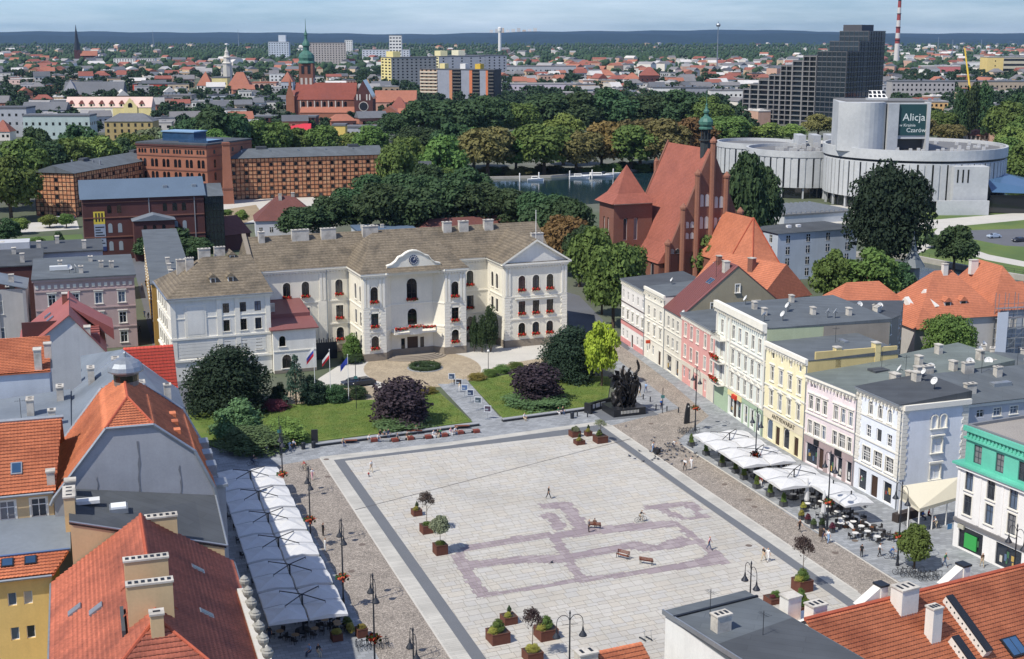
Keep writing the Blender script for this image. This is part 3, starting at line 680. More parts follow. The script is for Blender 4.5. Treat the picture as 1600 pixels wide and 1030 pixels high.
    g=h.mb('clock_gable',CREAM)
    g.add([(cx_+a,-0.35,z)for a,z in prof]+[(cx_+a,0.35,z)for a,z in prof],[tuple(range(n)),tuple(range(2*n-1,n-1,-1))])
    g2=h.mb('gable_coping',STONEW)
    for i in range(n-1):
        a,c_=prof[i],prof[i+1];g2.add([(cx_+a[0],-0.55,a[1]),(cx_+c_[0],-0.55,c_[1]),(cx_+c_[0],0.5,c_[1]),(cx_+a[0],0.5,a[1]),(cx_+a[0],-0.55,a[1]+.22),(cx_+c_[0],-0.55,c_[1]+.22),(cx_+c_[0],0.5,c_[1]+.22),(cx_+a[0],0.5,a[1]+.22)],[(4,5,6,7),(0,1,5,4),(2,3,7,6),(1,2,6,5),(3,0,4,7)])
    h.band('cornice',STONEW,(-24.9,-0.4),(-13.0,-0.4),16.4,17.05,0.35)
    Mx=Matrix.Translation((cx_,-0.36,19.15))@Matrix.Rotation(math.pi/2,4,'X')
    ck=MB();ck.mat(solid(54,66,92));ck.lathe([(0.95,0),(0.95,0.08)],24);ck.mat(WHITE);ck.lathe([(0.72,0.075),(0.72,0.085)],24);ck.mat(solid(54,66,92));ck.lathe([(0.66,0.08),(0.66,0.09)],24);ck.mat(WHITE)
    for k in range(12):
        a=k*math.pi/6;ck.box(0.74,0.92,-0.03,0.03,0.08,0.088,Matrix.Rotation(a,4,'Z'))
    clock=ck.obj('clock',None,h.t);clock.matrix_local=Mx
    for a,ln in((R(58),0.42),(R(25),0.62)):
        hb=MB();hb.box(-0.035,0.035,-0.1,ln,0.09,0.1);o=hb.obj('clock_hand',WHITE,clock);o.rotation_euler=(0,0,-a)
    # portal: steps, canopy balcony with flowers
    st=h.mb('steps',PLINTH)
    for k in range(4):st.prism([(cx_+(6.2-k*0.7)*math.cos(t),-0.6-(3.6-k*0.65)*math.sin(t))for t in np.linspace(0,math.pi,20)],0 if k==0 else 0.13*k,0.13*(k+1))
    h.box('balcony',STONEW,cx_-4.3,cx_+4.3,-1.1,1.05,4.75,5.05)
    for x in(-4.3,-1.2,1.2,4.15):h.box('balcony',STONEW,cx_+x-0.02,cx_+x+0.16,-1.1,-0.95,5.05,5.95)
    h.box('balcony_rail',DARKMETAL,cx_-4.2,cx_+4.2,-1.06,-1.02,5.85,5.93)
    for k in range(30):h.box('balcony_rail',DARKMETAL,cx_-4.2+k*.29,cx_-4.17+k*.29,-1.05,-1.03,5.05,5.85)
    h.box('balcony',STONEW,cx_-1.2,cx_+1.2,-1.14,-1.0,4.6,5.9)
    for x in(-2.9,-0.1,2.7):
        o=inst('flower_box',flower_box(2.4),h.t,(cx_+x,-1.25,5.75+(0.3 if x==-0.1 else 0)))
    # left block
    p,q=(-65.5,-3),(-47.5,-3)
    ops=[o for x in(9.9,13.0,15.7)for o in((x,12.0,1.15,1.8,'cn'),(x,8.6,1.15,2.1,'c'),(x,4.8,1.15,2.2,'c'))]
    h.wall(p,q,0,15.3,CREAM2,ops);h.wall((-65.5,16),p,0,15.3,CREAM2,[(3+2.6*k,z,1.1,2.0,'c')for k in range(5)for z in(4.8,8.6,12.0)]);h.wall(q,(-47.5,9.5),0,15.3,CREAM2,[(4,11.8,1.1,1.9,'c')])
    h.wall((-47.5,16),(-65.5,16),0,15.3,CREAM2)
    for a,c_ in((p,q),((-65.5,16),p),(q,(-47.5,9.5))):
        h.band('cornice',STONEW,a,c_,14.75,15.3,0.45,0.3);h.band('string_course',STONEW,a,c_,7.6,7.95,0.2);h.band('string_course',STONEW,a,c_,3.5,3.9,0.25);h.band('string_course',STONEW,a,c_,11.4,11.55,0.08)
    for x in(-65.5,-57.3,-54.0,-48.4):h.box('pilasters',STONEW,x,x+0.9,-3.12,-3.0,4,14.75)
    h.box('blank_panel',STONEW,-63.0,-59.2,-3.10,-3.0,8.1,13.9);h.box('blank_panel',CREAM2,-62.6,-59.6,-3.13,-3.09,8.5,13.5)
    for k in range(5):h.box('rustication',CREAM2,-64.5,-48.5,-3.05,-3.0,4.3+k*.6,4.8+k*.6)
    h.hip(-65.5,-47.5,-3,16,15.32,21.0,TILE_BR,8.2,2.0,o=0.55)
    h.mb('gutter',ZINC).prism([(-66.3,-3.7),(-46.9,-3.7),(-46.9,-3.4),(-66.3,-3.4)],15.2,15.36);h.mb('gutter',ZINC).prism([(-66.3,-3.4),(-66.0,-3.4),(-66.0,16),(-66.3,16)],15.2,15.36)
    for x,y,z in((-57.2,0.4,17.2),(-54.0,0.4,17.2),(-52.5,6.5,20.2)):  # dormers
        d=MB();d.mat(CREAM2);d.box(-.5,.5,-.5,1.6,-1.0,1.0);d.mat(TILE_BR)
        d.add([(-.85,-.75,.95),(.85,-.75,.95),(.85,2.4,.95),(-.85,2.4,.95),(0,-.75,1.7),(0,2.6,1.7)],[(0,1,4),(1,2,5,4),(3,0,4,5),(2,3,5),(0,3,2,1)]);d.mat(GLASSD);d.box(-.33,.33,-.52,-.49,-.1,.8)
        d.obj('dormer',None,h.t,(x,y,z))
    for k in range(5):
        sk=MB();sk.mat(ZINC);sk.box(-.55,.55,-.7,.7,0,.1);sk.mat(GLASSB);sk.box(-.45,.45,-.6,.6,.1,.12)
        o=sk.obj('skylight',None,h.t,(-64.3+1.0,2.2+1.75*k,16.6));o.rotation_euler=(0,-R(33),0);o.location=(-63.6,2.2+1.75*k,16.75)
    for x,y,z,w_ in((-60.5,5.5,19.6,1.4),(-57.5,7.2,20.9,2.2),(-54.5,8.2,20.9,2.0),(-61.5,7.8,19.0,2.2)):h.chimney(x,y,z,w_,0.9,1.5,pots=3)
    # stair block in front of the wing
    h.wall((-47.4,-4),(-39.4,-4),0,8.4,CREAM2,[(1.7,5.1,1.2,2.0,'a'),(2.4,0.9,1.7,2.6,'ac')]);h.wall((-39.4,-4),(-39.4,9.4),0,8.4,CREAM2,[(3,1.0,1.4,2.4,'c')])
    h.wall((-47.4,0),(-47.4,-4),0,8.4,CREAM2)
    h.band('string_course',STONEW,(-47.4,-4),(-39.4,-4),4.1,4.3,0.1);h.band('plinth',PLINTH,(-47.4,-4),(-39.4,-4),0,0.6,0.1)
    h.mb('annex_roof',METALRED).add([(-47.9,-4.5,8.4),(-38.9,-4.5,8.4),(-38.9,1.0,9.5),(-47.9,1.0,9.5),(-47.9,-4.5,8.2),(-38.9,-4.5,8.2),(-38.9,1.0,8.2),(-47.9,1.0,8.2)],[(0,1,2,3),(4,5,1,0),(5,6,2,1),(7,4,0,3),(6,7,3,2)])
    h.mb('annex_roof',METALRED).add([(-47.45,1.0,10.2),(-39.2,1.0,10.2),(-39.2,9.4,11.4),(-47.45,9.4,11.4),(-47.45,1.0,8.3),(-39.2,1.0,8.3),(-39.2,9.4,8.3),(-47.45,9.4,8.3)],[(0,1,2,3),(4,5,1,0),(5,6,2,1),(7,4,0,3),(6,7,3,2)])
    h.chimney(-46.0,3,10.6,0.9,0.9,1.2)
    # carved gate beside the stair block
    gt=h.mb('gate_screen',DARKMETAL);gt.box(-39.3,-33.4,4.0,4.12,0,3.3)
    for k in range(13):gt.box(-39.2+k*.45,-39.05+k*.45,3.96,4.16,3.3,3.9+0.3*(k%2))
    # chimneys along the ridge, flagpole
    for x,w_ in((-45,1.2),(-37.3,3.4),(-31.6,3.0),(-23.0,3.2),(-6.6,1.8),(-3.0,2.0),(2.5,2.0)):h.chimney(x,16.0,22.2,w_,1.0,1.5,pots=int(w_*1.4))
    h.chimney(10.6,9,20.0,2.6,0.9,1.4,pots=3)
    fp=MB();fp.tube((6.75,0.2,21.3),(6.75,0.2,27.5),0.06);fp.obj('flagpole',WHITE,h.t)
    for x in(-47.2,-33.9,-29.6,-8.3):h.box('downpipe',ZINC,x,x+0.14,9.2 if x!=-29.6 and x!=-8.3 else 9.2,9.36 if 1 else 0,0.2,16.6)
    return h.done()
town_hall()
# ------------------------------------------------------------------ the row of houses on the right of the square
def lettering(txt,size,m,name,parent,loc,rot,ext=0.02,font_shear=0.0):
    cu=bpy.data.curves.new(name,'FONT');cu.body=txt;cu.size=size;cu.extrude=ext;cu.align_x='CENTER';cu.resolution_u=2;cu.shear=font_shear
    o=bpy.data.objects.new(name,cu);COL.objects.link(o);dg=bpy.context.evaluated_depsgraph_get();me=bpy.data.meshes.new_from_object(o.evaluated_get(dg))
    bpy.data.objects.remove(o);bpy.data.curves.remove(cu);me.materials.clear();me.materials.append(m);return inst(name,me,parent,loc,rot)
_dish=MB();_dish.mat(solid(214,214,210));_dish.lathe([(0.05,0.0),(0.25,0.03),(0.42,0.12),(0.43,0.14),(0.25,0.06),(0.04,0.03)],12);_dish.mat(DARKMETAL);_dish.tube((0,0,0),(0,0,-0.35),0.03);_dish.tube((0,0.3,0.1),(0,0,0.5),0.015,4)
DISH=_dish.mesh('satellite_dish')
def dish(h,x,y,z,s_=1.0):
    o=inst('satellite_dish',DISH,h.t,(x,y,z+0.9*s_),(R(58),0,R(random.uniform(-60,10))),(s_,s_,s_))
    b=MB();b.tube((0,0,0),(0,0,0.95*s_),0.035);b.obj('dish_post',DARKMETAL,h.t,(x,y,z))
def antenna(h,x,y,z,hh=3.0):
    b=MB();b.tube((0,0,-0.6),(0,0,hh),0.03,5)
    for k in range(5):b.tube((-0.5+0.06*k,-0.5+k*.25,hh-0.3),(0.5-0.06*k,-0.5+k*.25,hh-0.3),0.012,4)
    b.tube((0,-0.6,hh-0.3),(0,0.6,hh-0.3),0.015,4);b.obj('antenna',DARKMETAL,h.t,(x,y,z))
def row(name,label,a,c_,depth,z,m,floors,roofm,rise=1.0,corn=0.35,cm=None,side=True,near=None,par=0.0,ov=0.35):
    h=Bld(name,label,'house',P(*a),to=P(*c_));W=h.len;h.W=W;h.fm=WHITE;cm=cm or STONEW;h.sm=cm
    ops=[]
    for f in floors:
        zz_,hh,w_,n,kind=f[:5]
        if isinstance(n,int):ops+=ops_grid(W,n,zz_,w_,hh,kind,*(f[5:7]if len(f)>5 else()))
        else:ops+=[(q*W,zz_,w_,hh,kind)for q in n]
    h.wall((0,0),(W,0),0,z,m,ops);h.wall((W,0),(W,depth),0,z,near or m);h.wall((0,depth),(0,0),0,z,near or m);h.wall((W,depth),(0,depth),0,z,near or m)
    if corn:
        h.band('cornice',cm,(0,0),(W,0),z-0.65,z-0.32,corn*0.55);h.band('cornice',cm,(0,0),(W,0),z-0.32,z+0.02+par,corn)
        for k in range(int(W/0.8)):h.mb('brackets',cm).box(0.2+k*.8,0.38+k*.8,-corn*0.8,0,z-1.0,z-0.66)
    y0=-ov if par==0 else 0.05
    h.mb('roof',roofm).add([(-.05,y0,z+.03),(W+.05,y0,z+.03),(W+.05,depth+.2,z+.03),(-.05,depth+.2,z+.03),(-.05,y0,z+.14),(W+.05,y0,z+.14),(W+.05,depth+.2,z+.14+rise),(-.05,depth+.2,z+.14+rise)],
        [(4,5,6,7),(0,1,5,4),(1,2,6,5),(2,3,7,6),(3,0,4,7),(0,3,2,1)])
    if par==0:h.mb('gutter',ZINC).box(0,W,-ov-.14,-ov-.01,z-.06,z+.1)
    h.mb('downpipe',ZINC).box(W-.2,W-.06,-.16,-.02,0.1,z-.7)
    h.rz=lambda y:z+.14+rise*(y+ov)/(depth+ov)
    return h
def course(h,m,zs,out=0.1,hh=0.2):
    for z in zs:h.band('string_course',m,(0,0),(h.W,0),z,z+hh,out)
# pale house with pink trim at the far end
h=row('town_house','narrow pale house with pink base and pink band, far end of the right-hand row',(970,532),(1006,556),13,12.9,plaster(230,226,220),[(1.2,1.7,.95,[.1,.28,.72,.9],'cn'),(0.05,2.6,1.0,[.5],'dn'),(5.2,1.8,.95,5,'ch',1.2),(9.2,1.7,.9,5,'cn',1.2)],FELT_D,0.9)
PINK=plaster(214,148,144);h.band('pink_base',PINK,(0,0),(h.W*.44,0),0,1.0,.06);h.band('pink_base',PINK,(h.W*.56,0),(h.W,0),0,1.0,.06);h.band('pink_band',PINK,(0,0),(h.W,0),3.7,4.5,.05);course(h,solid(90,76,74),(4.55,8.4),.14,.12);h.done()
h=row('town_house','narrow cream house with attic windows between the pink-trimmed and red-roofed houses',(1006,556),(1037,576),11,13.7,plaster(234,229,214),[(1.3,1.8,1.0,[.17,.45],'cn'),(0.1,2.7,1.2,[.78],'dn'),(5.0,2.0,1.0,3,'ch',2.2),(8.6,1.9,1.0,3,'c',2.2),(12.0,.7,.7,3,'n',2.2)],FELT,0.8,par=0.25)
course(h,TRIMW,(4.0,7.9,11.5));dish(h,1.2,5,h.rz(5));h.box('shop_sign',solid(196,70,40),h.W*.3,h.W*.33,-.9,-.1,3.3,3.9);h.chimney(7,8,h.rz(8),.9,.6,1.2);h.done()
# red metal gable house
h=Bld('gabled_house','cream house with steep red metal roof and bare grey-green gable wall facing the camera','house',P(1037,576),to=P(1063,594));W=h.len;h.W=W;h.sm=TRIMW
OLIVE=plaster(150,142,120,0.5)
ops=ops_grid(W,3,4.9,.95,1.9,'c',2.0)+ops_grid(W,3,8.6,.95,1.9,'c',2.0)+[(W*.3,0.2,2.6,3.0,'Sn'),(W*.78,0.2,1.5,3.0,'Sn')]
h.wall((0,0),(W,0),0,12.0,plaster(226,220,204),ops);D2=21.0;ZR=20.6
h.wall((W,0),(W,D2),0,12.0,OLIVE);h.wall((0,D2),(0,0),0,12.0,OLIVE);h.wall((W,D2),(0,D2),0,12.0,OLIVE);course(h,TRIMW,(3.6,7.7,11.4))
h.mb('gable',OLIVE).add([(W,0,12),(W,D2,12),(W,D2/2,ZR)],[(0,1,2)]);h.mb('gable',OLIVE).add([(0,0,12),(0,D2,12),(0,D2/2,ZR)],[(2,1,0)])
for y,z,w_ in((6.0,12.6,1.2),(D2/2,15.8,.8),(14.2,12.6,1.5)):h.window((W+.03,y,z),math.pi/2,w_,1.5,'c',True)
e=.35
for sg in(0,1):
    ye,yr=(-e,D2/2)if sg==0 else(D2+e,D2/2);ze=12.0-e*(ZR-12)/(D2/2)
    q=[(-.1,ye,ze),(W+.12,ye,ze),(W+.12,yr,ZR),(-.1,yr,ZR)];up=[(x,y,z+.16)for x,y,z in q]
    h.sep('roof',METALRED).add(q+up,[(4,5,6,7),(0,1,5,4),(1,2,6,5),(2,3,7,6),(3,0,4,7),(3,2,1,0)])
sl=math.atan2(ZR-12,D2/2)
for k in range(int(W/.6)):
    o=MB();o.box(-.025,.025,0,(D2/2+e)/math.cos(sl),.155,.2);q=o.obj('roof_seam',METALRED,h.t,(.3+k*.6,-e,12-e*math.tan(sl)));q.rotation_euler=(sl,0,0)
for x,y in((5.2,6.6),(6.3,6.6)):
    o=MB();o.mat(ZINC);o.box(-.45,.45,-.7,.7,.1,.24);o.mat(GLASSB);o.box(-.36,.36,-.6,.6,.24,.26);q=o.obj('skylight',None,h.t,(x,y,12+y*math.tan(sl)));q.rotation_euler=(sl,0,0)
h.chimney(6.8,9,19.3,1.3,1.0,1.9);h.chimney(2.0,9.6,20,1.0,.8,1.4,BRICK);dish(h,8.4,0.4,11.6);antenna(h,6,7.5,18,3.4);h.done()
# pink house
h=row('town_house','pink house with white window surrounds and a beige ground floor',(1063,594),(1116,631),12,12.5,plaster(222,164,156),[(1.0,2.0,1.0,[.1,.26,.72],'cn'),(0.1,2.6,1.2,[.46],'dn'),(4.8,2.3,1.0,[.12,.3,.48,.7,.88],'c'),(8.6,2.4,1.05,[.12,.3,.48,.7,.88],'c')],FELT,0.8)
BEI=plaster(216,208,192);W=h.W
for a,c_ in((0,.05),(.31,.40),(.52,.67),(.77,1)):h.band('ground_floor_facing',BEI,(a*W,0),(c_*W,0),0,3.7,.05)
h.band('ground_floor_facing',BEI,(0,0),(W,0),3.2,4.0,.06);course(h,WHITE,(11.6,),.12,.3);h.done()
# white green ornate house
WG=plaster(226,230,220,0.2);h=row('town_house','tall ornate off-white and pale green house with balconies and a green ground floor',(1116,631),(1191.6,683),21,17.3,WG,[(0.3,2.9,1.5,[.36,.52],'Sn'),(0.1,3.0,1.2,[.44],'dn'),(0.3,2.9,1.1,[.66,.78,.9],'Sn'),(4.7,2.5,1.05,[.36,.49,.62,.75,.88],'cp'),(8.7,2.5,1.05,[.36,.49,.62,.75,.88],'ch'),(12.9,2.3,1.05,[.36,.49,.62,.75,.88],'c'),(12.9,2.3,1.0,[.12],'c'),(8.7,2.7,1.1,[.12],'c'),(4.7,2.7,1.1,[.12],'c')],FELT,0.5,corn=0.75,par=0.8,near=plaster(178,186,152,0.5))
W=h.W;GRN=plaster(168,188,160)
for a,c_ in((0,.29),(.585,.61),(.71,.735),(.835,.86),(.955,1)):h.band('shop_pier',GRN,(a*W,0),(c_*W,0),0,3.5,.06)
course(h,GRN,(3.5,),.12,.7);course(h,TRIMW,(4.3,8.0,12.1),.16,.22)
h.box('shop_fascia',plaster(226,214,160),.30*W,.585*W,-.2,-.125,3.35,4.2);h.box('shop_sign',solid(200,60,40),.42*W,.50*W,-.55,-.2,3.3,4.0)
for k in range(26):h.mb('ornament',TRIMW).box(.3*W+k*.55,.3*W+k*.55+.3,-.12,0,11.35,11.85)
for k in range(26):h.mb('ornament',TRIMW).box(.3*W+k*.55,.3*W+k*.55+.3,-.12,0,7.35,7.8)
for x in(.0,.21,.29,.97):h.band('pilaster',TRIMW,(x*W,0),(x*W+.5,0),4.6,16.2,.18)
for z in(4.3,8.1,12.0):
    h.box('balcony',TRIMW,.03*W,.22*W,-1.3,-.17,z-.12,z+.08)
    b=h.sep('balcony_railing',DARKMETAL)
    for k in range(10):b.box(.03*W+k*.42,.03*W+.04+k*.42,-1.28,-1.24,z+.08,z+.95)
    b.box(.03*W,.22*W,-1.3,-1.22,z+.95,z+1.0);b.box(.03*W,.03*W+.05,-1.3,-.2,z+.95,z+1.0)
    if z!=12.0:inst('flower_box',flower_box(3.4,z>5),h.t,(.125*W,-1.4,z+.75))
for x,y in((6,4),(11,3.5),(13,11),(15.5,16),(3,12)):h.chimney(x,y,h.rz(y),1.0,.6,1.1)
for x,y in((15.8,4.5),(15.2,1.6),(10,8),(9.2,8.6),(16.2,12),(16.8,13),(2.4,4)):dish(h,x,y,h.rz(y),1.2)
GW=plaster(150,142,130,0.6);h.sep('wall_patch',GW).box(h.W+.005,h.W+.05,9.5,20.9,13,17.3);h.done()
# yellow house with the bookshop
YEL=plaster(238,228,188,0.15);h=row('town_house','pale yellow house with arched shop front lettered ANTYKWARIAT',(1191.6,683),(1255,721),15,15.2,YEL,[(0.3,3.2,1.9,[.17,.58],'an'),(0.1,2.9,1.3,[.37,.82],'dan'),(5.6,2.5,1.05,4,'cp',2.2),(9.6,2.3,1.05,4,'ch',2.2),(13.1,1.0,.85,4,'n',2.2)],FELT,0.6,corn=.45,par=.3,near=plaster(206,186,130,.4))
W=h.W;course(h,TRIMW,(4.95,8.7),.14,.2);h.band('shop_front',plaster(232,220,190),(0,0),(W,0),3.6,4.9,.05)
lettering('ANTYKWARIAT',1.0,solid(60,52,44),'shop_lettering',h.t,(W*.5,-.08,3.95),(math.pi/2,0,0),.02)
h.chimney(W-.5,5,h.rz(5),1.0,.9,1.3,plaster(224,206,150));h.chimney(W-.5,11.5,h.rz(11),1.2,.9,1.3,plaster(224,206,150));h.box('fire_wall',plaster(206,186,130,.4),W-.3,W+.02,1.2,14.8,15.2,16.5);antenna(h,5,9,15.6,2.6);h.box('roof_light',ZINC,4,6,10,10.8,15.6,16.0);h.done()
# pale pink house
PP=plaster(230,216,216,.2);h=row('town_house','pale pink house with dark shop windows and two groups of three windows',(1255,721),(1333,760),27,13.3,PP,[(0.2,3.0,2.9,[.16],'Sn'),(0.2,3.0,1.2,[.36],'dn'),(0.2,3.0,1.25,[.56,.72,.9],'Sn'),(4.6,2.1,1.0,[.1,.38,.6,.88],'c'),(4.6,2.1,1.5,[.24,.74],'c2'),(8.3,2.1,1.0,[.1,.24,.38,.6,.74,.88],'ch'),(11.6,.8,.5,[.1,.17,.27,.34,.6,.67,.77,.84],'n')],FELT2,2.2,corn=.5)
W=h.W;MAU=plaster(170,152,150,.3)
for a,c_ in((0,.03),(.29,.31),(.41,.49),(.62,.66),(.78,.84),(.96,1)):h.band('shop_pier',MAU,(a*W,0),(c_*W,0),0,3.6,.06)
course(h,MAU,(3.3,),.08,1.0);course(h,TRIMW,(7.6,4.3),.14,.2)
h.box('round_sign',DARKMETAL,.22*W,.31*W,-.28,-.09,3.4,4.2);h.box('shop_sign',DARKMETAL,.63*W,.76*W,-.2,-.09,3.35,4.2)
for x,y in((W-.6,9),(6,15),(11,17),(3,21),(9,23.5)):h.chimney(x,y,h.rz(y),1.1,.7,1.3)
h.chimney(W-.6,6.5,h.rz(6),1.5,.9,1.5);dish(h,W-1,7.6,h.rz(7)+.8,1.3);antenna(h,W-1.5,9,h.rz(9),3.5);antenna(h,4,10,h.rz(10),2.5)
for x in(4.0,5.0):h.box('roof_hatch',FELT_D,x,x+.9,7.5,10,h.rz(8.5)-.1,h.rz(8.5)+.25)
h.done()
# white-blue corner house
WB=plaster(226,230,236,.15);h=row('town_house','white corner house with arched top windows, pediment and quoins, bluish side wall',(1333,760),(1401,797),10.5,14.4,WB,[(0.2,2.9,1.9,[.2,.77],'Sn'),(0.1,3.0,1.5,[.48],'dn'),(4.4,2.2,1.8,[.26,.52,.78],'x2'),(8.0,1.7,1.1,[.28,.75],'xn'),(8.0,1.8,1.2,[.515],'np'),(11.2,1.9,.95,[.3,.515,.73],'ac')],FELT_D,0.9,corn=.55,near=WB,ov=.6)
W=h.W;course(h,TRIMW,(3.8,7.5,10.8),.14,.2)
for x in(0,W-1.0):
    for k in range(18):h.mb('quoins',TRIMW).box(x,x+(1.0 if k%2 else .8),-.09,0,4.2+k*.53,4.2+k*.53+.48)
for k in range(18):h.mb('quoins',TRIMW).box(W,W+.09,0.02,(1.0 if k%2 else .8),4.2+k*.53,4.2+k*.53+.48);h.mb('quoins',TRIMW).box(W,W+.09,10.4-(1.0 if k%2 else .8),10.4,4.2+k*.53,4.2+k*.53+.48)
for y in(5.0,6.4):h.window((W+.03,y,10.8),math.pi/2,.85,1.8,'a',True)
h.window((W+.03,5.6,7.4),math.pi/2,1.6,2.0,'ch',True);h.window((W+.03,5.6,3.7),math.pi/2,1.6,2.0,'ch',True)
h.band('cornice',TRIMW,(W,0),(W,10.5),13.7,14.4,.45)
h.chimney(2.4,7.5,h.rz(7),1.2,.8,1.2);h.chimney(1.2,8.6,h.rz(8),.9,.8,1.5);dish(h,W-3,7,h.rz(7),1.3);dish(h,3.4,8,h.rz(7)+.6);h.done()
# courtyard wing behind it with the big grey roof
A=P(1401,797);t1=math.atan2(P(1401,797).y-P(1333,760).y,P(1401,797).x-P(1333,760).x);ux=Vector((math.cos(t1),math.sin(t1)));uy=Vector((-ux.y,ux.x))
A2=A+uy*10.6-ux*3.2
h=Bld('courtyard_wing','grey three-storey courtyard wing under a wide dark felt roof','house',A2,t1+math.pi/2);h.W=34
GR=plaster(186,188,194,.3)
h.wall((0,0),(34,0),0,12.6,GR,[(x,z,1.2,hh,'c' if x!=4.4 else 'cn')for x in(1.6,4.4,7.2,10,13)for z,hh in((3.6,2.1),(7.2,1.9),(10.4,1.1))]);h.wall((34,0),(34,14),0,12.6,GR);h.wall((0,14),(0,0),0,12.6,GR);h.wall((34,14),(0,14),0,12.6,GR);course(h,TRIMW,(12.1,),.3,.4)
h.mb('roof',FELT).add([(-.3,-.5,12.65),(34.3,-.5,12.65),(34.3,14.3,12.65),(-.3,14.3,12.65),(-.3,7,15.2),(34.3,7,15.2)],[(0,1,5,4),(1,2,5),(2,3,4,5),(3,0,4),(0,3,2,1)])
for x,y,z in((4,2,13.3),(7,6.5,15),(11,5,14.4),(14,10,14),(18,3,13.8),(21,8,14.8),(26,5,14.4),(2.5,9.5,14.2)):h.chimney(x,y,z,random.choice([1.0,1.6,2.2]),.8,1.4,pots=2)
for x,y,z in((8,7.4,15),(13,9.5,14.2),(20,8.8,14.8),(3.4,10,14)):dish(h,x,y,z,1.4)
h.box('roof_light',ZINC,8.5,11.5,2.5,3.6,13.4,14.2);antenna(h,9,6,15,3);antenna(h,16,7,15,3);h.done()
# further roofs behind the row
def lowblock(label,px,z,m,roofm,rise=0.6,n=5,name='back_building',dz=0.0,face=True):
    pts=[P(x,y,z)for x,y in px];a=sum(pts[i].x*pts[(i+1)%len(pts)].y-pts[(i+1)%len(pts)].x*pts[i].y for i in range(len(pts)))
    if a<0:pts=pts[::-1]
    h=Bld(name,label,'house',pts[0],to=pts[1]);L_=[h.loc(p)for p in pts];c_=sum(L_,Vector((0,0)))/len(L_)
    for i in range(len(L_)):
        p,q=L_[i],L_[(i+1)%len(L_)];Ln=(q-p).length
        h.wall(p,q,0,z,m,[(x,zz_,1.0,1.6,'c')for x in np.arange(2.2,Ln-1.5,3.6)for zz_ in([z-2.8]if z<8 else[z-2.8,z-6.2])]if face else[])
    R_=[c_+(p-c_)*(1+.3/max(1,(p-c_).length))for p in L_];m_=len(R_)
    h.mb('roof',roofm).add([(p.x,p.y,z+.02)for p in R_]+[(c_.x,c_.y,z+.25+rise)],[(i,(i+1)%m_,m_)for i in range(m_)]+[tuple(range(m_-1,-1,-1))])
    for k in range(n):
        p=c_+(random.choice(L_)-c_)*random.uniform(.2,.75);h.chimney(p.x,p.y,z+.2,random.choice([.9,1.4,2.0]),.7,1.2,pots=2)
        if k%2==0:dish(h,p.x+1.2,p.y,z+.3,1.2)
    return h
lowblock('grey-green felt roofed house behind the pink house, dishes on its chimneys',[(1330,575),(1480,545),(1600,575),(1600,600),(1520,606),(1420,612)],12.5,GR,FELT2,1.6,6).done()
lowblock('low plastered building with bare grey wall behind the row',[(1290,497),(1322,470),(1412,470),(1404,492),(1385,502)],14.0,GW,FELT_D,.4,3).done()
lowblock('dark felt roofed back building at the right edge under the scaffolded house',[(1470,560),(1520,548),(1640,556),(1640,590)],12.0,GR,FELT,1.0,5).done()
# orange roof with skylights behind the red metal gable
h=Bld('tiled_house','orange tiled roof with skylights and brick chimneys in front of the church','house',P(1006,556)+Vector((11,1.5)),to=P(1037,576)+Vector((13.5,4)));W=h.len+6
h.wall((-3,0),(W,0),0,12.8,OLIVE);h.wall((W,0),(W,14),0,12.8,OLIVE);h.wall((-3,14),(-3,0),0,12.8,OLIVE);h.hip(-3,W,0,14,12.8,19.5,TILE_M,gable0=True,gable1=True)
for x in(3.0,4.6,6.2):
    o=MB();o.mat(ZINC);o.box(-.5,.5,-.8,.8,.05,.2);o.mat(GLASSB);o.box(-.4,.4,-.7,.7,.2,.22);q=o.obj('skylight',None,h.t,(x,3.2,12.8+3.4*6.7/7.35));q.rotation_euler=(math.atan2(6.7,7.35),0,0)
h.chimney(1.0,3.0,16.2,.9,.9,1.8,BRICK);h.chimney(8.6,5.0,18,1.3,1.0,1.8,BRICK);h.done()
# ---------------- teal-topped white building
TEAL=mat('teal_sheet',C(104,190,166),0.55,0.08,0.4,0.06,3,tint=C(62,150,124),tamt=0.4);WHB=plaster(232,230,226,.12)
a,c_=P(1488,852),P(1600,905);d=(c_-a).normalized();h=Bld('corner_building','white shop building with a teal metal attic storey at the right edge of the square','building',a,to=a+d*24);W=24;h.W=W;h.fm=solid(66,72,80)
xs=[2.0+3.55*k for k in range(6)]
h.wall((0,0),(W,0),0,10.6,WHB,[(x,z,1.25,2.5,'c')for x in xs for z in(4.6,7.9-.2)]+[(2.9,0.2,4.0,2.8,'Sn'),(9.0,.2,4.0,2.8,'Sn'),(15.5,.2,4.5,2.8,'Sn'),(21,.2,4,2.8,'Sn')])
h.wall((W,0),(W,16),0,10.6,WHB);h.wall((0,16),(0,0),0,10.6,WHB,[(8,4.6,1.25,2.4,'c'),(8,7.7,1.25,2.4,'c')]);h.wall((W,16),(0,16),0,10.6,WHB)
course(h,solid(120,118,118),(3.35,),.22,.45);course(h,WHB,(10.2,),.35,.35)
for k in range(7):h.band('pilaster',WHB,(0.1+3.55*k,0),(0.5+3.55*k,0),3.9,10.1,.07)
h.mb('teal_ledge',TEAL).prism([(-.5,-.55),(W+.3,-.55),(W+.3,16.3),(-.5,16.3)],10.62,10.9)
h.wall((.5,.5),(W,.5),10.9,15.2,TEAL,[(x,11.2,1.3,2.3,'xn')for x in xs],'attic_wall');h.wall((.5,16),(.5,.5),10.9,15.2,TEAL,(),'attic_wall');h.wall((W,.5),(W,16),10.9,15.2,TEAL,(),'attic_wall');h.wall((W,16),(.5,16),10.9,15.2,TEAL,(),'attic_wall')
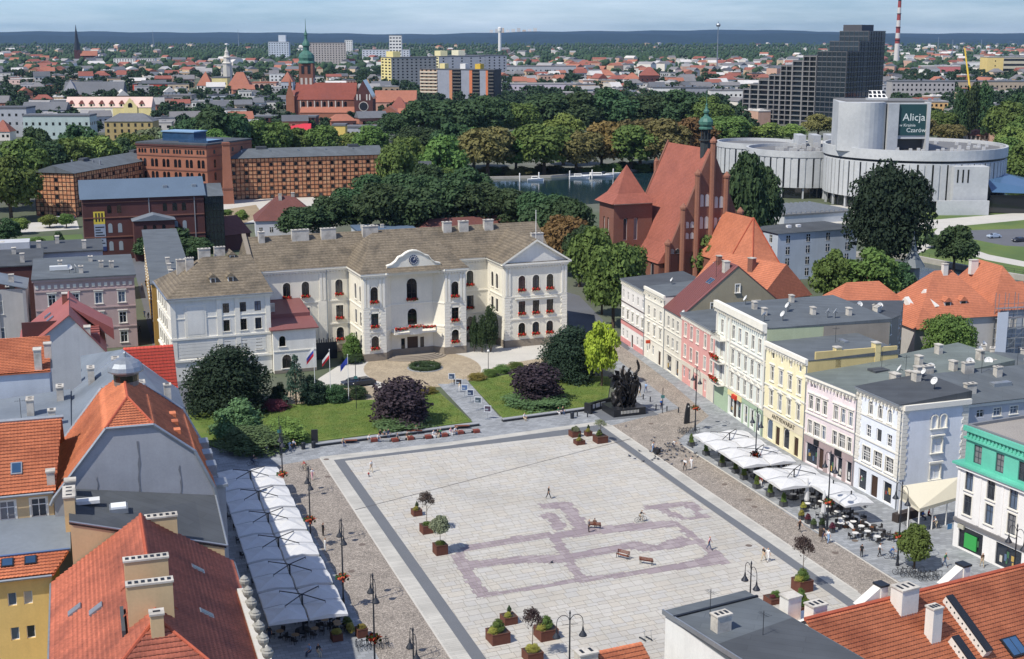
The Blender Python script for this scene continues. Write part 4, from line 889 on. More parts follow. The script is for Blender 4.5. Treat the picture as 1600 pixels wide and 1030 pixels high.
h.band('teal_cornice',TEAL,(.5,.5),(W,.5),13.9,14.15,.3,.2);h.band('teal_cornice',TEAL,(.5,.5),(W,.5),14.9,15.5,.35,.3)
for k in range(40):h.mb('brackets',TEAL).box(.7+k*.58,.95+k*.58,.36,.5,14.2,14.85)
h.mb('roof',mat('gravel_roof',C(150,144,136),.95,.1,.3,.25,6)).prism([(.5,.5),(W,.5),(W,16),(.5,16)],15.2,15.35)
h.box('parapet',plaster(120,122,124),.5,W,.5,.8,15.5,15.7);h.box('parapet',plaster(120,122,124),.45,.8,.8,16,15.2,15.7)
o=h.box('shop_poster',solid(60,160,80),1.9,3.9,-.02,.12,.5,2.3);h.box('shop_sign',solid(180,176,160),.9,1.9,-.3,-.1,2.7,3.2)
h.box('blue_sign',solid(60,120,170),-.02,.02,-1.0,-.3,2.2,2.9);h.done()
# cream awning pavilion between the two
AW=mat('cream_awning',C(232,224,200),.9,.03,.4,.03,4,transl=.15)
h=Bld('cafe_pavilion','cafe pavilion with a sloping cream awning in the gap beside the white corner house','pavilion',P(1437,795,3.4),to=P(1500,776,3.4))
q=[h.loc(P(*a))for a in((1407,776,3.4),(1437,795,3.4),(1500,776,3.4),(1500,744,5.4),(1408,758,5.4))];zs_=(3.4,3.4,3.4,5.3,5.3)
b=h.mb('awning',AW);b.add([(p.x,p.y,z)for p,z in zip(q,zs_)]+[(p.x,p.y,z-.08)for p,z in zip(q,zs_)],[(0,1,4),(1,2,3,4),(9,6,5),(9,8,7,6)])
for i,j in((0,1),(1,2)):h.sep('valance',AW).add([(q[i].x,q[i].y,2.95),(q[j].x,q[j].y,2.95),(q[j].x,q[j].y,3.4),(q[i].x,q[i].y,3.4)],[(0,1,2,3)])
for i,f in((0,.02),(0,.5),(1,.02),(1,.35),(1,.7)):p=q[i]+(q[i+1]-q[i])*f;h.box('post',WHITE,p.x-.07,p.x+.07,p.y+.05,p.y+.19,0,3.0)
for k in range(14):p=q[0]+(q[1]-q[0])*(k/14);h.mb('balcony_rail',DARKMETAL).box(p.x,p.x+.05,p.y,p.y+.05,0,1.0)
h.box('counter',solid(60,52,48),q[1].x+1,q[1].x+6,q[1].y+4,q[1].y+5,0,1.1);h.done()
# ------------------------------------------------------------------ houses on the left of the square: x runs along the front away from the camera, y into the block
LFA,LFT=Vector((-19.15,100.0)),R(107.93)
def LF(x,y,k=1.0):return(LFA+Vector((math.cos(LFT),math.sin(LFT)))*x+Vector((-math.sin(LFT),math.cos(LFT)))*y)*k
class LB(Bld):
    PS=0.852;EYE=62.0*(1-0.852)  # plan scale and storey lift of the tall front houses
    def __init__(s,name,label,x=0.0,y=0.0,cat='house'):
        s.ox,s.oy,s.k,s.up=x,y,LB.PS,LB.EYE;Bld.__init__(s,name,label,cat,LF(x,y,s.k),LFT)
    def zl(s,z):return 0.0 if z==0 else z*s.k+s.up
    def at(s,x,y,z):return(x*s.k,y*s.k,s.zl(z))
    def V(s,pts):return[((p[0]-s.ox)*s.k,(p[1]-s.oy)*s.k,s.zl(p[2]))for p in pts]
    def W_(s,p,q,z0,z1,m,ops=(),**kw):
        k=s.k;o2=[(o[0]*k,s.zl(o[1]),o[2],o[3]*(.9 if k<1 else 1),*o[4:])for o in ops]
        if k<1 and ops and z1>7:
            for x in sorted({o[0]for o in ops}):
                for zz_ in(1.2,5.0):
                    if zz_+2.4<min(o[1]for o in o2):o2.append((x*k,zz_,ops[0][2],1.9,ops[0][4]))
        s.wall(((p[0]-s.ox)*k,(p[1]-s.oy)*k),((q[0]-s.ox)*k,(q[1]-s.oy)*k),s.zl(z0),s.zl(z1),m,o2,**kw)
    def box(s,name,m,x0,x1,y0,y1,z0,z1):Bld.box(s,name,m,x0*s.k,x1*s.k,y0*s.k,y1*s.k,s.zl(z0),s.zl(z1))
    def chimney(s,x,y,z,*a,**kw):return Bld.chimney(s,x*s.k,y*s.k,s.zl(z),*a,**kw)
    def surf(s,name,m,pts,th=0.14):  # thick roof sheet
        q=s.V(pts);n=len(q);dn=[(x,y,z-th)for x,y,z in q]
        s.sep(name,m).add(q+dn,[tuple(range(n)),tuple(range(2*n-1,n-1,-1))]+[(i,n+i,n+(i+1)%n,(i+1)%n)for i in range(n)])
    def tiles(s,pts,m,name='roof_tiles',**k):
        s.surf('roof_deck',m,[(p[0],p[1],p[2]-.02)for p in pts]);tile_plane(s.V(pts),m,name,s.t,**k)
    def poly(s,name,m,pts):s.sep(name,m).add(s.V(pts),[tuple(range(len(pts)))])
    def tube(s,name,m,pts,r=0.14,n=6):
        b=s.sep(name,m);q=s.V(pts)
        for a,c_ in zip(q[:-1],q[1:]):b.tube(a,c_,r,n)
BEIGE=plaster(206,180,138,.35);GREYP=plaster(160,162,166,.5);YELW=plaster(222,190,120,.3);PALEG=plaster(186,192,200,.4)
RIDGE=mat('ridge_tile',C(170,86,62),.8,.15,1.5,.15,6)
METG=mat('grey_sheet_roof',C(120,128,136),.6,.12,.2,.08,2,tint=C(96,104,112),tamt=.6,ts=.15)
# B: big red tiled house at the bottom left
h=LB('tiled_house','large hipped red tile roof with broad chimneys and stone urns on its parapet')
RZ,EZ=14.2,8.1
h.tiles([(-14,-.2,EZ),(33.2,-.2,EZ),(33.2,8.7,RZ),(7.4,8.7,RZ),(-1.5,8.7,RZ)][:4]if 0 else[(-2,-.2,EZ),(33.2,-.2,EZ),(33.2,8.7,RZ),(7.4,8.7,RZ)],TILE_B)
h.tiles([(-2,17.6,EZ),(7.4,8.7,RZ),(33.2,8.7,RZ),(33.2,17.6,EZ)],TILE_B);h.tiles([(-2,-.2,EZ),(7.4,8.7,RZ),(-2,17.6,EZ)],TILE_B)
h.tube('ridge',RIDGE,[(33.2,8.7,RZ+.06),(7.4,8.7,RZ+.06)],.17);h.tube('ridge',RIDGE,[(7.4,8.7,RZ+.06),(-2,-.2,EZ+.1)],.15);h.tube('ridge',RIDGE,[(7.4,8.7,RZ+.06),(-2,17.6,EZ+.1)],.15)
h.W_((-2,0),(33,0),0,8.0,BEIGE,[(x,z,1.2,2.0,'c')for x in(3,7,11,15,19,23,27,31)for z in(1.0,4.6)]);h.W_((33,17.4),(-2,17.4),0,8.0,BEIGE);h.W_((-2,17.4),(-2,0),0,8.0,BEIGE);h.W_((33,0),(33,17.4),0,8,BEIGE)
h.box('parapet',plaster(196,192,182),-2,24,-.75,.35,7.3,8.9)
ub=MB();ub.lathe([(.26,0),(.26,.12),(.12,.2),(.1,.38),(.3,.55),(.42,.8),(.44,1.0),(.3,1.12),(.34,1.18),(.2,1.3),(.08,1.42)],10);URN=ub.mesh('urn',mat('weathered_stone_urn',C(150,148,140),.9,.15,1,.2,6))
for k in range(8):inst('urn',URN,h.t,h.at(24-.9-k*2.7,-.3,8.9))
h.tube('gutter',ZINC,[(33,-.35,8.0),(24,-.35,8.0)],.12);h.tube('gutter',ZINC,[(33,17.75,8.0),(-2,17.75,8.0)],.12)
for x in(15.2,9.6):
    c_=h.chimney(x,9.0,RZ+.1,3.2,.8,1.9,BEIGE,math.pi/2,7)
    for sg in(-1,1):
        h.surf('chimney_saddle',TILE_B,[(x+.5,9.0,RZ+1.5),(x+3.4,9.0,RZ+.2),(x+.5,9.0+sg*2.3,RZ-.6)])
h.chimney(6.2,8.7,RZ-.9,.9,.9,1.6,BEIGE,0,1);h.chimney(5.5,14.5,10.0,1.2,.7,1.4,BEIGE)
for x,y in((25,4.0),(14,4.2)):
    o=MB();o.mat(ZINC);o.box(-.4,.4,-.6,.6,.05,.22);o.mat(GLASSD);o.box(-.3,.3,-.5,.5,.22,.24);q=o.obj('roof_window',None,h.t,h.at(x,y,EZ+y*.69));q.rotation_euler=(R(34.4),0,0)
for x,y in((21.5,15.3),(18,13.4)):
    o=MB();o.mat(ZINC);o.box(-.45,.45,-.6,.6,.05,.25);q=o.obj('roof_hatch',None,h.t,h.at(x,y,EZ+(17.6-y)*.69));q.rotation_euler=(-R(34.4),0,0)
h.box('fire_wall',FELT_D,8.4,13.6,11.2,11.5,11.4,13.0);h.done()
# C: dark felt roof with beige wall
h=LB('felt_roof_house','house with dark sloping felt roof and bare beige wall behind the big tiled roof',33.3,.5)
za,zb,zc,zd=9.8,11.6,14.0,14.2
h.surf('roof',FELT_D,[(33.4,.3,za),(44.5,.3,zb),(44.5,15.6,zc),(33.4,15.6,zd)],.25)
h.poly('wall',BEIGE,[(33.4,15.5,0),(33.4,.5,0),(33.4,.5,za-.1),(33.4,15.5,zd-.1)]);h.poly('wall',BEIGE,[(33.4,.5,0),(44.5,.5,0),(44.5,.5,zb-.1),(33.4,.5,za-.1)]);h.poly('wall',BEIGE,[(44.5,15.5,0),(33.4,15.5,0),(33.4,15.5,zd-.1),(44.5,15.5,zc-.1)])
h.tube('edge_flashing',ZINC,[(33.3,.2,za+.06),(33.3,15.6,zd+.06)],.1);h.tube('edge_flashing',ZINC,[(33.3,.2,za),(44.5,.2,zb)],.1)
h.chimney(-.2,6.2,12.0,2.6,.9,1.6,BEIGE,math.pi/2,5);h.chimney(4.6,15.0,14.0,3.0,.9,1.5,BEIGE,0,3);h.chimney(9.6,14.9,14.0,1.0,.9,1.2,CHIM)
o=MB();o.mat(ZINC);o.box(-.8,.8,-.8,.8,0,.45);o.mat(solid(226,228,226));o.box(-.65,.65,-.65,.65,.45,.6);o.obj('roof_light',None,h.t,h.at(5.2,10.2,13.0));o=MB();o.box(-1.0,1.0,-.5,.5,0,.3);o.obj('roof_hatch',solid(214,214,210),h.t,h.at(6.6,13.2,13.8),(0,0,math.pi/2));h.done()
# D: grey gable wall, orange mansard with a domed turret
h=LB('gabled_house','orange tiled mansard house with a bare grey gable wall and a small domed roof turret',44.6,0)
gp=[(17.2,13.0),(11.4,20.2),(6.4,20.2),(2.2,16.8),(.3,12.4)]
h.poly('gable_wall',GREYP,[(44.6,17.2,0),(44.6,.2,0)]+[(44.6,y,z)for y,z in gp[::-1]])
CRK=plaster(118,120,124,.3)
for yy,z0,z1,ww in((8.2,10.8,18.6,.12),(3.9,11.2,15.4,.07),(12.6,12,15,.05)):
    n=9;rr=random.Random(int(yy*10));L_=[(yy+rr.uniform(-.12,.12),z0+(z1-z0)*i/n,ww*rr.uniform(.4,1.6))for i in range(n+1)]
    h.sep('plaster_patch',CRK).add(h.V([(44.57,y-w_,z)for y,z,w_ in L_]+[(44.57,y+w_,z)for y,z,w_ in L_[::-1]]),[(i,i+1,2*n-i,2*n+1-i)for i in range(n)])
h.tube('gable_coping',ZINC,[(44.5,y,z+.12)for y,z in[(17.6,12.2)]+gp+[(0,10.5)]],.17);
h.W_((44.6,.1),(62,.1),0,12.4,BEIGE,[(x,z,1.2,2.1,'c')for x in(3,6.5,10,13.5)for z in(4.5,8.6)]);h.poly('wall',GREYP,[(62,.1,0),(62,17.2,0)]+[(62,y,z)for y,z in gp])
h.W_((62,17.2),(44.6,17.2),0,13,BEIGE)
h.tiles([(44.8,17.2,13),(44.8,11.4,20.2),(62,11.4,20.2),(62,17.2,13)],TILE_A);h.tiles([(44.8,11.4,20.2),(50.5,8.8,22.0),(62,8.8,22.0),(62,11.4,20.2)],TILE_A)
h.tiles([(44.8,6.4,20.2),(50.5,8.8,22.0),(62,8.8,22.0),(62,6.4,20.2)][::-1],TILE_A);h.tiles([(44.8,2.2,16.8),(62,2.2,16.8),(62,6.4,20.2),(44.8,6.4,20.2)],TILE_A);h.tiles([(44.8,.2,12.4),(62,.2,12.4),(62,2.2,16.8),(44.8,2.2,16.8)],TILE_A)
h.tiles([(44.8,11.4,20.2),(44.8,6.4,20.2),(50.5,8.8,22.0)],TILE_A)
h.tube('ridge',RIDGE,[(50.5,8.8,22.1),(62,8.8,22.1)]);h.tube('ridge',RIDGE,[(44.8,11.4,20.3),(50.5,8.8,22.1)]);h.tube('ridge',RIDGE,[(44.8,6.4,20.3),(50.5,8.8,22.1)])
h.tube('verge_coping',ZINC,[(62.1,17.2,13.1),(62.1,11.4,20.4),(62.1,6.4,20.4),(62.1,2.2,17),(62.1,0,12.4)],.2)
t=MB();t.mat(solid(120,112,106));t.lathe([(1.5,0),(1.5,1.8)],12);t.mat(GLASSD);t.lathe([(1.52,.6),(1.52,1.4)],12);t.mat(ZINC);t.lathe([(2.2,1.8),(2.25,2.0),(2.1,2.5),(1.7,3.0),(1.1,3.35),(.4,3.55),(.15,3.6),(.15,4.0),(.22,4.1),(.05,4.3)],14);q=t.obj('domed_turret',None,h.t,h.at(58.8-44.6,8.6,21.4));q.scale=(.8,.8,.8)
for x in(48.5,52,55.5):
    o=MB();o.mat(TILE_A);o.box(-.5,.5,-.2,.9,0,.5);o.mat(GLASSD);o.box(-.35,.35,-.23,-.2,.1,.4);o.obj('vent_dormer',None,h.t,h.at(x-44.6,3.6,17.9))
h.box('bay_roof',ZINC,.6,3.2,-1.3,.2,12.2,12.5);h.mb('bay',GREYP).prism([(.7,.1),(1.0,-.9),(2.2,-.9),(2.6,.1)],3.0,h.zl(12.2))
for k in range(3):h.box('attic_box',ZINC,4.5+k*4.6,6.6+k*4.6,-.5,.8,12.4,13.6)
h.done()
# E: tiled roof at the left edge with beige wall
h=LB('tiled_house','long orange tile roof with one roof window at the left edge, beige wall below',45,17.2)
h.W_((45.2,31),(45.2,17.3),0,13.6,BEIGE,[(x,10.9,1.35,2.0,'c')for x in(3,6.5,9.0,12.2)]);h.W_((56,17.3),(56,31),0,13.6,BEIGE)
h.tiles([(44.8,31,13.8),(54.5,31,19.2),(54.5,16.0,19.2),(44.8,17.0,13.8)],TILE_A);h.surf('rear_roof',TILE_A,[(54.5,16,19.2),(54.5,31,19.2),(62,31,14),(62,16,14)])
h.tube('ridge_capping',ZINC,[(54.5,31,19.3),(54.5,15.8,19.3)],.25);h.tube('gutter',ZINC,[(44.6,31,13.7),(44.6,17.2,13.7)],.13)
o=MB();o.mat(ZINC);o.box(-.75,.75,-.5,.5,.05,.22);o.mat(GLASSB);o.box(-.6,.6,-.38,.38,.22,.25);q=o.obj('roof_window',None,h.t,h.at(3.0,3.7,15.6));q.rotation_euler=(0,-R(29),0)
h.chimney(1.0,.2,13.8,.9,.7,1.6);h.done()
# Y: yellow building
h=LB('yellow_house','yellow plastered house with grey roof and a tiled strip above its eaves, bottom left corner',33.4,15.6)
h.W_((33.4,32),(33.4,17.6),0,8.9,YELW,[(x,z,.7,1.3,'n')for x in(5.2,6.7,10.5,12)for z in(6.0,2.3)]);h.W_((33.4,15.7),(45,15.7),0,9,YELW)if 0 else None
h.tiles([(33.1,32,9.0),(36.8,32,9.9),(36.8,15.9,9.9),(33.1,17.4,9.0)],TILE_A);h.surf('roof',METG,[(36.8,32,10.05),(45.1,32,11.0),(45.1,15.7,11.0),(36.8,15.7,10.05)],.2)
h.W_((45,15.7),(45,32),0,10.9,YELW);h.tube('gutter',ZINC,[(32.95,32,8.9),(32.95,17.6,8.9)],.13);h.tube('flashing',solid(84,110,150),[(36.8,32,10.1),(36.8,15.8,10.1)],.1)
for y in(19.6,21.8):
    o=MB();o.mat(DARKMETAL);o.box(-.6,.6,-.5,.5,.05,.2);o.mat(GLASSB);o.box(-.5,.5,-.4,.4,.2,.22);q=o.obj('roof_window',None,h.t,h.at(35.6-33.4,y-15.6,9.65));q.rotation_euler=(0,-R(14),0)
h.done()
# F: grey sheet-metal roofs
h=LB('grey_roofed_house','grey sheet-roofed house between the domed turret and the bright red roof',62.3,0)
h.W_((62.4,.2),(106,.2),0,8.6,PALEG,[(x,z,1.1,1.9,'c')for x in np.arange(2.5,42,3.6)for z in(1.4,5.4)]);h.W_((106,.2),(106,15),0,8.5,PALEG)
h.surf('roof',FELT_D,[(62.4,-.2,8.8),(84,-.2,8.6),(84,8,13.0),(62.4,8,13.0)]);h.surf('roof',METG,[(84,-.2,8.6),(106,-.2,8.2),(106,7.6,14.6),(84,7.6,13.6)]);h.surf('roof',METG,[(62.4,8,13),(84,8,13),(84,15.6,9),(62.4,15.6,9)]);h.surf('roof',METG,[(84,7.6,13.6),(106,7.6,14.6),(106,15.6,9),(84,15.6,9)])
h.poly('gable_wall',PALEG,[(106,15.6,0),(106,.2,0),(106,.2,8.4),(106,7.6,14.9),(106,15.6,9)]);h.poly('step_wall',GREYP,[(84,15.4,0),(84,0,0),(84,0,9.2),(84,7.6,14.2),(84,15.4,9.6)])
for x,y,z in((70,5,11.5),(76,11,11.4),(86,6,12.8),(92,2.2,10.6),(98,9,13.6),(103,12.5,11.3),(66,12,11),(80,3,10.4)):h.chimney(x-62.3,y,z,random.choice([.9,1.6,2.4]),.8,1.6,pots=2)
antenna(h,*h.at(12,6,12),4);antenna(h,*h.at(22,9,12.5),3);h.box('roof_light',ZINC,24,26,11,12.5,10.6,12.0);h.done()
h=LB('grey_roofed_house','wide low grey sheet roof at the left edge below the pale wall',62.3,15.7)
h.W_((62.4,34),(62.4,15.7),0,9,PALEG);h.surf('roof',METG,[(62.4,15.6,9.0),(106,15.6,9.4),(106,34,8.0),(62.4,34,8.0)],.2);h.W_((106,15.7),(106,34),0,7.8,PALEG)
for x,y in((72,19),(80,22),(88,18),(95,21),(101,17)):h.chimney(x-62.3,y-15.7,8.8,random.choice([1.0,1.8]),.8,2.0,pots=2)
antenna(h,*h.at(20,6,8.8),5);h.box('lean_to',METG,22,27,2,6,8.6,10.2);h.done()
h=LB('tiled_house','pale walled house with a strip of orange tile roof at the left edge',107,18)
h.W_((108,34),(108,18.5),0,12,plaster(196,204,212,.3));h.W_((108,18.5),(121,18.5),0,12,PALEG);h.tiles([(107.7,34,12),(121,34,14.6),(121,18.3,14.6),(107.7,18.3,12)],TILE_A,course=.5,col=.4);h.chimney(2,2.0,12.6,1.6,.9,2.2);h.chimney(6,.6,13.2,1.2,.9,1.6);h.done()
# K: bright red tile slope
h=LB('tiled_house','bright red glazed tile roof slope beside the narrow street',106.2,0)
h.tiles([(106.4,-.2,8),(106.4,7.4,8),(113,7.4,13.6),(113,-.2,13.6)],TILE_C,course=.5,col=.45,amp=.06);h.surf('rear_roof',TILE_C,[(113,-.2,13.6),(113,7.4,13.6),(134,7.4,8),(134,-.2,8)]);h.W_((106.3,0),(134,0),0,7.9,PALEG,[(x,z,1.1,1.9,'c')for x in(3,7,11,15,19,23)for z in(1.2,4.8)]);h.poly('rear_slope',METG,[(113,7.4,13.4),(134,7.4,8),(134,14,8),(109,14,8.5)]);h.poly('gable',PALEG,[(106.4,0,7.9),(134,0,7.9),(113,0,13.5)]);h.W_((134,0),(134,14),0,8,PALEG);h.done()
LB.PS=1.0;LB.EYE=0.0
# H: red metal gabled house
h=LB('gabled_house','house with red metal gable roofs and white gable wall, skylights and roof steps',130,8)
h.poly('gable_wall',plaster(188,190,192,.4),[(130,23.6,0),(130,10,0),(130,10,9.6),(130,15.3,16),(130,23.6,9.8)]);METR2=mat('faded_red_sheet',C(158,92,84),.6,.1,.3,.08,3,tint=C(132,76,70),tamt=.4)
h.surf('roof',METR2,[(129.6,15.3,16.1),(152,15.3,16.1),(152,24.0,9.4),(129.6,24.0,9.4)]);h.surf('roof',METR2,[(129.6,15.3,16.1),(129.6,9.6,9.2),(152,9.6,9.2),(152,15.3,16.1)])
h.W_((130,10),(152,10),0,9.2,PALEG,[(x,5,1.1,1.9,'c')for x in(3,7,11,15,19)]);h.W_((152,23.6),(130,23.6),0,9.5,PALEG);h.poly('gable_wall',PALEG,[(152,10,0),(152,23.6,0),(152,23.6,9.6),(152,15.3,16),(152,10,9.6)])
h.mb('side_gable',METR2).add(h.V([(138,15.3,16.0),(138,8.2,11.5),(147,8.2,11.5),(147,15.3,16.0),(138,8.2,9.5),(147,8.2,9.5)]),[(0,1,2,3),(1,4,5,2),(0,4,1),(3,2,5)])
for k in range(4):h.box('louvre_step',METR2,1.5+k*2.0,2.3+k*2.0,2.6,6.2,9.9+.2*k,12.2)
for x,y in((134,19),(139,18.5),(144,19),(134,21.5)):
    o=MB();o.mat(ZINC);o.box(-.5,.5,-.7,.7,.05,.22);o.mat(GLASSB);o.box(-.4,.4,-.6,.6,.22,.25);q=o.obj('skylight',None,h.t,h.at(x-130,y-8,16.1-(y-15.3)*.77));q.rotation_euler=(-R(37.6),0,0)
h.box('dark_red_wall',BRICK_D,3,3.4,9,15,9,14.5);h.chimney(1.0,4.6,12,1.8,1.0,1.6,CHIM);h.chimney(14,8,15.8,1.4,.9,1.3,BRICK);h.done()
# I: pink-brown house by the narrow street
h=LB('town_house','dusty pink house with ornamental frieze facing the camera beside the narrow street',174,3)
DP=plaster(182,160,156,.3);xs=[1.7+4.6*k for k in range(4)]
h.W_((174,22),(174,3),0,14.6,DP,[(19-x,z,1.35,2.2,'ch')for x in(2.6,7.0,11.4,15.8)for z in(1.0,5.0,9.2)]);h.W_((174,3),(196,3),0,14.6,DP,[(x,z,1.2,2.1,'c')for x in(3,7,11,15,19)for z in(5,9.2)]);h.W_((196,3),(196,22),0,14.6,DP);h.W_((196,22),(174,22),0,14.6,DP)
h.surf('roof',FELT,[(173.4,2.6,14.8),(196,2.6,15.4),(196,22.4,15.4),(173.4,22.4,14.8)],.25)
for z in(4.2,8.3,12.0):h.box('string_course',DP,-.14,0,0,19,z,z+.25)
h.box('cornice',DP,-.45,0,-.3,19.3,14.1,14.6)
for k in range(16):h.mb('ornament',TRIMW).box(-.1,0,.5+k*1.18,1.1+k*1.18,12.7,13.4)
for x,y in((4,10),(8,4),(9,6),(12,14),(16,8)):h.chimney(x,y,15.1,1.4,.8,1.1,pots=2)
dish(h,4,11,15,1.3);dish(h,4,12.2,15,1.3);h.box('roof_light',solid(206,208,206),7,8.5,12,16,15.1,15.9);h.done()
# J: further left
h=LB('town_house','white house with zinc pediment roof at the left edge',180,23.5);h.W_((180,36),(180,23.6),0,12,plaster(184,182,178,.4),[(3,2,1.3,2.2,'c'),(7,2,1.3,2.2,'c'),(3,7,1.3,2.6,'c'),(7,7,1.3,2.6,'c')]);h.W_((180,23.6),(192,23.6),0,12,PALEG);h.surf('roof',METG,[(179.6,23.4,12),(192,23.4,12),(192,29.5,13.6),(179.6,29.5,13.6)]);h.surf('roof',METG,[(179.6,29.5,13.6),(192,29.5,13.6),(192,36,12),(179.6,36,12)])
for y in(23.8,29,34):h.box('pilaster',GREYP,-.25,0,y-23.5,y-22.9,0,11.8)
h.chimney(4,3,12.6,1.0,1.0,1.6);h.done()
h=LB('town_house','dark red walled house behind the white one at the left edge',203,21);h.W_((203,42),(203,21),0,13,BRICK_D,[(14,8.5,1.2,1.8,'c'),(6,8.5,1.2,1.8,'c')]);h.W_((203,21),(215,21),0,13,BRICK_D);h.surf('roof',FELT_D,[(202.7,20.8,13),(220,20.8,14),(220,42,14),(202.7,42,13)],.25)
for x,y in((3,4),(6,12),(9,16),(12,6)):h.chimney(x,y,13.4,1.2,.9,1.6)
h.done()
h=LB('town_house','low dark-roofed back building left of the park lawn',222,8);h.W_((222,40),(222,8),0,12.5,PALEG);h.W_((222,8),(236,8),0,12.5,PALEG);h.surf('roof',FELT_D,[(221.6,7.8,12.7),(238,7.8,13),(238,40,13),(221.6,40,12.7)],.25)
for x,y in((3,4),(6,22),(9,28),(12,10),(5,14)):h.chimney(x,y,12.9,1.6,.9,1.6)
h.box('skylight_box',plaster(186,188,190),4,10,16,24,12.8,14.6);h.done()
# yellow-brown wall of the house across the narrow street
h=Bld('street_house','ochre house with dark flat roof squeezed beside the left end of the town hall','house',P(243,545),to=P(228,440));W=h.len
OCH=plaster(178,140,74,.3);h.wall((0,0),(0,-6),0,14,OCH)if 0 else None
h.wall((0,-7),(0,0),0,13.5,OCH)if 0 else None
a0=Vector((0,0));h.wall((W,0),(0,0),0,13.0,OCH,[(x,z,1.1,1.9,'c')for x in np.arange(3,W-3,4)for z in(4.5,9)]);h.wall((0,-8),(W,-8),0,13.0,OCH);h.wall((0,0),(0,-8),0,13,OCH);h.wall((W,-8),(W,0),0,13,OCH)
h.mb('roof',FELT).prism([(-.2,.3),(W,.3),(W,-8.2),(-.2,-8.2)],13.0,13.3)
for x in(8,16,24):h.chimney(x,-4,13.2,1.0,.8,1.2)
h.done()
# ---------------- houses in the bottom right corner
h=Bld('tiled_house','big orange pantile roof with white chimneys filling the bottom right corner','house',P(1262,968,11.5),to=P(1600,884,11.5));W=50
TZ=11.5
def rt(x,y,z):return(x,y,z)
poly=[(-.3,0,TZ),(W,0,TZ),(W,-11,TZ-7.0),(-.3,-11,TZ-7.0)]
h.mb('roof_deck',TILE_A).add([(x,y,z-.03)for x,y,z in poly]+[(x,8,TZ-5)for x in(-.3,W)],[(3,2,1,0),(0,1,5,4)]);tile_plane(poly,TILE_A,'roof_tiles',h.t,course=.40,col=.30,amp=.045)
h.wall((0,-10.8),(W,-10.8),0,4.6,BEIGE);h.wall((W,8),(0,8),0,6,BEIGE);h.mb('gable_wall',plaster(214,210,202)).add([(0,8,0),(0,-10.8,0),(0,-10.8,4.5),(0,0,TZ-.1),(0,8,6.4)],[(0,1,2,3,4)])
b=h.sep('ridge',RIDGE);b.tube((-.3,0,TZ+.08),(W,0,TZ+.08),.2)
WCH=plaster(222,218,208,.3);rs=math.atan2(7,11)
def on(x,y):return(x,y,TZ+y*7/11)
for x,y,w_,d,hh in((10.3,-1.0,2.0,1.5,2.0),(11.0,-4.0,1.1,1.0,3.0)):p=on(x,y);h.chimney(p[0],p[1],p[2],w_,d,hh,WCH,0,3)
for x in(8.6,18.8):
    h.sep('fire_wall_stub',WCH).add([(x-2.4,.3,TZ-.2),(x,.3,TZ-.2),(x,.3,TZ+1.15),(x-2.4,1.2,TZ-.2),(x,1.2,TZ-.2),(x,1.2,TZ+1.15)],[(0,1,2),(5,4,3),(0,2,5,3),(1,4,5,2)])
    h.box('fire_wall_cap',DARKMETAL,x-.1,x+.9,.1,1.3,TZ+1.2,TZ+1.38);h.box('fire_wall_pier',WCH,x,x+.8,.2,1.2,TZ-.8,TZ+1.2)
for x,y0,y1 in((15.0,-1.3,-6.5),(12.6,-4.6,-8.6)):
    a,c_=on(x,y0),on(x,y1);n_=Vector((0,-math.sin(rs),math.cos(rs)))
    b=MB();Ln=math.hypot(y0-y1,a[2]-c_[2]);b.mat(WCH);b.box(-.35,.35,-Ln/2,Ln/2,0,.9);b.mat(DARKMETAL);b.box(-.42,.42,-Ln/2,Ln/2,.9,1.0)
    for k in range(int(Ln/.6)):b.box(-.36,-.35,-Ln/2+.3+k*.6,-Ln/2+.45+k*.6,.4,.6)
    o=b.obj('fire_wall_rib',None,h.t,((a[0]+c_[0])/2,(a[1]+c_[1])/2,(a[2]+c_[2])/2));o.rotation_euler=(rs,0,0)
for x,y in((18.6,-6.4),):
    o=MB();o.mat(DARKMETAL);o.box(-.95,.95,-1.0,1.0,.05,.3);o.mat(GLASSB);o.box(-.8,-.05,-.85,.85,.3,.33);o.box(.05,.8,-.85,.85,.3,.33);p=on(x,y);q=o.obj('roof_window',None,h.t,p);q.rotation_euler=(rs,0,0)
h.done()
h=Bld('flat_roofed_house','white-walled house with dark flat felt roof at the bottom edge, antennas on top','house',P(1040,955,11.5),to=P(1165,924,11.5));W=h.len
WH2=plaster(224,224,220,.2);Dn=-22
h.mb('wall',WH2).box(0,W,Dn,0,0,11.2)
h.mb('roof',FELT).add([(-.15,.2,11.2),(W+.15,.2,11.2),(W+.15,Dn,10.2),(-.15,Dn,10.2),(-.15,.2,11.5),(W+.15,.2,11.5),(W+.15,Dn,11.3),(-.15,Dn,11.3)],[(7,6,5,4),(0,1,5,4),(1,2,6,5),(3,0,4,7)])
h.mb('roof_patch',FELT_D).add([(.1,-7.5,11.47),(W,-6.5,11.48),(W,Dn,11.32),(.1,Dn,11.32)],[(0,3,2,1)])
h.box('edge_strip',DARKMETAL,-.2,W+.2,-1.6,-1.35,11.45,11.65);h.box('edge_flashing',ZINC,-.25,-.1,Dn,.2,11.2,11.65)
h.chimney(2.0,-5.4,11.4,1.5,1.0,1.5,CHIM,0,3);antenna(h,2.8,-2.8,11.5,2.6);antenna(h,4.5,-8,11.5,2.2);h.chimney(W+1.4,-4.6,10.6,1.5,1.2,1.9,WCH);h.chimney(W+2.8,-6.4,10.2,1.6,1.2,1.9,WCH,0,3);h.mb('chimney_base',WH2).box(W,W+3.7,-8.5,-3.8,0,10.3);h.done()
h=Bld('tiled_house','small orange tile roof with a brick chimney peeping over the bottom edge','house',P(931,1018,10),to=P(1002,1003,10));W=h.len
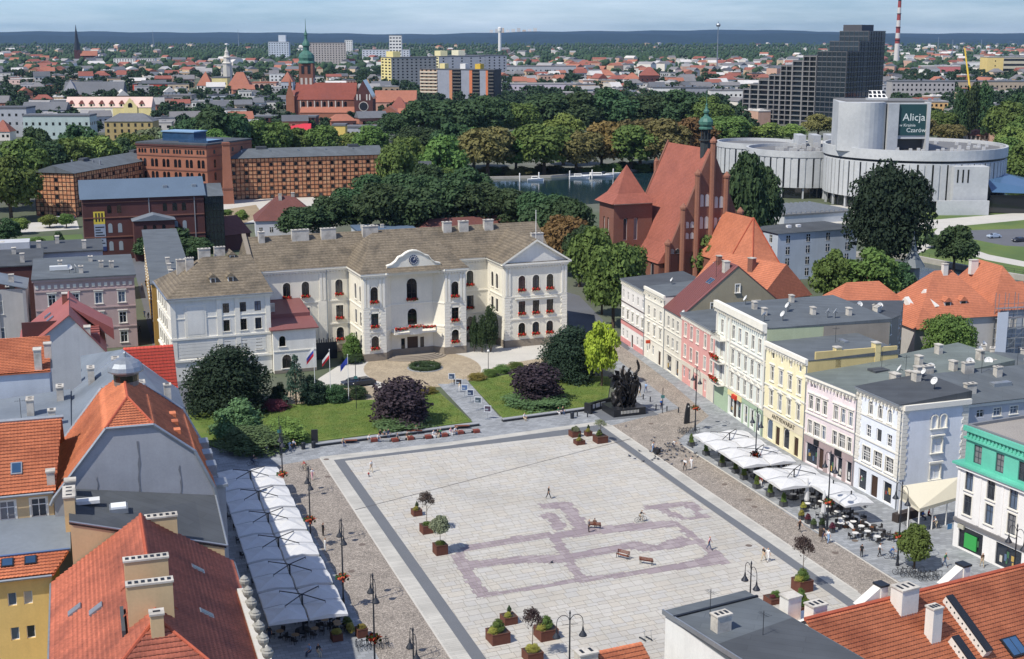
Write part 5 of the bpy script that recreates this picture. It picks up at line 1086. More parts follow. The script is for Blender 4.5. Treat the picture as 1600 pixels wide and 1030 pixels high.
pl=[(0,0,10),(W,0,10),(W,-6,6.5),(0,-6,6.5)];tile_plane(pl,TILE_A,'roof_tiles',h.t);h.mb('roof_deck',TILE_A).add([(x,y,z-.03)for x,y,z in pl],[(3,2,1,0)]);h.mb('wall',BEIGE).box(0.1,W-.1,-5.8,-.1,0,6.4);h.mb('gable',BEIGE).add([(.1,-.1,6.3),(.1,-5.8,6.3),(.1,-.1,9.8),(W-.1,-.1,6.3),(W-.1,-5.8,6.3),(W-.1,-.1,9.8)],[(0,1,2),(5,4,3),(0,2,5,3)])
h.chimney(-1.1,-.3,9.4,1.7,1.2,.9,CHIM,0,2);h.mb('chimney_base',CHIM).box(-2.0,-.2,-.9,.3,0,8.0);h.done()
# ------------------------------------------------------------------ church, mills, opera, apartment block and other landmarks
def pane_mesh(w_,h,m=GLASSD,kind=''):
    k=('pn',round(w_,1),round(h,1),m.name,kind)
    if k not in _wc:
        b=MB()
        if kind=='a':
            pts=[(-w_/2,0),(w_/2,0)]+[(w_/2*math.cos(t),h-w_/2+w_/2*math.sin(t))for t in np.linspace(0,math.pi,7)]
            b.add([(p[0],-.04,p[1])for p in pts]+[(p[0],.05,p[1])for p in pts],[tuple(range(len(pts)))]+[(i,(i+1)%len(pts),len(pts)+(i+1)%len(pts),len(pts)+i)[::-1]for i in range(len(pts))])
        elif kind=='f':
            b.mat(m);b.box(-w_/2,w_/2,-.03,.05,0,h);b.mat(WHITE);b.box(-w_/2-.1,w_/2+.1,-.05,.05,-.12,0);b.box(-.06,.06,-.06,-.03,0,h);b.box(-w_/2,w_/2,-.06,-.03,h*.62,h*.62+.1)
        else:b.box(-w_/2,w_/2,-.04,.05,0,h)
        _wc[k]=b.mesh('window',None if b.mats else m)
    return _wc[k]
def panes(h,p,q,xs,zs,w_,hh,m=GLASSD,kind='',name='window'):
    p,q=Vector(p),Vector(q);u=(q-p).normalized();rz=math.atan2(u.y,u.x)
    for x in xs:
        for z in zs:a=p+u*x;inst(name,pane_mesh(w_,hh,m,kind),h.t,(a.x,a.y,z),(0,0,rz))
def block(name,label,a,c_,depth,z,m,roof='flat',rise=.4,rm=None,nx=0,nz=0,w_=1.1,hh=1.6,kind='',cat='building',group=None,side=0,z0=1.2,gm=GLASSD,world=False,ov=.4):
    A,Cc=(P(*a),P(*c_))if not world else(Vector(a),Vector(c_))
    h=Bld(name,label,cat,A,to=Cc,group=group);W=h.len;h.W=W;rm=rm or FELT
    b=h.mb('wall',m);b.box(0,W,0,depth,0,z)
    if roof=='flat':h.mb('roof',rm).box(-.25,W+.25,-.25,depth+.25,z+.005,z+rise)
    elif roof=='hip':h.hip(0,W,0,depth,z,z+rise,rm,o=ov,axis='x' if W>depth else 'y')
    elif roof=='gable':h.hip(0,W,0,depth,z,z+rise,rm,o=ov,gable0=True,gable1=True)
    elif roof=='gabley':h.hip(0,W,0,depth,z,z+rise,rm,o=ov,axis='y',gable0=True,gable1=True)
    if nx and nz:
        xs=[W*(i+.5)/nx for i in range(nx)];zs=[z0+(z-z0)*(k+.12)/nz for k in range(nz)]
        panes(h,(0,0),(W,0),xs,zs,w_,hh,gm,kind)
        if side:
            ys=[depth*(i+.5)/abs(side)for i in range(abs(side))]
            if side>0:panes(h,(W,0),(W,depth),ys,zs,w_,hh,gm,kind)
            else:panes(h,(0,depth),(0,0),ys,zs,w_,hh,gm,kind)
    return h
# ---------------- cathedral
G=Vector((48.9,330.9));h=Bld('brick_church','gothic red brick church with steep tiled roof, pinnacled gable and a pyramid-roofed tower','church',G,R(21.2))
NE,NR=9.0,34.0;HW=11.6;HB=13.5
h.wall((-HW,0),(HW,0),0,NE,BRICK);h.wall((HW,0),(HW,23),0,NE,BRICK);h.wall((-HB,23),(-HB,.6),0,NE-2,BRICK,[(x,1.5,1.8,4.6,'gn')for x in(4,9,14,19)]);h.wall((HW,23),(-HW,23),0,NE,BRICK);h.wall((-HB,.6),(-HW,.6),0,NE-2,BRICK)
h.mb('gable',BRICK).add([(-HW,-.3,NE-.1),(HW,-.3,NE-.1),(0,-.3,NR+.6),(-HW,.5,NE-.1),(HW,.5,NE-.1),(0,.5,NR+.6)],[(0,1,2),(5,4,3),(0,2,5,3),(1,4,5,2)])
h.mb('gable',BRICK).add([(-HW,22.5,NE),(HW,22.5,NE),(0,22.5,NR+.6),(-HW,23.2,NE),(HW,23.2,NE),(0,23.2,NR+.6)],[(0,1,2),(5,4,3),(0,2,5,3),(1,4,5,2)])
zb=NE-(HB+.4-HW)*(NR-NE)/HW*.55
h.mb('nave_roof',TILE_R).add([(-HB-.4,.3,zb),(-HW+.8,.3,NE+1.8),(0,.3,NR),(HW+.4,.3,NE-.8),(-HB-.4,23,zb),(-HW+.8,23,NE+1.8),(0,23,NR),(HW+.4,23,NE-.8)],[(0,4,5,1)[::-1],(1,5,6,2)[::-1],(2,6,7,3)[::-1],(0,1,2,3),(7,6,5,4)])
PIN=mat('pier_brick',C(142,98,80),.9,.1,.6,.2,5)
for x in(-11.6,-7.6,-3.8,0.2,4.2,8.4):
    zt=NR-abs(x)*(NR-NE)/HW+2.0;b=h.sep('pier',PIN);b.lathe([(.75,0),(.75,zt),(.95,zt),(.95,zt+.5),(.6,zt+.9),(.1,zt+1.5)],8,(x,-.5,0))
for sg,yy in((1,-.36),(1,23.3)):
    for x in(-9.6,-5.7,-1.8,2.2,6.3):
        zt=NR-(abs(x)+1.6)*(NR-NE)/HW
        for k,zl in enumerate((.45,.78)):
            zz_=NE+1+(zt-NE-1)*zl;hh=max(1.2,(zt-NE)*.17)
            if yy<0:
                for dx in(-.75,.75):inst('blind_lancet',pane_mesh(1.1,hh,plaster(196,190,184,.3),'a'),h.t,(x+dx,yy,zz_-hh))
for x in(-11,-7,-3,3,7):h.sep('far_pinnacle',PIN).lathe([(.7,0),(.7,NR-abs(x)*2.1+1.5),(.1,NR-abs(x)*2.1+2.4)],6,(x,23.4,0))
# tower
h.wall((-20,13),(-9.2,13),0,20,BRICK,[(2.4+2.9*k+.9,10.5,1.1,5.6,'an')for k in range(2)],rev=.35);h.wall((-20,21.5),(-20,13),0,20,BRICK,[(2.8,10.5,.9,5.6,'an'),(5.2,10.5,.9,5.6,'an')],rev=.35);h.wall((-9.2,13),(-9.2,21.5),0,20,BRICK);h.wall((-9.2,21.5),(-20,21.5),0,20,BRICK)
h.band('string_course',BRICK_O,(-20,13),(-9.2,13),8.6,9.0,.15);h.band('cornice',STONEW,(-20,13),(-9.2,13),19.6,19.95,.15)
h.mb('tower_roof',TILE_R).add([(-21,12,19.9),(-8.2,12,19.9),(-8.2,22.5,19.9),(-21,22.5,19.9),(-18.4,14.1,22.2),(-10.8,14.1,22.2),(-10.8,20.4,22.2),(-18.4,20.4,22.2),(-14.6,17.2,29.2)],[(0,1,5,4),(1,2,6,5),(2,3,7,6),(3,0,4,7),(4,5,8),(5,6,8),(6,7,8),(7,4,8),(0,3,2,1)])
# choir
CZ=8.0;CR=18.6
fp_=[(-2.6,0),(-2.6,-14),(.4,-20),(7.6,-20),(10.6,-14),(10.6,0)]
h.mb('choir_wall',BRICK).prism([(p[0],p[1])for p in fp_],0,CZ);e=1.06;cc=(4,-8)
fo=[(cc[0]+(p[0]-cc[0])*e,cc[1]+(p[1]-cc[1])*e if p[1]<0 else 0)for p in fp_]
h.mb('choir_roof',TILE_M).add([(p[0],p[1],CZ)for p in fo]+[(4,0,CR),(4,-14,CR)],[(0,6,7,1)[::-1],(1,7,2)[::-1],(2,7,3)[::-1],(3,7,4)[::-1],(4,7,6,5)[::-1],(0,1,2,3,4,5)[::-1]])
for a_ in(1,2,3,4):h.mb('hip_ridges',RIDGE).tube((fo[a_][0],fo[a_][1],CZ+.1),(4,-14,CR+.1),.16)
for p in fp_[1:5]:h.sep('buttress',BRICK).box(p[0]-.6,p[0]+.6,p[1]-.9,p[1]+.3,0,6.5)
for x in(1.5,4,6.5):inst('window',pane_mesh(1.2,4.2,GLASSD,'a'),h.t,(x,-20.05,2.2))
# copper ridge turret
COP=mat('green_copper',C(74,118,104),.5,.15,1,.15,4,tint=C(44,72,68),tamt=.6,ts=.8);DCO=mat('dark_lead',C(56,62,64),.6,.15,1,.1,4)
b=h.sep('ridge_turret',DCO);b.mat(DCO);b.lathe([(1.3,31.5),(1.3,35.6),(1.7,35.8),(1.7,36.1)],8,(0,3.2,0))
for k in range(8):t_=k*math.pi/4;b.box(1.05*math.cos(t_)-.13,1.05*math.cos(t_)+.13,3.2+1.05*math.sin(t_)-.13,3.2+1.05*math.sin(t_)+.13,36.1,38.6)
b.lathe([(.5,36.1),(.5,38.6)],6,(0,3.2,0));b.mat(COP);b.lathe([(1.7,38.6),(1.75,38.9),(1.4,39.2),(1.75,39.8),(1.8,40.5),(1.3,41.3),(.6,41.8),(.45,42.3),(.7,42.6),(.75,43.0),(.4,43.5),(.2,44.2),(.25,44.5),(.08,45.0),(.04,48.5)],10,(0,3.2,0));h.done()
# ---------------- half-timbered granaries
TIMB=mat('dark_timber',C(62,40,34),.9,.1,1,.1,5);INFIL=mat('granary_infill',C(188,128,92),.9,.12,.7,.22,1.4,tint=C(206,170,130),tamt=.7,ts=.9)
def granary(label,A,Cc,depth,z,rise,axis,rows,sp=1.55,ridge_x=True):
    h=Bld('granary',label,'granary',A,to=Cc);W=h.len
    h.mb('wall',INFIL).box(0,W,0,depth,0,z)
    for(p,q,Ln)in(((0,0),(W,0),W),((W,0),(W,depth),depth),((0,depth),(0,0),depth)):
        p,q=Vector(p),Vector(q);u=(q-p)/Ln;n_=Vector((u.y,-u.x));T=h.mb('timber_frame',TIMB);nc=max(2,int(Ln/sp))
        for k in range(nc+1):
            a=p+u*(Ln-.22)*k/nc;T.prism([a,a+n_*.06,a+n_*.06+u*.22,a+u*.22],0.2,z-.02)
        for k in range(rows+1):
            zz_=.2+(z-.5)*k/rows;T.prism([p,p+n_*.075,q+n_*.075,q],zz_,zz_+.22)
        for i in range(1,nc-1,3 if Ln>30 else 4):
            for k in range(0,rows,2):a=p+u*((Ln-.22)*(i+.5)/nc+.11)+n_*.02;inst('window',pane_mesh(1.1,(z-.5)/rows*.8,GLASSD),h.t,(a.x,a.y,.35+(z-.5)*k/rows),(0,0,math.atan2(u.y,u.x)))
    h.hip(0,W,0,depth,z,z+rise,FELT,o=.6,axis=axis,gable0=True,gable1=True)
    if axis=='y':h.mb('gable',INFIL).add([(0,-.02,z),(W,-.02,z),(W/2,-.02,z+rise)],[(0,1,2)])
    for k in range(2):
        if axis=='x':h.box('roof_vent',FELT_D,W*(.2+.6*k),W*(.2+.6*k)+4,depth/2-1,depth/2+1,z+rise-.4,z+rise+.7)
        else:h.box('roof_vent',FELT_D,W/2-1,W/2+1,depth*(.25+.5*k),depth*(.25+.5*k)+4,z+rise-.4,z+rise+.7)
    for k in range(5):h.box('roof_pipe',ZINC,W*(.1+.18*k),W*(.1+.18*k)+.5,depth*.3,depth*.3+.5,z+.2,z+rise*.6+.8)
    return h.done()
granary('long half-timbered orange granary with grey roof right of the brick chimney',P(357,313),P(598,304),14,15.6,3.0,'x',10)
GA,GB=P(58,338),P(120,339.5);dv_=(P(278,243,15)-P(124.5,271,15));n2=Vector((dv_.y,-dv_.x)).normalized();GA=GB-Vector((n2.x,n2.y))*15.5 if n2.x>0 else GB+n2*15.5
granary('half-timbered orange granary at the left, gable end towards the camera',GA,GB,dv_.length,15.0,2.6,'y',10)
# brick mill
A,Bc=P(213,224,21.5),P(322,228,21.5);h=block('brick_mill','tall orange brick mill with a glazed blue lantern on its flat roof',A,Bc,30,21.5,BRICK_O,'flat',.6,FELT_D,world=True);W=h.W
xs=[W*(i+.5)/6 for i in range(6)]
for z,hh in((3,3),(8.5,3),(13.2,3),(18.2,1.6)):
    for x in xs:
        for d in(-1.3,0,1.3)if hh<2 else(-.9,.9):inst('window',pane_mesh(.9 if hh<2 else 1.3,hh,GLASSD,'a'),h.t,(x+d,0,z))
    for y in(5,11,17,23):inst('window',pane_mesh(1.3,hh,GLASSD,'a'),h.t,(W,y,z),(0,0,math.pi/2))
for z in(12,17.2,20.2):h.band('string_course',BRICK,(0,0),(W,0),z,z+.4,.2);h.band('string_course',BRICK,(W,0),(W,30),z,z+.4,.2)
h.band('cornice',BRICK_D,(0,0),(W,0),20.9,21.5,.5,.4);h.box('lantern',GLASSB,6,20,8,16,22.1,25.4);h.box('lantern_roof',solid(130,160,186),5.6,20.4,7.6,16.4,25.4,25.8);h.box('glass_roof',GLASSB,16,W-2,4,14,22.1,22.9);h.done()
# brick chimney
p=P(357,318);h=Bld('mill_chimney','tapering square orange brick chimney between the mill and the long granary','chimney',p,R(16));b=h.mb('shaft',BRICK_O)
b.add([(-2,-2,0),(2,-2,0),(2,2,0),(-2,2,0),(-1.2,-1.2,22.5),(1.2,-1.2,22.5),(1.2,1.2,22.5),(-1.2,1.2,22.5)],[(0,1,5,4),(1,2,6,5),(2,3,7,6),(3,0,4,7),(4,5,6,7)]);h.box('collar',BRICK,-2.0,2.0,-2.0,2.0,5.4,5.9);h.box('collar',BRICK,-1.45,1.45,-1.45,1.45,21.6,22.3);h.done()
# dark red mill
A,Bc=P(128,312,17.0),P(318,305,17.0);h=block('brick_mill','dark red brick mill with blue-grey gabled roof, banner and a lower front bay',A,Bc,15,17.0,BRICK_D,world=True,roof='gable',rise=4.6,rm=mat('blue_grey_sheet',C(92,108,124),.55,.1,.15,.06,2),ov=.6);W=h.W
for z,hh,kk in((2.5,2.6,'a'),(7.5,2.6,'a'),(13.0,2.2,'')):
    for x in(7.0,9.6,22,24.6,W-8,W-5.6):inst('window',pane_mesh(1.1,hh,plaster(150,160,166)if kk=='a' else GLASSD,kk or 'a'),h.t,(x,0,z))
for z in(6.2,11.6,15.8):h.band('string_course',BRICK,(0,0),(W,0),z,z+.3,.18)
h.mb('gable',BRICK_D).add([(-.02,0,17),(-.02,15,17),(-.02,7.5,21.4)],[(2,1,0)])
h.mb('front_bay',BRICK_D).box(13.0,24.0,-6,0,0,11.2);h.mb('front_bay_roof',METG).add([(12.6,-6.4,11.2),(24.4,-6.4,11.2),(18.5,-6.4,12.8),(12.6,0,11.2),(24.4,0,11.2),(18.5,0,12.8)],[(0,1,2),(0,2,5,3),(2,1,4,5)])
for x in(16,18.5,21):inst('window',pane_mesh(.9,2.0,GLASSD,'a'),h.t,(x,-6,8.0));inst('window',pane_mesh(.9,2.2,GLASSD,'a'),h.t,(x,-6,3.5))
bn=MB();bn.mat(solid(214,190,70));bn.box(-1.5,1.5,-.08,0,7.5,11.0);bn.mat(solid(150,160,176));bn.box(-1.5,1.5,-.08,0,1.2,7.5);bn.mat(solid(48,62,110));bn.box(-1.5,1.5,-.08,0,0,1.2);bn.mat(DARKMETAL)
for k in range(7):bn.box(-1.2,1.2-.5*(k%3),-.1,-.08,2.0+k*.75,2.3+k*.75)
for k in range(3):bn.box(-1.0+k*.8,-.6+k*.8,-.1,-.08,8.2,10.6)
bn.obj('banner',None,h.t,(4.2,-.02,2.5))
gl=h.sep('glass_wing',GLASSB);gl.mat(glassmat('wing_glass',C(28,44,50)));gl.box(W+.3,W+5.4,.5,13,0,16.5);gl.mat(DARKMETAL)
for k in range(8):gl.box(W+.25,W+5.45,.42,.5,2.1*k,2.1*k+.12)
for k in range(6):gl.box(W+.3+k,W+.4+k,.4,.5,0,16.5);gl.box(W+5.4,W+5.5,.5+k*2.4,.6+k*2.4,0,16.5)
h.mb('wing_roof',FELT).add([(W+.1,.2,16.6),(W+5.6,.2,16.6),(W+5.6,13.3,16.6),(W+.1,13.3,16.6),(W+.1,6.7,19.6),(W+5.6,6.7,19.6)],[(0,1,5,4),(1,2,5),(2,3,4,5),(3,0,4)])
h.box('roof_light',ZINC,22,23.2,3,4.2,18.6,19.8);h.box('roof_light',ZINC,30,31.2,3,4.2,18.6,19.8)
for x in(17.6,30):h.box('downpipe',solid(140,140,142),x,x+.25,-.2,-.03,5,16.8)
h.done()
# houses between the mills and the town hall
DR=mat('dark_red_tile',C(108,68,62),.8,.12,.3,.15,2,course=.3)
h=block('riverside_house','white house with steep dark red hipped roof behind the town hall trees',(400,372),(498,369),14,5.2,plaster(206,208,214),'hip',6.8,DR,6,1,1.0,1.5,'f');h.chimney(8,6,10.4,1.0,.9,2.2);h.chimney(12,7,10.6,1.0,.9,2.2);h.done()
block('riverside_house','low building with dark red roof right of the dark red mill',(328,396),(392,388),15,4.6,BRICK_D,'gable',4.5,DR).done()
block('riverside_house','long low red-brown roof behind the town hall ridge',(652,382),(815,372),12,2.6,BRICK_D,'hip',4.0,DR).done()
h=block('riverside_house','blue-grey flat roof with vents behind the town hall ridge',(560,386),(650,382),12,4.4,PALEG,'flat',.5,mat('blue_felt',C(86,104,124),.8,.1,.2));[h.chimney(x,4,4.8,1,.8,1.0)for x in(2,5,8)];h.done()
h=block('old_mill_annex','grey vaulted outbuilding beside the end of the long granary',(640,312),(672,312),10,10.5,plaster(110,108,106),'gable',3.6,FELT_D,2,2,1.2,1.8);h.done()
# pale blue-grey building right of the church
h=block('plain_building','plain pale blue-grey building with rows of small dark windows beside the church choir',P(1216,364,12.5),P(1340,355,12.5),12,12.3,plaster(186,196,208,.2),'hip',1.4,FELT_D,4,4,1.1,1.9,'f',side=-2,world=True,z0=.6);h.box('roof_light',solid(220,222,224),5,6.2,3,3.8,13.0,13.7);h.box('roof_light',solid(220,222,224),8,9.2,3,3.8,13.0,13.7);h.done()
# ---------------- opera house
CON=mat('pale_concrete',C(186,188,188),.85,.06,.12,.08,1.0,tint=C(156,160,164),tamt=.5,ts=.08);CONS=mat('concrete_roof',C(112,112,112),.9,.12,.1,.1,.7)
def ring(b,c_,r0,r1,z0,z1,n=64,a0=0,a1=2*math.pi):
    full=abs(a1-a0-2*math.pi)<1e-6;m=n if full else n+1;V=[]
    for i in range(m):
        t=a0+(a1-a0)*i/n;cs,sn=math.cos(t),math.sin(t)
        V+=[(c_[0]+r0*cs,c_[1]+r0*sn,z0),(c_[0]+r1*cs,c_[1]+r1*sn,z0),(c_[0]+r1*cs,c_[1]+r1*sn,z1),(c_[0]+r0*cs,c_[1]+r0*sn,z1)]
    F=[]
    for i in range(n):
        a,d=4*i,4*((i+1)%m)
        F+=[(a+1,d+1,d+2,a+2),(a+2,d+2,d+3,a+3),(a+3,d+3,d,a),(a,d,d+1,a+1)]
    b.add(V,F)
h=Bld('opera_house','round pale concrete opera house of three drums with a tall stage tower and poster','opera house',(149,501),0.0)
def drum(c_,r,zf,zw,zt,fins,nm,a0=0,a1=2*math.pi,slot=False):
    b=h.sep(nm+'_ground_floor',glassmat(nm+'_glass',C(30,34,40)));b.lathe([(r-2.2,0),(r-2.2,zf)],48,(*c_,0))
    b=h.sep(nm+'_wall',CON);ring(b,c_,r-1.2,r-.5,zf,zw)
    b=h.sep(nm+'_parapet',CON);ring(b,c_,r-.9,r,zw+(.9 if slot else 0),zt)
    if slot:ring(h.sep(nm+'_slot',DARKMETAL),c_,r-2,r-1.0,zw,zw+.9)
    b=h.sep(nm+'_roof',CONS);b.lathe([(r-.95,zt-1.6),(r-.95,zt-1.2)],56,(*c_,0))
    for k in range(fins):
        t=2*math.pi*(k+.5)/fins;Mx=Matrix.Translation((c_[0],c_[1],0))@Matrix.Rotation(t,4,'Z')
        ws=2*math.pi*r/fins
        if-1.25*math.pi<(t if t<math.pi else t-2*math.pi)<.2:
            fb=MB();fb.box(r-.6,r-.15,-ws*.36,ws*.36,zf,zw-.3,Mx);fb.obj('fin_panel',CON,h.t)
            if k%2==0:fb=MB();fb.box(r-.55,r-.42,ws*.38,ws*.6,zf+.3,zw-.4,Mx);fb.obj('slit_window',GLASSD,h.t)
    for k in range(fins//3):
        t=2*math.pi*k/(fins//3);h.mb('columns',CON).box(r-1.6,r-.9,-.3,.3,0,zf,Matrix.Translation((c_[0],c_[1],0))@Matrix.Rotation(t,4,'Z'))
drum((0,0),33,4.2,17.2,21.6,80,'main_drum',slot=True);drum((112.5-149,529-501),20.5,4.2,15.6,18.0,46,'left_drum');drum((104-149,575-501),17,4,14.6,16.8,36,'rear_drum')
ft=h.mb('stage_tower',CON);ft.mat(CON)
arc=[(-32+16.5*i/10,-14-5.5*math.sin(math.pi*(i/10)*.9))for i in range(11)]
ft.prism(arc+[(-15.5,8),(-29,8)],20.3,37.5);ft.prism([(-14.9,-17),(-10.9,-16.2),(-10.9,8),(-14.9,8)],20.3,37.2);ft.prism([(-10.9,-15),(-.8,-15),(-.8,8),(-10.9,8)],24.5,37.2)
h.box('tower_groove',DARKMETAL,-15.5,-14.9,-15.0,8,20.3,37.0);h.box('tower_edge',CON,-.8,.3,-16.5,8,20.3,37.5);h.box('tower_base',solid(70,72,74),-10.8,-.9,-12,7,20.3,24.5)
h.box('tower_roof',CONS,-29,.2,-12,7.8,37.5,37.9)
po=h.sep('poster',solid(34,68,70));po.box(-10.7,-.9,-15.3,-15.02,25.8,36.8)
PT=solid(212,218,214);o=lettering('Alicja',3.7,PT,'poster_lettering',h.t,(-5.2,-15.33,31.0),(math.pi/2,0,0),.02);lettering('w Krainie',1.5,PT,'poster_lettering',h.t,(-7.4,-15.33,28.9),(math.pi/2,0,0),.02);lettering('Czarów',2.2,PT,'poster_lettering',h.t,(-4.2,-15.33,26.9),(math.pi/2,0,0),.02)
sk=h.sep('skylight',CON);sk.mat(CON);sk.box(-20,-13,-8,-4,37.9,38.6);sk.mat(WHITE);sk.add([(-20,-8,38.6),(-13,-8,38.6),(-14,-4,41.2),(-19,-4,41.2)],[(0,1,2,3)]);sk.mat(GLASSD)
for i in range(4):
    for k in range(2):x0=-19.6+i*1.6+.25*k;sk.add([(x0,-8.02+k*1.9+.3,38.75+k*1.3),(x0+1.2,-8.02+k*1.9+.3,38.75+k*1.3),(x0+1.1,-6.6+k*1.9,39.75+k*1.3),(x0+.1,-6.6+k*1.9,39.75+k*1.3)],[(0,1,2,3)])
for k in range(34):
    a,r_=random.uniform(-2.6,1.0),random.uniform(16,31);h.box('roof_vent',solid(190,190,188),r_*math.cos(a),r_*math.cos(a)+1.0,r_*math.sin(a),r_*math.sin(a)+1.0,20.3,20.3+random.uniform(.6,1.4))
for k in range(18):
    a,r_=random.uniform(0,6.28),random.uniform(3,17);h.box('roof_vent',solid(180,180,178),-36.5+r_*math.cos(a),-35+r_*math.cos(a),28+r_*math.sin(a),29.4+r_*math.sin(a),16.7,17.2+random.uniform(.6,1.6))
for k in range(3):h.mb('roof_fins',CON).prism([(-34+6*k,42),(-31+6*k,42),(-31+6*k,52),(-34+6*k,52)],16,21.5)
h.mb('stair_tower',CON).box(4,16,-35.5,-26,0,16.5)
for k in range(3):h.mb('stair_slits',GLASSD).box(5+k*1.8,5.5+k*1.8,-35.6,-35.5,11,15.5)
can=h.sep('entrance_canopy',GLASSB);can.mat(mat('canopy_glass',C(70,100,130),.15,.1,.1,0,spec=.7));can.add([(18,-34,7.5),(45,-34,6.5),(50,-14,7.5),(28,-16,12.5),(18,-28,11)],[(0,1,2,3,4)]);can.mat(GLASSD);can.prism([(18,-33),(42,-33),(46,-15),(30,-15)],0,6.4)
h.box('forecourt_wall',CON,-2,16,-38,-37,0,5.0);h.done()
# slatted pavilion in front of the opera
h=block('boat_pavilion','low ribbed grey pavilion roof in front of the opera house',(1225,352),(1330,345),24,3,CON,'flat',.5,CONS,cat='pavilion')
for k in range(14):h.mb('fins',ZINC).box(1+k*1.9,1.4+k*1.9,.5,23,3.5,4.0)
h.done()
# ---------------- dark stepped apartment block
DK2=mat('grey_floor_band',C(108,110,114),.6,.1,.2);DK=mat('dark_cladding',C(84,84,88),.6,.1,.2,.05,2);A,Bc=P(1160,191),P(1272,197);h=Bld('apartment_block','tall dark stepped apartment block with glass corner behind the opera house','apartment block',Bc,ang=math.atan2(Bc.y-A.y,Bc.x-A.x));W=(Bc-A).length
FH=3.3;steps=[(0.0,7),(.1,8),(.22,9),(.36,10),(.52,12),(.68,13),(.82,14)]
DGL=glassmat('apartment_glass',C(56,64,70));BAL=mat('balcony_slab',C(132,130,128),.8,.05,.3)
for i,(f0,nf)in enumerate(steps):
    f1=steps[i+1][0]if i+1<len(steps)else 1.0;x0,x1=-W+W*f0,-W+W*f1
    h.sep('tier',DGL).box(x0,x1,.8,22,0,nf*FH);h.sep('tier_roof',DK).box(x0,x1,.4,22,nf*FH,nf*FH+.5)
    for k in range(nf):h.box('balcony_slab',BAL,x0,x1,-.9,.9,k*FH+FH-.5,k*FH+FH)
    nb=max(1,int((x1-x0)/4.2))
    for k in range(nb+1):xx=x0+(x1-x0-.5)*k/nb;h.box('party_wall',BAL,xx,xx+.5,-.95,.8,0,nf*FH+.4)
rsteps=[(0,.45,17),(.12,.62,18),(.25,.95,19),(.35,.8,20)]
Dp=50
for a_,b_,nf in[(0,.3,15),(.3,.55,17),(.55,1.0,19)]:
    h.sep('tower_glass',glassmat('tower_glass',C(44,56,66))).box(.05,22,Dp*a_,Dp*b_,0,nf*FH)
    for k in range(nf):h.box('floor_band',DK2,-.1,22.1,Dp*a_-.1,Dp*b_+.1,k*FH+FH-.45,k*FH+FH)
    for k in range(int(Dp*(b_-a_)/3.4)):h.mb('window_grid',DK).box(21.95,22.25,Dp*a_+k*3.4,Dp*a_+k*3.4+.35,0,nf*FH)
    for k in range(7):h.mb('window_grid',DK).box(.05+k*3.6,.35+k*3.6,Dp*a_-.2,Dp*a_,0,nf*FH)
h.box('penthouse',DK,1,15,30,46,19*FH,19*FH+4);h.done()
# chimney stack with red bands, crane
p=P(1400,101);st_=MB();WR=[(5.2,0),(4.4,30)];h=Bld('power_station_chimney','tall red and white banded chimney rising above the horizon','chimney',p,0);cw,cr=solid(206,200,194),solid(150,62,54)
zz_=[0,40,50,60,72,84,96,108,120,126]
for i in range(len(zz_)-1):
    r0,r1=5.4-2.4*zz_[i]/126,5.4-2.4*zz_[i+1]/126;h.sep('band',cw if i in(0,2,4,6)else cr if i!=8 else DARKMETAL).lathe([(r0,zz_[i]),(r1,zz_[i+1])],14)
for z in(46,70,96):h.sep('gallery',DARKMETAL).lathe([(5.4-2.4*z/126+1.0,z),(5.4-2.4*z/126+1.0,z+1)],14)
h.done()
h=Bld('crane','telescopic mobile crane boom, yellow over green, left of the poplars','crane',P(1513,205),R(-20));b=h.sep('boom',solid(226,190,70));b.tube((0,0,22),(-6,6,52),.75,6,.4);b=h.sep('lower_boom',solid(60,140,120));b.tube((1.5,-1.5,2),(0,0,22),1.0,6);h.box('chassis',solid(60,140,120),-2,8,-3,1,.8,3.2);h.box('cab',solid(226,190,70),6,9,-3,0,3.2,5.2)
for k in range(4):h.sep('wheel',DARKMETAL).tube((-1+3*k,-3.2,.7),(-1+3*k,1.2,.7),.7,10)
h.done()
# ---------------- orange-roofed house with scaffolding on the right
OT=TILE_M;h=Bld('tiled_mansion','rambling house with many orange tiled roofs and scaffolding on its right wing','house',P(1440,560),R(14));WGY=plaster(188,184,178,.4)
A0=P(1440,560)
def L2(x,y,z):return h.loc(P(x,y,z))
def roofpoly(nm,pts3):h.sep(nm,OT).add([(*L2(x,y,z),z)for x,y,z in pts3],[tuple(range(len(pts3)))])
EZ=9.0
a1,a2,a3,a4=L2(1335,475,EZ),L2(1398,505,EZ-1),L2(1440,505,EZ),L2(1525,482,EZ)
def tiled_wing(x0,x1,y0,y1,ze,zr,axis='x',g0=False,g1=False,m=WGY,ops=()):
    h.mb('wall',m).box(x0,x1,y0,y1,0,ze);h.hip(x0,x1,y0,y1,ze,zr,OT,axis=axis,gable0=g0,gable1=g1,o=.5,name='roof')
c1=L2(1435,500,8.5);c2=L2(1527,483,8.5)
tiled_wing(c1.x,c2.x+1,c1.y,c1.y+14,8.5,16.5);tiled_wing(c1.x-15,c1.x+4,c1.y+6,c1.y+18,8.0,14.0);tiled_wing(c1.x-3.5,c1.x+2,c1.y-5,c1.y+8,8.0,11.5,'y')
tiled_wing(c2.x,c2.x+9.5,c2.y-5.0,c2.y+13,9.2,17.0,'y');
h.mb('gable',plaster(200,206,212)).add([(c2.x+9.6,c2.y-2.6,9.0),(c2.x+9.6,c2.y+3.4,9.0),(c2.x+9.65,c2.y+.4,13.4)],[(0,1,2)])
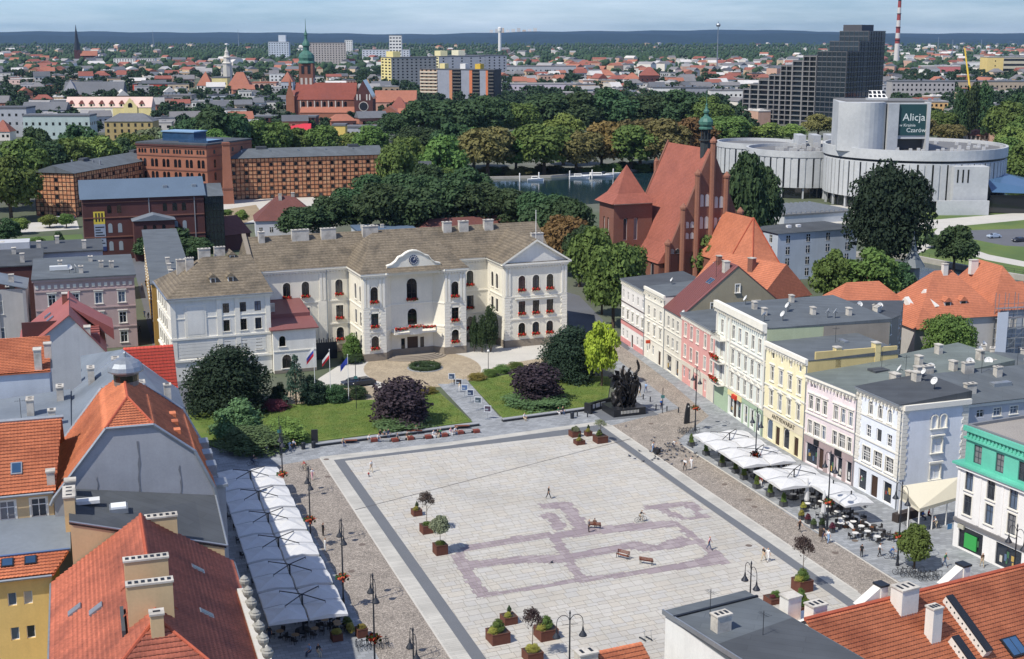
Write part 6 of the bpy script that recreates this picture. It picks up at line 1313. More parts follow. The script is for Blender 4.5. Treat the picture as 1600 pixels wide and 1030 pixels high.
h.sep('side_roof',OT).add([(c2.x+5,c2.y+.4,13.6),(c2.x+10.1,c2.y+.4,13.6),(c2.x+10.1,c2.y-3.0,8.8),(c2.x+6.5,c2.y-3.0,9.6),(c2.x+10.1,c2.y+3.8,8.8),(c2.x+6.5,c2.y+3.8,9.6)],[(0,3,2,1),(0,1,4,5)])
for x,y,z in((c1.x+7,c1.y+2.2,10.6),(c1.x+10.5,c1.y+2.4,10.6)):
    d=MB();d.mat(OT);d.add([(-.9,-.9,.8),(.9,-.9,.8),(.9,2,1.4),(-.9,2,1.4),(0,-.9,1.7),(0,2.4,1.8)],[(0,1,4),(1,2,5,4),(3,0,4,5)]);d.mat(WGY);d.box(-.7,.7,-.7,1.5,-.6,.85);d.mat(GLASSD);d.box(-.45,.45,-.73,-.7,0,.7);d.obj('dormer',None,h.t,(x,y,z))
for x,y,z in((c1.x-.6,c1.y+2,10.5),(c1.x+4.2,c1.y+3.4,11.5)):
    b=MB();b.box(-.5,.5,-2.2,2.2,-.3,.7);o=b.obj('fire_wall_rib',WCH,h.t,(x,y,z));o.rotation_euler=(R(40),0,R(14))
h.chimney(c1.x+9,c1.y+6.6,15.8,1.0,.9,2.0,WCH);h.chimney(c2.x+3,c2.y+7,15.8,1.6,1.0,1.2,WCH)
sc_=h.sep('scaffolding',ZINC);sc_.mat(ZINC)
x0,y0=c2.x-.5,c2.y-6.6
for i in range(7):
    for j in range(2):sc_.tube((x0+i*2.1,y0-j*1.1,0),(x0+i*2.1,y0-j*1.1,13),.06,4)
for k in range(6):
    sc_.tube((x0,y0-1.1,2*k+1),(x0+12.6,y0-1.1,2*k+1),.05,4);sc_.box(x0,x0+12.6,y0-1.1,y0-.1,2*k+.0,2*k+.1)
    sc_.tube((x0+2.1*k,y0-1.1,2*k),(x0+2.1*k+2.1,y0-1.1,2*k+2),.04,4)
sc_.mat(solid(206,212,220));sc_.box(x0-.1,x0+2.2,y0-1.25,y0-1.15,.3,9.4)
h.wall((c2.x,c2.y-5.05),(c2.x+9.5,c2.y-5.05),0,9.1,plaster(176,182,190),[(x,z,1.2,1.9,'c')for x in(1.6,4.8,7.8)for z in(1.5,5.5)]);h.done()
# slate-roofed little spire
h=Bld('turret','small octagonal lead-roofed turret between the trees and the orange roofs','turret',P(1423,455),0);h.sep('drum',plaster(120,124,126)).lathe([(1.9,0),(1.9,6.5)],8);h.sep('spire',mat('lead_spire',C(92,100,104),.5,.15,.8)).lathe([(3.1,6.2),(2.2,7.6),(1.2,9.2),(.9,9.8),(1.0,10.0),(.5,11.8),(.1,13.5),(.1,14.2),(.22,14.4),(.03,14.8)],8);h.done()
# grey curved courtyard wall
h=Bld('courtyard_wall','curving grey courtyard wall with pale coping left of the courtyard tree','wall',P(1366,566),0.2);pts=[Vector((18*t,9*t*t))for t in np.linspace(0,1,9)]
for a,c_ in zip(pts[:-1],pts[1:]):h.mb('wall',GW).add([(a.x,a.y,0),(c_.x,c_.y,0),(c_.x,c_.y,6+c_.x*.16),(a.x,a.y,6+a.x*.16)],[(0,1,2,3)]);h.mb('coping',CHIM).tube((a.x,a.y,6+a.x*.16),(c_.x,c_.y,6+c_.x*.16),.3,5)
h.done()
# ------------------------------------------------------------------ vegetation
def leafmat(name,rgb,hue=.025,rnd=.24,tr=.22):return mat(name,rgb,.75,.22,.5,.25,3.0,rnd=rnd,hue=hue,transl=tr,spec=.2)
LM=dict(m=leafmat('leaf_mid_green',C(98,120,62)),d=leafmat('leaf_dark_green',C(68,90,58)),l=leafmat('leaf_light_green',C(118,136,70)),o=leafmat('leaf_olive_brown',C(116,110,68),.02),
          b=leafmat('leaf_brown_green',C(122,98,62),.02),w=leafmat('leaf_willow',C(122,136,102)),y=leafmat('leaf_yew',C(48,66,48)),pu=leafmat('leaf_purple',C(66,56,62)),br=leafmat('leaf_lime',C(160,176,62)),
          sp=leafmat('leaf_spruce',C(62,84,66)),ju=leafmat('leaf_juniper',C(96,118,78)),gr=leafmat('leaf_grey_olive',C(132,138,110)),rd=leafmat('leaf_barberry',C(112,60,72)),ye=leafmat('leaf_yellow',C(158,152,78)),dp=leafmat('leaf_plum',C(78,66,62)))
BARK=mat('bark',C(92,78,64),.95,.15,2,.2,8)
def quads(Pn,Nn,S,rg,asp=.62):
    n=len(Pn);Nn=Nn/np.linalg.norm(Nn,axis=1,keepdims=True);t=rg.normal(size=(n,3));a=np.cross(Nn,t);a/=np.linalg.norm(a,axis=1,keepdims=True)+1e-9;b_=np.cross(Nn,a)
    a*=S[:,None];b_*=(S*asp)[:,None]
    V=np.stack([Pn-a,Pn+b_,Pn+a,Pn-b_],1).reshape(-1,3);F=np.arange(4*n).reshape(n,4);return V,F
def crown(seed,nc=46,nl=130,leaf=.035,shape='round',z0=.07,dens=1.0):
    rg=np.random.default_rng(seed);Ps,Ns,Ss=[],[],[]
    zc,hz=(z0+1)/2,(1-z0)/2
    for i in range(nc):
        d=rg.normal(size=3);d/=np.linalg.norm(d)
        if d[2]<-.8:d[2]=-d[2]*.5
        k=rg.uniform(.45,1.0)**.6;rc=rg.uniform(.13,.21)
        if shape=='poplar':c_=np.array([d[0]*.33*k,d[1]*.33*k,zc+d[2]*(hz-.06)*k]);rc*=.8
        elif shape=='cone':
            z=rg.uniform(z0,.98);rr=.46*(1-(z-z0)/(1-z0))+.02;th=rg.uniform(0,6.28);c_=np.array([rr*math.cos(th),rr*math.sin(th),z]);rc=.07+.08*(1-z)
        elif shape=='dome':c_=np.array([d[0]*.36*k,d[1]*.36*k,z0+abs(d[2])*(1-z0-.15)*k+.04]);rc*=1.0
        else:c_=np.array([d[0]*(.5-rc*.75)*k,d[1]*(.5-rc*.75)*k,zc+d[2]*(hz-rc*.7)*k])
        m=int(nl*dens*(rc/.17)**2);e=rg.normal(size=(m,3));e/=np.linalg.norm(e,axis=1,keepdims=True);e[:,2]=np.where(e[:,2]<-.5,-e[:,2],e[:,2])
        sc=np.array([1,1,.8 if shape!='poplar' else 1.4]);r_=rc*rg.uniform(.72,1.08,(m,1))
        Ps.append(c_+e*r_*sc);Ns.append(e+rg.normal(size=(m,3))*.55+np.array([0,0,.25]));Ss.append(leaf*rg.uniform(.6,1.35,m))
    Pn,Nn,S=np.concatenate(Ps),np.concatenate(Ns),np.concatenate(Ss);Pn[:,2]=np.clip(Pn[:,2],.01,1.05)
    return quads(Pn,Nn,S,rg)
def trunk_mesh(kind):
    b=MB();rr=random.Random(5)
    if kind=='bush':
        for k in range(6):a=k*1.05;b.tube((0.02*math.cos(a),.02*math.sin(a),0),(.22*math.cos(a),.22*math.sin(a),.5),.012,5,.005)
    else:
        top=.45 if kind=='tree' else .9;b.tube((0,0,0),(.01,0,top),.034,7,.018)
        for k in range(7):
            a=k*2.4;z=.2+.04*k;b.tube((0,0,z),(.26*math.cos(a),.26*math.sin(a),z+.28),.014,5,.004)
    return b.mesh('trunk',BARK)
TRUNK={k:trunk_mesh(k)for k in('tree','bush','tall')}
CROWN={}
for nm,args in dict(r1=(1,48,150),r2=(2,42,150),r3=(3,52,140),r4=(4,40,160),bush=(5,52,150,.03,'dome',.0),bush2=(6,64,130,.028,'dome',.0),poplar=(7,44,120,.04,'poplar',.05),cone=(8,90,70,.026,'cone',.04),thuja=(9,44,150,.03,'poplar',.0),big=(10,90,190,.02,'round',.02),sparse=(11,22,60,.035,'round',.3),low=(12,60,120,.024,'dome',.0),dome=(13,120,190,.018,'dome',.0)).items():
    V,F=crown(*args);CROWN[nm]=np_mesh('crown_'+nm,V,F,LM['m'])
def plant(name,label,cat,p,w_,H,crown_k,leaf,trunk='tree',group=None,rz=None,d=None):
    rz=random.uniform(0,6.28)if rz is None else rz
    t=thing(name,label,cat,(p[0],p[1],p[2]if len(p)>2 else 0.0),rz,group);t.scale=(w_,d or w_,H)
    inst('trunk',TRUNK[trunk],t);c_=inst('crown',CROWN[crown_k],t);c_.material_slots[0].link='OBJECT';c_.material_slots[0].material=LM[leaf];return t
ORD=['leftmost','second','third','fourth','fifth','sixth','seventh','eighth','ninth','tenth','eleventh','twelfth','thirteenth','fourteenth','fifteenth','sixteenth','seventeenth','eighteenth','nineteenth','twentieth']
ADJ=dict(m='green leafy tree',d='dark green tree',l='light green tree',o='olive green tree',b='brownish tree',w='pale grey-green willow',p='tall narrow poplar',y='very dark tree')
def cluster(where,lst,name='tree'):
    lst=sorted(lst);
    for i,(x,yb,yt,wp,k)in enumerate(lst):
        p=P(x,yb);H=hgt(x,yb,yt);w_=wp/pxm(yb)*1.2;ck='poplar' if k=='p' else 'big' if k=='y' else random.choice(['r1','r2','r3','r4']);lf_='d' if k=='p' else k
        plant('poplar_tree' if k=='p' else 'willow_tree' if k=='w' else 'leafy_tree','%s, %s%s of %s'%(ADJ[k],ORD[min(i,19)],'' if i==0 else ' from left',where),'tree',p,w_,H,ck,lf_,'tall' if k=='p' else 'tree','trees: '+where)
cluster('the park trees left of the granaries',[(18,345,240,80,'m'),(-8,330,232,70,'d'),(36,318,212,80,'m'),(75,300,214,74,'d'),(112,296,210,74,'m'),(148,292,206,76,'l'),(186,288,214,66,'d'),(214,284,200,56,'m'),(60,290,196,60,'d'),(128,276,192,60,'d')])
cluster('the tree belt behind the granaries',[(236,262,198,64,'w'),(268,262,200,60,'w'),(300,258,178,64,'d'),(332,258,166,70,'d'),(362,256,170,66,'d'),(330,262,196,60,'m'),(398,252,188,60,'m'),(432,250,186,56,'m'),(470,246,198,52,'m'),(505,246,192,56,'m'),(548,240,206,40,'l'),(582,244,196,52,'m')])
cluster('the trees right of the long granary',[(620,318,214,58,'m'),(636,300,206,54,'m'),(690,300,212,74,'m'),(655,250,192,70,'d'),(712,268,190,70,'d'),(668,330,250,60,'d')])
cluster('the dark trees behind the town hall',[(478,378,318,78,'d'),(520,372,300,70,'d'),(552,368,288,84,'d'),(600,372,280,90,'d'),(648,372,284,86,'d'),(700,366,272,86,'d'),(748,366,280,80,'d'),(798,368,290,80,'d'),(640,340,264,80,'d'),(730,338,262,70,'d'),(580,340,272,70,'d'),(845,378,292,70,'d'),(860,398,306,84,'d'),(770,345,296,60,'d'),(815,345,298,60,'m'),(690,318,258,60,'m')])
cluster('the big riverside trees',[(762,276,192,84,'o'),(806,272,204,64,'m'),(850,273,186,86,'m'),(900,272,196,74,'o'),(940,268,190,70,'b'),(985,268,188,86,'m'),(1035,268,186,80,'o'),(1080,264,184,76,'b'),(1118,262,192,60,'m'),(740,262,198,60,'m'),(1000,256,178,70,'o'),(880,258,178,70,'l')])
cluster('the dark park trees behind the river',[(668,226,150,76,'d'),(716,224,150,74,'d'),(764,222,150,70,'d'),(812,220,156,66,'m'),(856,214,138,76,'d'),(905,214,144,78,'d'),(955,212,136,84,'d'),(1010,212,142,80,'d'),(1062,212,140,80,'d'),(1105,214,148,64,'m'),(620,222,172,50,'d'),(1140,228,176,60,'m')])
cluster('the trees between town hall and church',[(905,448,350,60,'d'),(884,430,330,80,'b'),(925,470,346,72,'m'),(958,512,368,74,'m'),(975,470,372,62,'m'),(890,402,300,70,'d'),(940,492,420,50,'m')])
cluster('the trees near church and opera',[(1108,446,366,56,'m'),(1162,420,222,64,'d'),(1192,392,262,54,'d'),(1384,446,246,116,'y'),(1296,482,388,62,'m'),(1356,484,386,84,'m'),(1330,470,420,60,'d'),(1490,424,352,60,'d'),(1456,388,366,26,'d'),(1400,470,410,50,'d')])
cluster('the trees before the apartment block',[(1128,224,192,50,'d'),(1164,224,194,46,'l'),(1200,226,192,46,'l'),(1236,222,194,44,'l'),(1278,214,178,46,'o'),(1150,212,186,40,'m')])
cluster('the trees right of the opera house',[(1498,222,142,28,'p'),(1514,222,134,28,'p'),(1532,222,132,30,'p'),(1466,222,168,46,'m'),(1440,226,176,40,'o'),(1484,230,190,44,'o'),(1570,236,152,62,'m'),(1600,250,178,60,'m'),(1600,300,222,66,'m'),(1572,282,212,56,'m'),(1580,262,196,50,'l'),(1586,220,138,44,'d')])
cluster('the small trees near the park lawn',[(60,392,370,22,'m'),(96,418,362,22,'d'),(12,384,340,40,'d'),(30,366,338,30,'l'),(78,356,334,28,'l'),(104,356,334,24,'m'),(268,405,356,78,'d'),(238,408,366,50,'d'),(312,408,372,50,'d'),(352,340,326,22,'m'),(378,350,328,20,'l'),(1520,218,150,1,'d')][:11])
# undergrowth on the river bank
for k in range(26):
    x=742+k*14.5;yb=277-(x-742)*.028-random.uniform(0,5);p=P(x,yb);plant('bank_shrub','%s shrub on the far river bank under the big trees'%random.choice(['low green','dense dark green','pale green','olive green']),'shrub',(p.x,p.y,0),random.uniform(7,11),random.uniform(2.6,5),'bush' if k%2 else 'bush2',random.choice(['m','d','l','o']),'bush','shrubs on the far river bank')
# garden and square plants
def gp(label,x,yb,yt,wp,ck,leaf,trunk='bush',name='shrub',cat='shrub',z=0.1,d=None):
    p=P(x,yb);plant(name,label,cat,(p.x,p.y,z),wp/pxm(yb),hgt(x,yb,yt)-z,ck,leaf,trunk,d=d)
gp('huge rounded dark yew in the left corner of the garden',356,640,534,150,'dome','y','bush','yew_tree','tree')
gp('light green rounded rhododendron in front of the dark yew',372,684,622,84,'bush','ju',name='rhododendron')
gp('low spreading juniper at the left lawn corner',400,700,664,130,'low','ju',name='juniper');gp('sprawling pale juniper right of the rhododendron',446,690,652,80,'low','l',name='juniper')
gp('thin yellow-green columnar shrub beside the dark yew',348,640,606,16,'thuja','br',name='columnar_shrub');gp('low dark red barberry right of the dark yew',430,640,622,50,'low','rd',name='barberry')
gp('spruce behind the left lawn near the annex',463,634,556,46,'cone','sp','tall','spruce_tree','tree');gp('dark bush between the spruce and the flagpoles',490,630,584,44,'bush','y');gp('dark bush right of the flagpole bases',524,628,598,44,'bush2','d');gp('small dark conifer bush left of the spruce',436,632,596,30,'bush','y')
gp('big purple-black bush on the left lawn',622,662,584,118,'bush2','pu',name='purple_bush');gp('purple-black bush on the right lawn',834,626,562,106,'bush2','pu',name='purple_bush')
gp('low juniper ring under the right purple bush',838,632,612,112,'low','ju',name='juniper');gp('low green skirt under the left purple bush',630,668,648,100,'low','ju',name='juniper')
gp('broad dark green conifer at the right end of the garden',888,592,504,104,'dome','y','bush','conifer','tree');gp('lime green young tree beside the monument',940,604,500,58,'r1','br','tree','lime_tree','tree')
for i,(x,yb,yt,wp)in enumerate([(741,550,496,13),(753,551,494,14),(767,550,480,20)]):gp(['narrow thuja, leftmost of three against the town hall','narrow thuja, middle one of three against the town hall','tallest thuja, right one of three against the town hall'][i],x,yb,yt,wp*1.5,'thuja','d',name='thuja')
gp('round green bush at the corner of the clock block',551,562,518,36,'bush','m');gp('low hedge below the round bush',552,566,552,44,'low','d',name='hedge_bush')
gp('yellow flowering border left of the garden path',668,617,603,40,'low','ye',name='flower_border',cat='flower bed',d=2.0);gp('green border plants behind the left lawn',640,616,600,50,'low','m',name='flower_border',cat='flower bed',d=2.0)
for i,(x,yb)in enumerate([(745,594),(765,588),(785,582),(806,577)]):gp('%s green border clump above the right lawn'%ORD[i],x,yb,yb-13,32,'low','ye' if i==0 else 'm',name='flower_border',cat='flower bed')
for i,x in enumerate((505,530,558)):gp('%s clump of the low hedge behind the left lawn'%ORD[i],x,622,600,40,'low','d',name='hedge_bush')
gp('green street tree on the paving near the bicycle racks',1428,889,816,58,'r2','m','tree','street_tree','tree',0.0);gp('leafy tree in the courtyard behind the right-hand row',1478,590,486,92,'big','m','tree','courtyard_tree','tree',0.0)
# hedge ring of the roundabout
c_=P(664,575);rg=np.random.default_rng(3);th=rg.uniform(0,6.28,5200);rr=2.55+rg.normal(0,.28,5200);zz_=rg.uniform(0,1,5200)**.6*.75
V,F=quads(np.stack([rr*np.cos(th),rr*np.sin(th),zz_],1),np.stack([np.cos(th)*(rr-2.5)*3,np.sin(th)*(rr-2.5)*3,zz_+.2],1)+rg.normal(size=(5200,3))*.4,np.full(5200,.12),rg)
t=thing('round_hedge','clipped ring hedge with a round centre bush on the forecourt','hedge',(c_.x,c_.y,.01));inst('ring',np_mesh('hedge_ring',V,F,LM['d']),t);o=inst('centre_bush',CROWN['bush'],t,(0,0,0),(0,0,0),(2.6,2.6,1.0));o.material_slots[0].link='OBJECT';o.material_slots[0].material=LM['d']
b=MB();b.lathe([(3.4,0),(3.4,.06)],28);b.obj('kerb',SLATE,t)
# ------------------------------------------------------------------ the far city
def far_house_meshes():
    out_={}
    w=MB();w.mat(WHITE);w.box(-.5,.5,-.5,.5,0,1);w.mat(GLASSD)
    for i in range(4):
        for k in range(2):
            x=-.38+.25*i;z=.2+.42*k;w.add([(x,-.503,z),(x+.1,-.503,z),(x+.1,-.503,z+.2),(x,-.503,z+.2)],[(0,1,2,3)]);w.add([(.503,x,z),(.503,x+.1,z),(.503,x+.1,z+.2),(.503,x,z+.2)],[(0,1,2,3)])
    out_['wall']=w.mesh('far_wall')
    g=MB();g.add([(-.53,-.55,0),(.53,-.55,0),(.53,.55,0),(-.53,.55,0),(-.53,0,1),(.53,0,1)],[(0,1,5,4),(1,2,5),(2,3,4,5),(3,0,4),(0,3,2,1)]);out_['gable']=g.mesh('far_gable_roof',TILE_M)
    g=MB();g.add([(-.53,-.55,0),(.53,-.55,0),(.53,.55,0),(-.53,.55,0),(-.22,0,1),(.22,0,1)],[(0,1,5,4),(1,2,5),(2,3,4,5),(3,0,4),(0,3,2,1)]);out_['hip']=g.mesh('far_hip_roof',TILE_M)
    g=MB();g.box(-.51,.51,-.51,.51,0,.35);g.box(-.3,-.1,-.2,.1,.35,1);g.box(.2,.3,.1,.3,.35,.9);out_['flat']=g.mesh('far_flat_roof',FELT)
    return out_
FHM=far_house_meshes()
FW=[plaster(*c)for c in((222,216,204),(206,200,190),(214,190,160),(230,228,222),(190,186,182),(200,172,140),(196,160,140),(176,120,100))]
FR=[mat('far_roof_%d'%i,C(*c),.85,.12,.08,.1,.6)for i,c in enumerate(((160,104,84),(146,92,78),(140,84,72),(120,118,118),(104,106,110),(150,148,146),(92,94,98),(200,196,190)))]
def setm(o,m,i=0):o.material_slots[i].link='OBJECT';o.material_slots[i].material=m
def far_house(p,w_,d,hw,hr,rz,kind,wm,rm,label,group):
    t=thing('town_house',label,'house',(p[0],p[1],-.02),rz,group);a=inst('wall',FHM['wall'],t,(0,0,0),(0,0,0),(w_,d,hw));setm(a,wm);r_=inst('roof',FHM[kind],t,(0,0,hw),(0,0,0),(w_,d,hr));setm(r_,rm)
def zone(x,y):  # share of woods and of houses in a part of the view
    if y<78:return(.93,.05)if x<1380 else(.7,.25)
    if y<98:
        if x<250:return .75,.22
        if x<470:return .97,.0
        if x<620:return .7,.25
        if x<900:return .78,.18
        if x<1180:return .97,.0
        if x<1390:return .9,.08
        return .66,.3
    if y<132:
        if x<270:return .66,.3
        if x<470:return .6,.3
        if x<600:return .66,.3
        if x<770:return .7,.2
        if x<900:return .48,.45
        if x<1190:return .34,.62
        if x<1390:return .4,.5
        return .66,.3
    if y<155:
        if x<270:return .55,.38
        if x<600:return .48,.45
        if x<900:return .55,.38
        if x<1190:return .34,.62
        if x<1390:return .5,.4
        return .45,.5
    if x<240:return .55,.38
    if x<600:return .55,.4
    if x<1130:return .95,.0
    if x<1400:return .8,.1
    return .7,.25
AVOID=[(440,590,168,206),(1185,1392,150,215),(596,660,112,132),(654,772,136,160),(668,756,104,116),(100,242,166,190),(98,195,142,158),(160,240,190,220),(1538,1610,108,122),(302,440,130,148),(390,500,190,206)]
treesF,housesF=[],[]
rgf=random.Random(11);y=61.0
while y<214:
    step=1.0 if y<70 else 1.6 if y<90 else 2.6 if y<130 else 4.2;d=P(800,y).y
    x=-260+rgf.uniform(0,8);sx_=max(5.0,9.0*FPX/d*1.0)
    while x<1860:
        tw,hw_=zone(x,y);u=rgf.random();yy=y+rgf.uniform(-.5,.5)*step
        if not any(a<=x<=c_ and e<=yy<=f for a,c_,e,f in AVOID):
            if u<tw:treesF.append((x,yy))
            elif u<tw+hw_ and rgf.random()<(.55 if y>90 else .3):housesF.append((x,yy))
        x+=sx_*rgf.uniform(.7,1.25)
    y+=step
# nearest 300 houses singly, further ones as one mass of roofs
housesF.sort(key=lambda q:(not-30<q[0]<1630,-q[1]))
sel,cells=[],set()
for q in housesF:
    d=P(*q).y;k=(int(q[0]/(15*FPX/d)),int(q[1]/4.5))
    if k in cells:continue
    cells.add(k);sel.append(q)
WHERE=lambda x,y:('at the far left' if x<270 else 'left of the twin-gabled church' if x<450 else 'near the tower blocks' if x<780 else 'in the middle of the old town quarter' if x<1200 else 'beyond the opera house')
RN=['orange-roofed','red-roofed','dark red-roofed','grey-roofed','slate-roofed','pale grey-roofed','dark grey-roofed','white-roofed']
for q in sel[:300]:
    p=P(*q);i=rgf.choice([0,1,2,3,3,4,4,5,5,6,6,7,7])if q[0]>880 and q[0]<1200 else rgf.choice([0,2,3,3,4,4,5,5,6,6,7,7]);kind=rgf.choice(['gable','gable','hip'])if i<4 else rgf.choice(['flat','flat','gable'])
    w_=rgf.uniform(11,22);dd=rgf.uniform(9,13);hw_=rgf.uniform(6,11)
    far_house(p,w_,dd,hw_,rgf.uniform(3,5.5)if kind!='flat' else 1.6,rgf.choice([.3,.3,.35,1.9,.2])+rgf.uniform(-.12,.12),kind,rgf.choice(FW),FR[i],'small far-off %s house %s'%(RN[i],WHERE(*q)),'far houses of the town, '+RN[i])
b=MB()
for q in sel[300:]:
    p=P(*q);s_=rgf.uniform(.8,1.6);rz=rgf.uniform(0,3);Mx=Matrix.Translation((p.x,p.y,0))@Matrix.Rotation(rz,4,'Z');w_,d,hh=9*s_,6*s_,rgf.uniform(6,12);b.mat(rgf.choice(FW));b.box(-w_,w_,-d,d,0,hh,Mx);b.mat(rgf.choice(FR));b.add([Mx@Vector(v)for v in((-w_,-d,hh),(w_,-d,hh),(w_,d,hh),(-w_,d,hh),(-w_,0,hh+4),(w_,0,hh+4))],[(0,1,5,4),(1,2,5),(2,3,4,5),(3,0,4)])
tag(b.obj('far_houses'),'tiny far-off houses scattered among woods below the horizon','houses',kind='stuff')
# woods: individual trees cannot be counted out there
def ico(sub):
    bm=bmesh.new();bmesh.ops.create_icosphere(bm,subdivisions=sub,radius=1);V=np.array([v.co[:]for v in bm.verts]);F=np.array([[v.index for v in f.verts]for f in bm.faces]);bm.free();return V,F
IV,IF=ico(2);IV1,IF1=ico(1)
rg=np.random.default_rng(21)
temps=[(IV*(1+.32*rg.uniform(-1,1,(len(IV),1))),IF)for _ in range(6)];temps1=[(IV1*(1+.3*rg.uniform(-1,1,(len(IV1),1))),IF1)for _ in range(6)]
def leafy_t(seed):
    V,F=crown(seed,16,26,.085,'round',.0);V=V*2-np.array([0,0,1.0]);return V,np.concatenate([F[:,[0,1,2]],F[:,[0,2,3]]])
leafy=[leafy_t(40+i)for i in range(6)]
def wood(name,label,pts,hue):
    Vs,Fs,off=[],[],0
    for(x,yy)in pts:
        p=P(x,yy);far=yy<96;tv,tf=(temps1 if yy<92 else temps if yy<118 else leafy)[rg.integers(6)]
        r_=rg.uniform(3.6,6.4)*(1.3 if yy<75 else 1.0);hz=r_*rg.uniform(.8,1.15);zc=hz*rg.uniform(.7,1.1)+(1.0 if not far else 0)
        v=tv*np.array([r_,r_,hz])+np.array([p.x,p.y,zc+1]);Vs.append(v);Fs.append(tf+off);off+=len(tv)
    me=np_mesh(name,np.concatenate(Vs),np.concatenate(Fs),hue);tag(inst(name,me),label,'woods',kind='stuff');print(name,len(me.polygons))
WOODM=mat('far_foliage',C(54,76,50),.9,.34,.03,.35,.35,tint=C(38,56,42),tamt=.7,ts=.02,bump=.25,bs=1.2);
rgf.shuffle(treesF)
wood('far_woods','mass of far-off treetops between the roofs of the town',treesF,WOODM)
print('far trees',len(treesF),'houses',len(sel))
# ------------------------------------------------------------------ landmarks of the far city
def far(name,label,x0,x1,yb,yt,m,roof='flat',rt=None,rm=None,depth=14,nx=0,nz=0,w_=1.4,hh=1.6,side=0,skew=0,cat='building',gm=GLASSD):
    z=hgt(x0,yb,yt);rise=(hgt(x0,yb,rt)-z)if rt else 1.0;a,c_=P(x0,yb),P(x1,yb+skew)
    return block(name,label,a,c_,depth,z,m,roof,rise,rm or FELT,nx,nz,w_,hh,'',cat,side=side,world=True,z0=1.5,gm=gm)
WF=plaster(226,224,218);YF=plaster(226,210,150);GF=plaster(170,172,176);PKR=mat('pale_pink_roof',C(214,186,172),.8,.08,.1);ORR=FR[0];SLT=FR[4]
# twin-gabled brick church with green onion spire
h=far('brick_church','red brick church with green onion-domed tower among the far roofs',462,556,190,156,BRICK,'gable',130,mat('old_red_roof',C(132,72,60),.85,.12,.1,.15,.8,tint=C(104,62,56),tamt=.5,ts=.05),20,cat='church');W=h.W;ez=hgt(462,190,156)
h.sep('aisle',BRICK_O).box(4,W,-6,0,0,ez*.45);h.sep('aisle_roof',ORR).add([(4,-6.3,ez*.42),(W,-6.3,ez*.42),(W,0,ez*.68),(4,0,ez*.68)],[(0,1,2,3)])
for k in range(7):inst('window',pane_mesh(1.8,4.0,GLASSD,'a'),h.t,(6+k*(W-8)/7,-.02,ez*.66));h.box('buttress',plaster(196,186,176),3.5+k*(W-8)/7,4.3+k*(W-8)/7,-.6,0,ez*.6,ez*.95)
tr=h.sep('transept',BRICK_D);tr.mat(BRICK_D);tr.box(W,W+13,-7,14,0,ez*1.05);tr.add([(W-.4,-7.1,ez*1.05),(W+13.4,-7.1,ez*1.05),(W+6.5,-7.1,ez*1.05+13)],[(0,1,2)]);tr.mat(h.t.children[0].data.materials[0]if h.t.children else SLT);tr.add([(W-.6,-7.0,ez*1.05),(W+6.5,-7.0,ez*1.05+13),(W+6.5,16,ez*1.05+13),(W-.6,16,ez*1.05),(W+13.6,-7.0,ez*1.05),(W+13.6,16,ez*1.05)],[(0,1,2,3),(1,4,5,2)])
ro=h.sep('rose_window',DARKMETAL);ro.mat(plaster(200,190,180));Mx=Matrix.Translation((W+6.5,-7.15,ez*.72))@Matrix.Rotation(math.pi/2,4,'X')
for r_,m_,o_ in((3.4,plaster(200,190,180),0),(2.9,DARKMETAL,.1)):
    ro.mat(m_);ro.add([Mx@Vector((r_*math.cos(t),r_*math.sin(t),o_))for t in np.linspace(0,6.283,20,endpoint=False)],[tuple(range(20))])
for sx_ in(-4.4,-2.4,2.4,4.4):inst('blind_niche',pane_mesh(.9,4.2,plaster(206,198,190),'a'),h.t,(W+6.5+sx_,-7.12,ez*1.0))
fg=h.sep('west_gable',BRICK_O);fg.box(-6,-.2,-2,12,0,ez*1.15);fg.add([(-6,-2.05,ez*1.15),(-.2,-2.05,ez*1.15),(-3.1,-2.05,ez*1.15+10)],[(0,1,2)]);fg.lathe([(1.0,ez),(1.0,ez+12),(.1,ez+15)],6,(-3.1,0,0))
tw=h.sep('bell_tower',BRICK);tw.mat(BRICK);x,y=7,14;zt=hgt(475,190,100);tw.box(x-5,x+5,y-5,y+5,0,zt);tw.mat(plaster(196,186,176))
for dx in(-3.2,0,3.2):tw.box(x+dx-.8,x+dx+.8,y-5.15,y-5,zt-17,zt-10);tw.box(x+5,x+5.15,y+dx-.8,y+dx+.8,zt-17,zt-10)
tw.mat(DARKMETAL)
for dx in(-2.2,2.2):tw.box(x+dx-1,x+dx+1,y-5.2,y-5,zt-7,zt-1.5)
tw.mat(COP);tw.lathe([(6.4,zt),(6.6,zt+.6),(5.4,zt+2),(5.8,zt+4),(5.0,zt+6.4),(2.8,zt+8.4),(2.2,zt+9),(2.2,zt+12),(3.0,zt+12.4),(2.6,zt+14),(1.4,zt+16),(1.0,zt+17),(1.0,zt+19.5),(1.4,zt+20),(.6,zt+22),(.25,zt+24),(.1,zt+31)],10,(x,y,0));h.done()
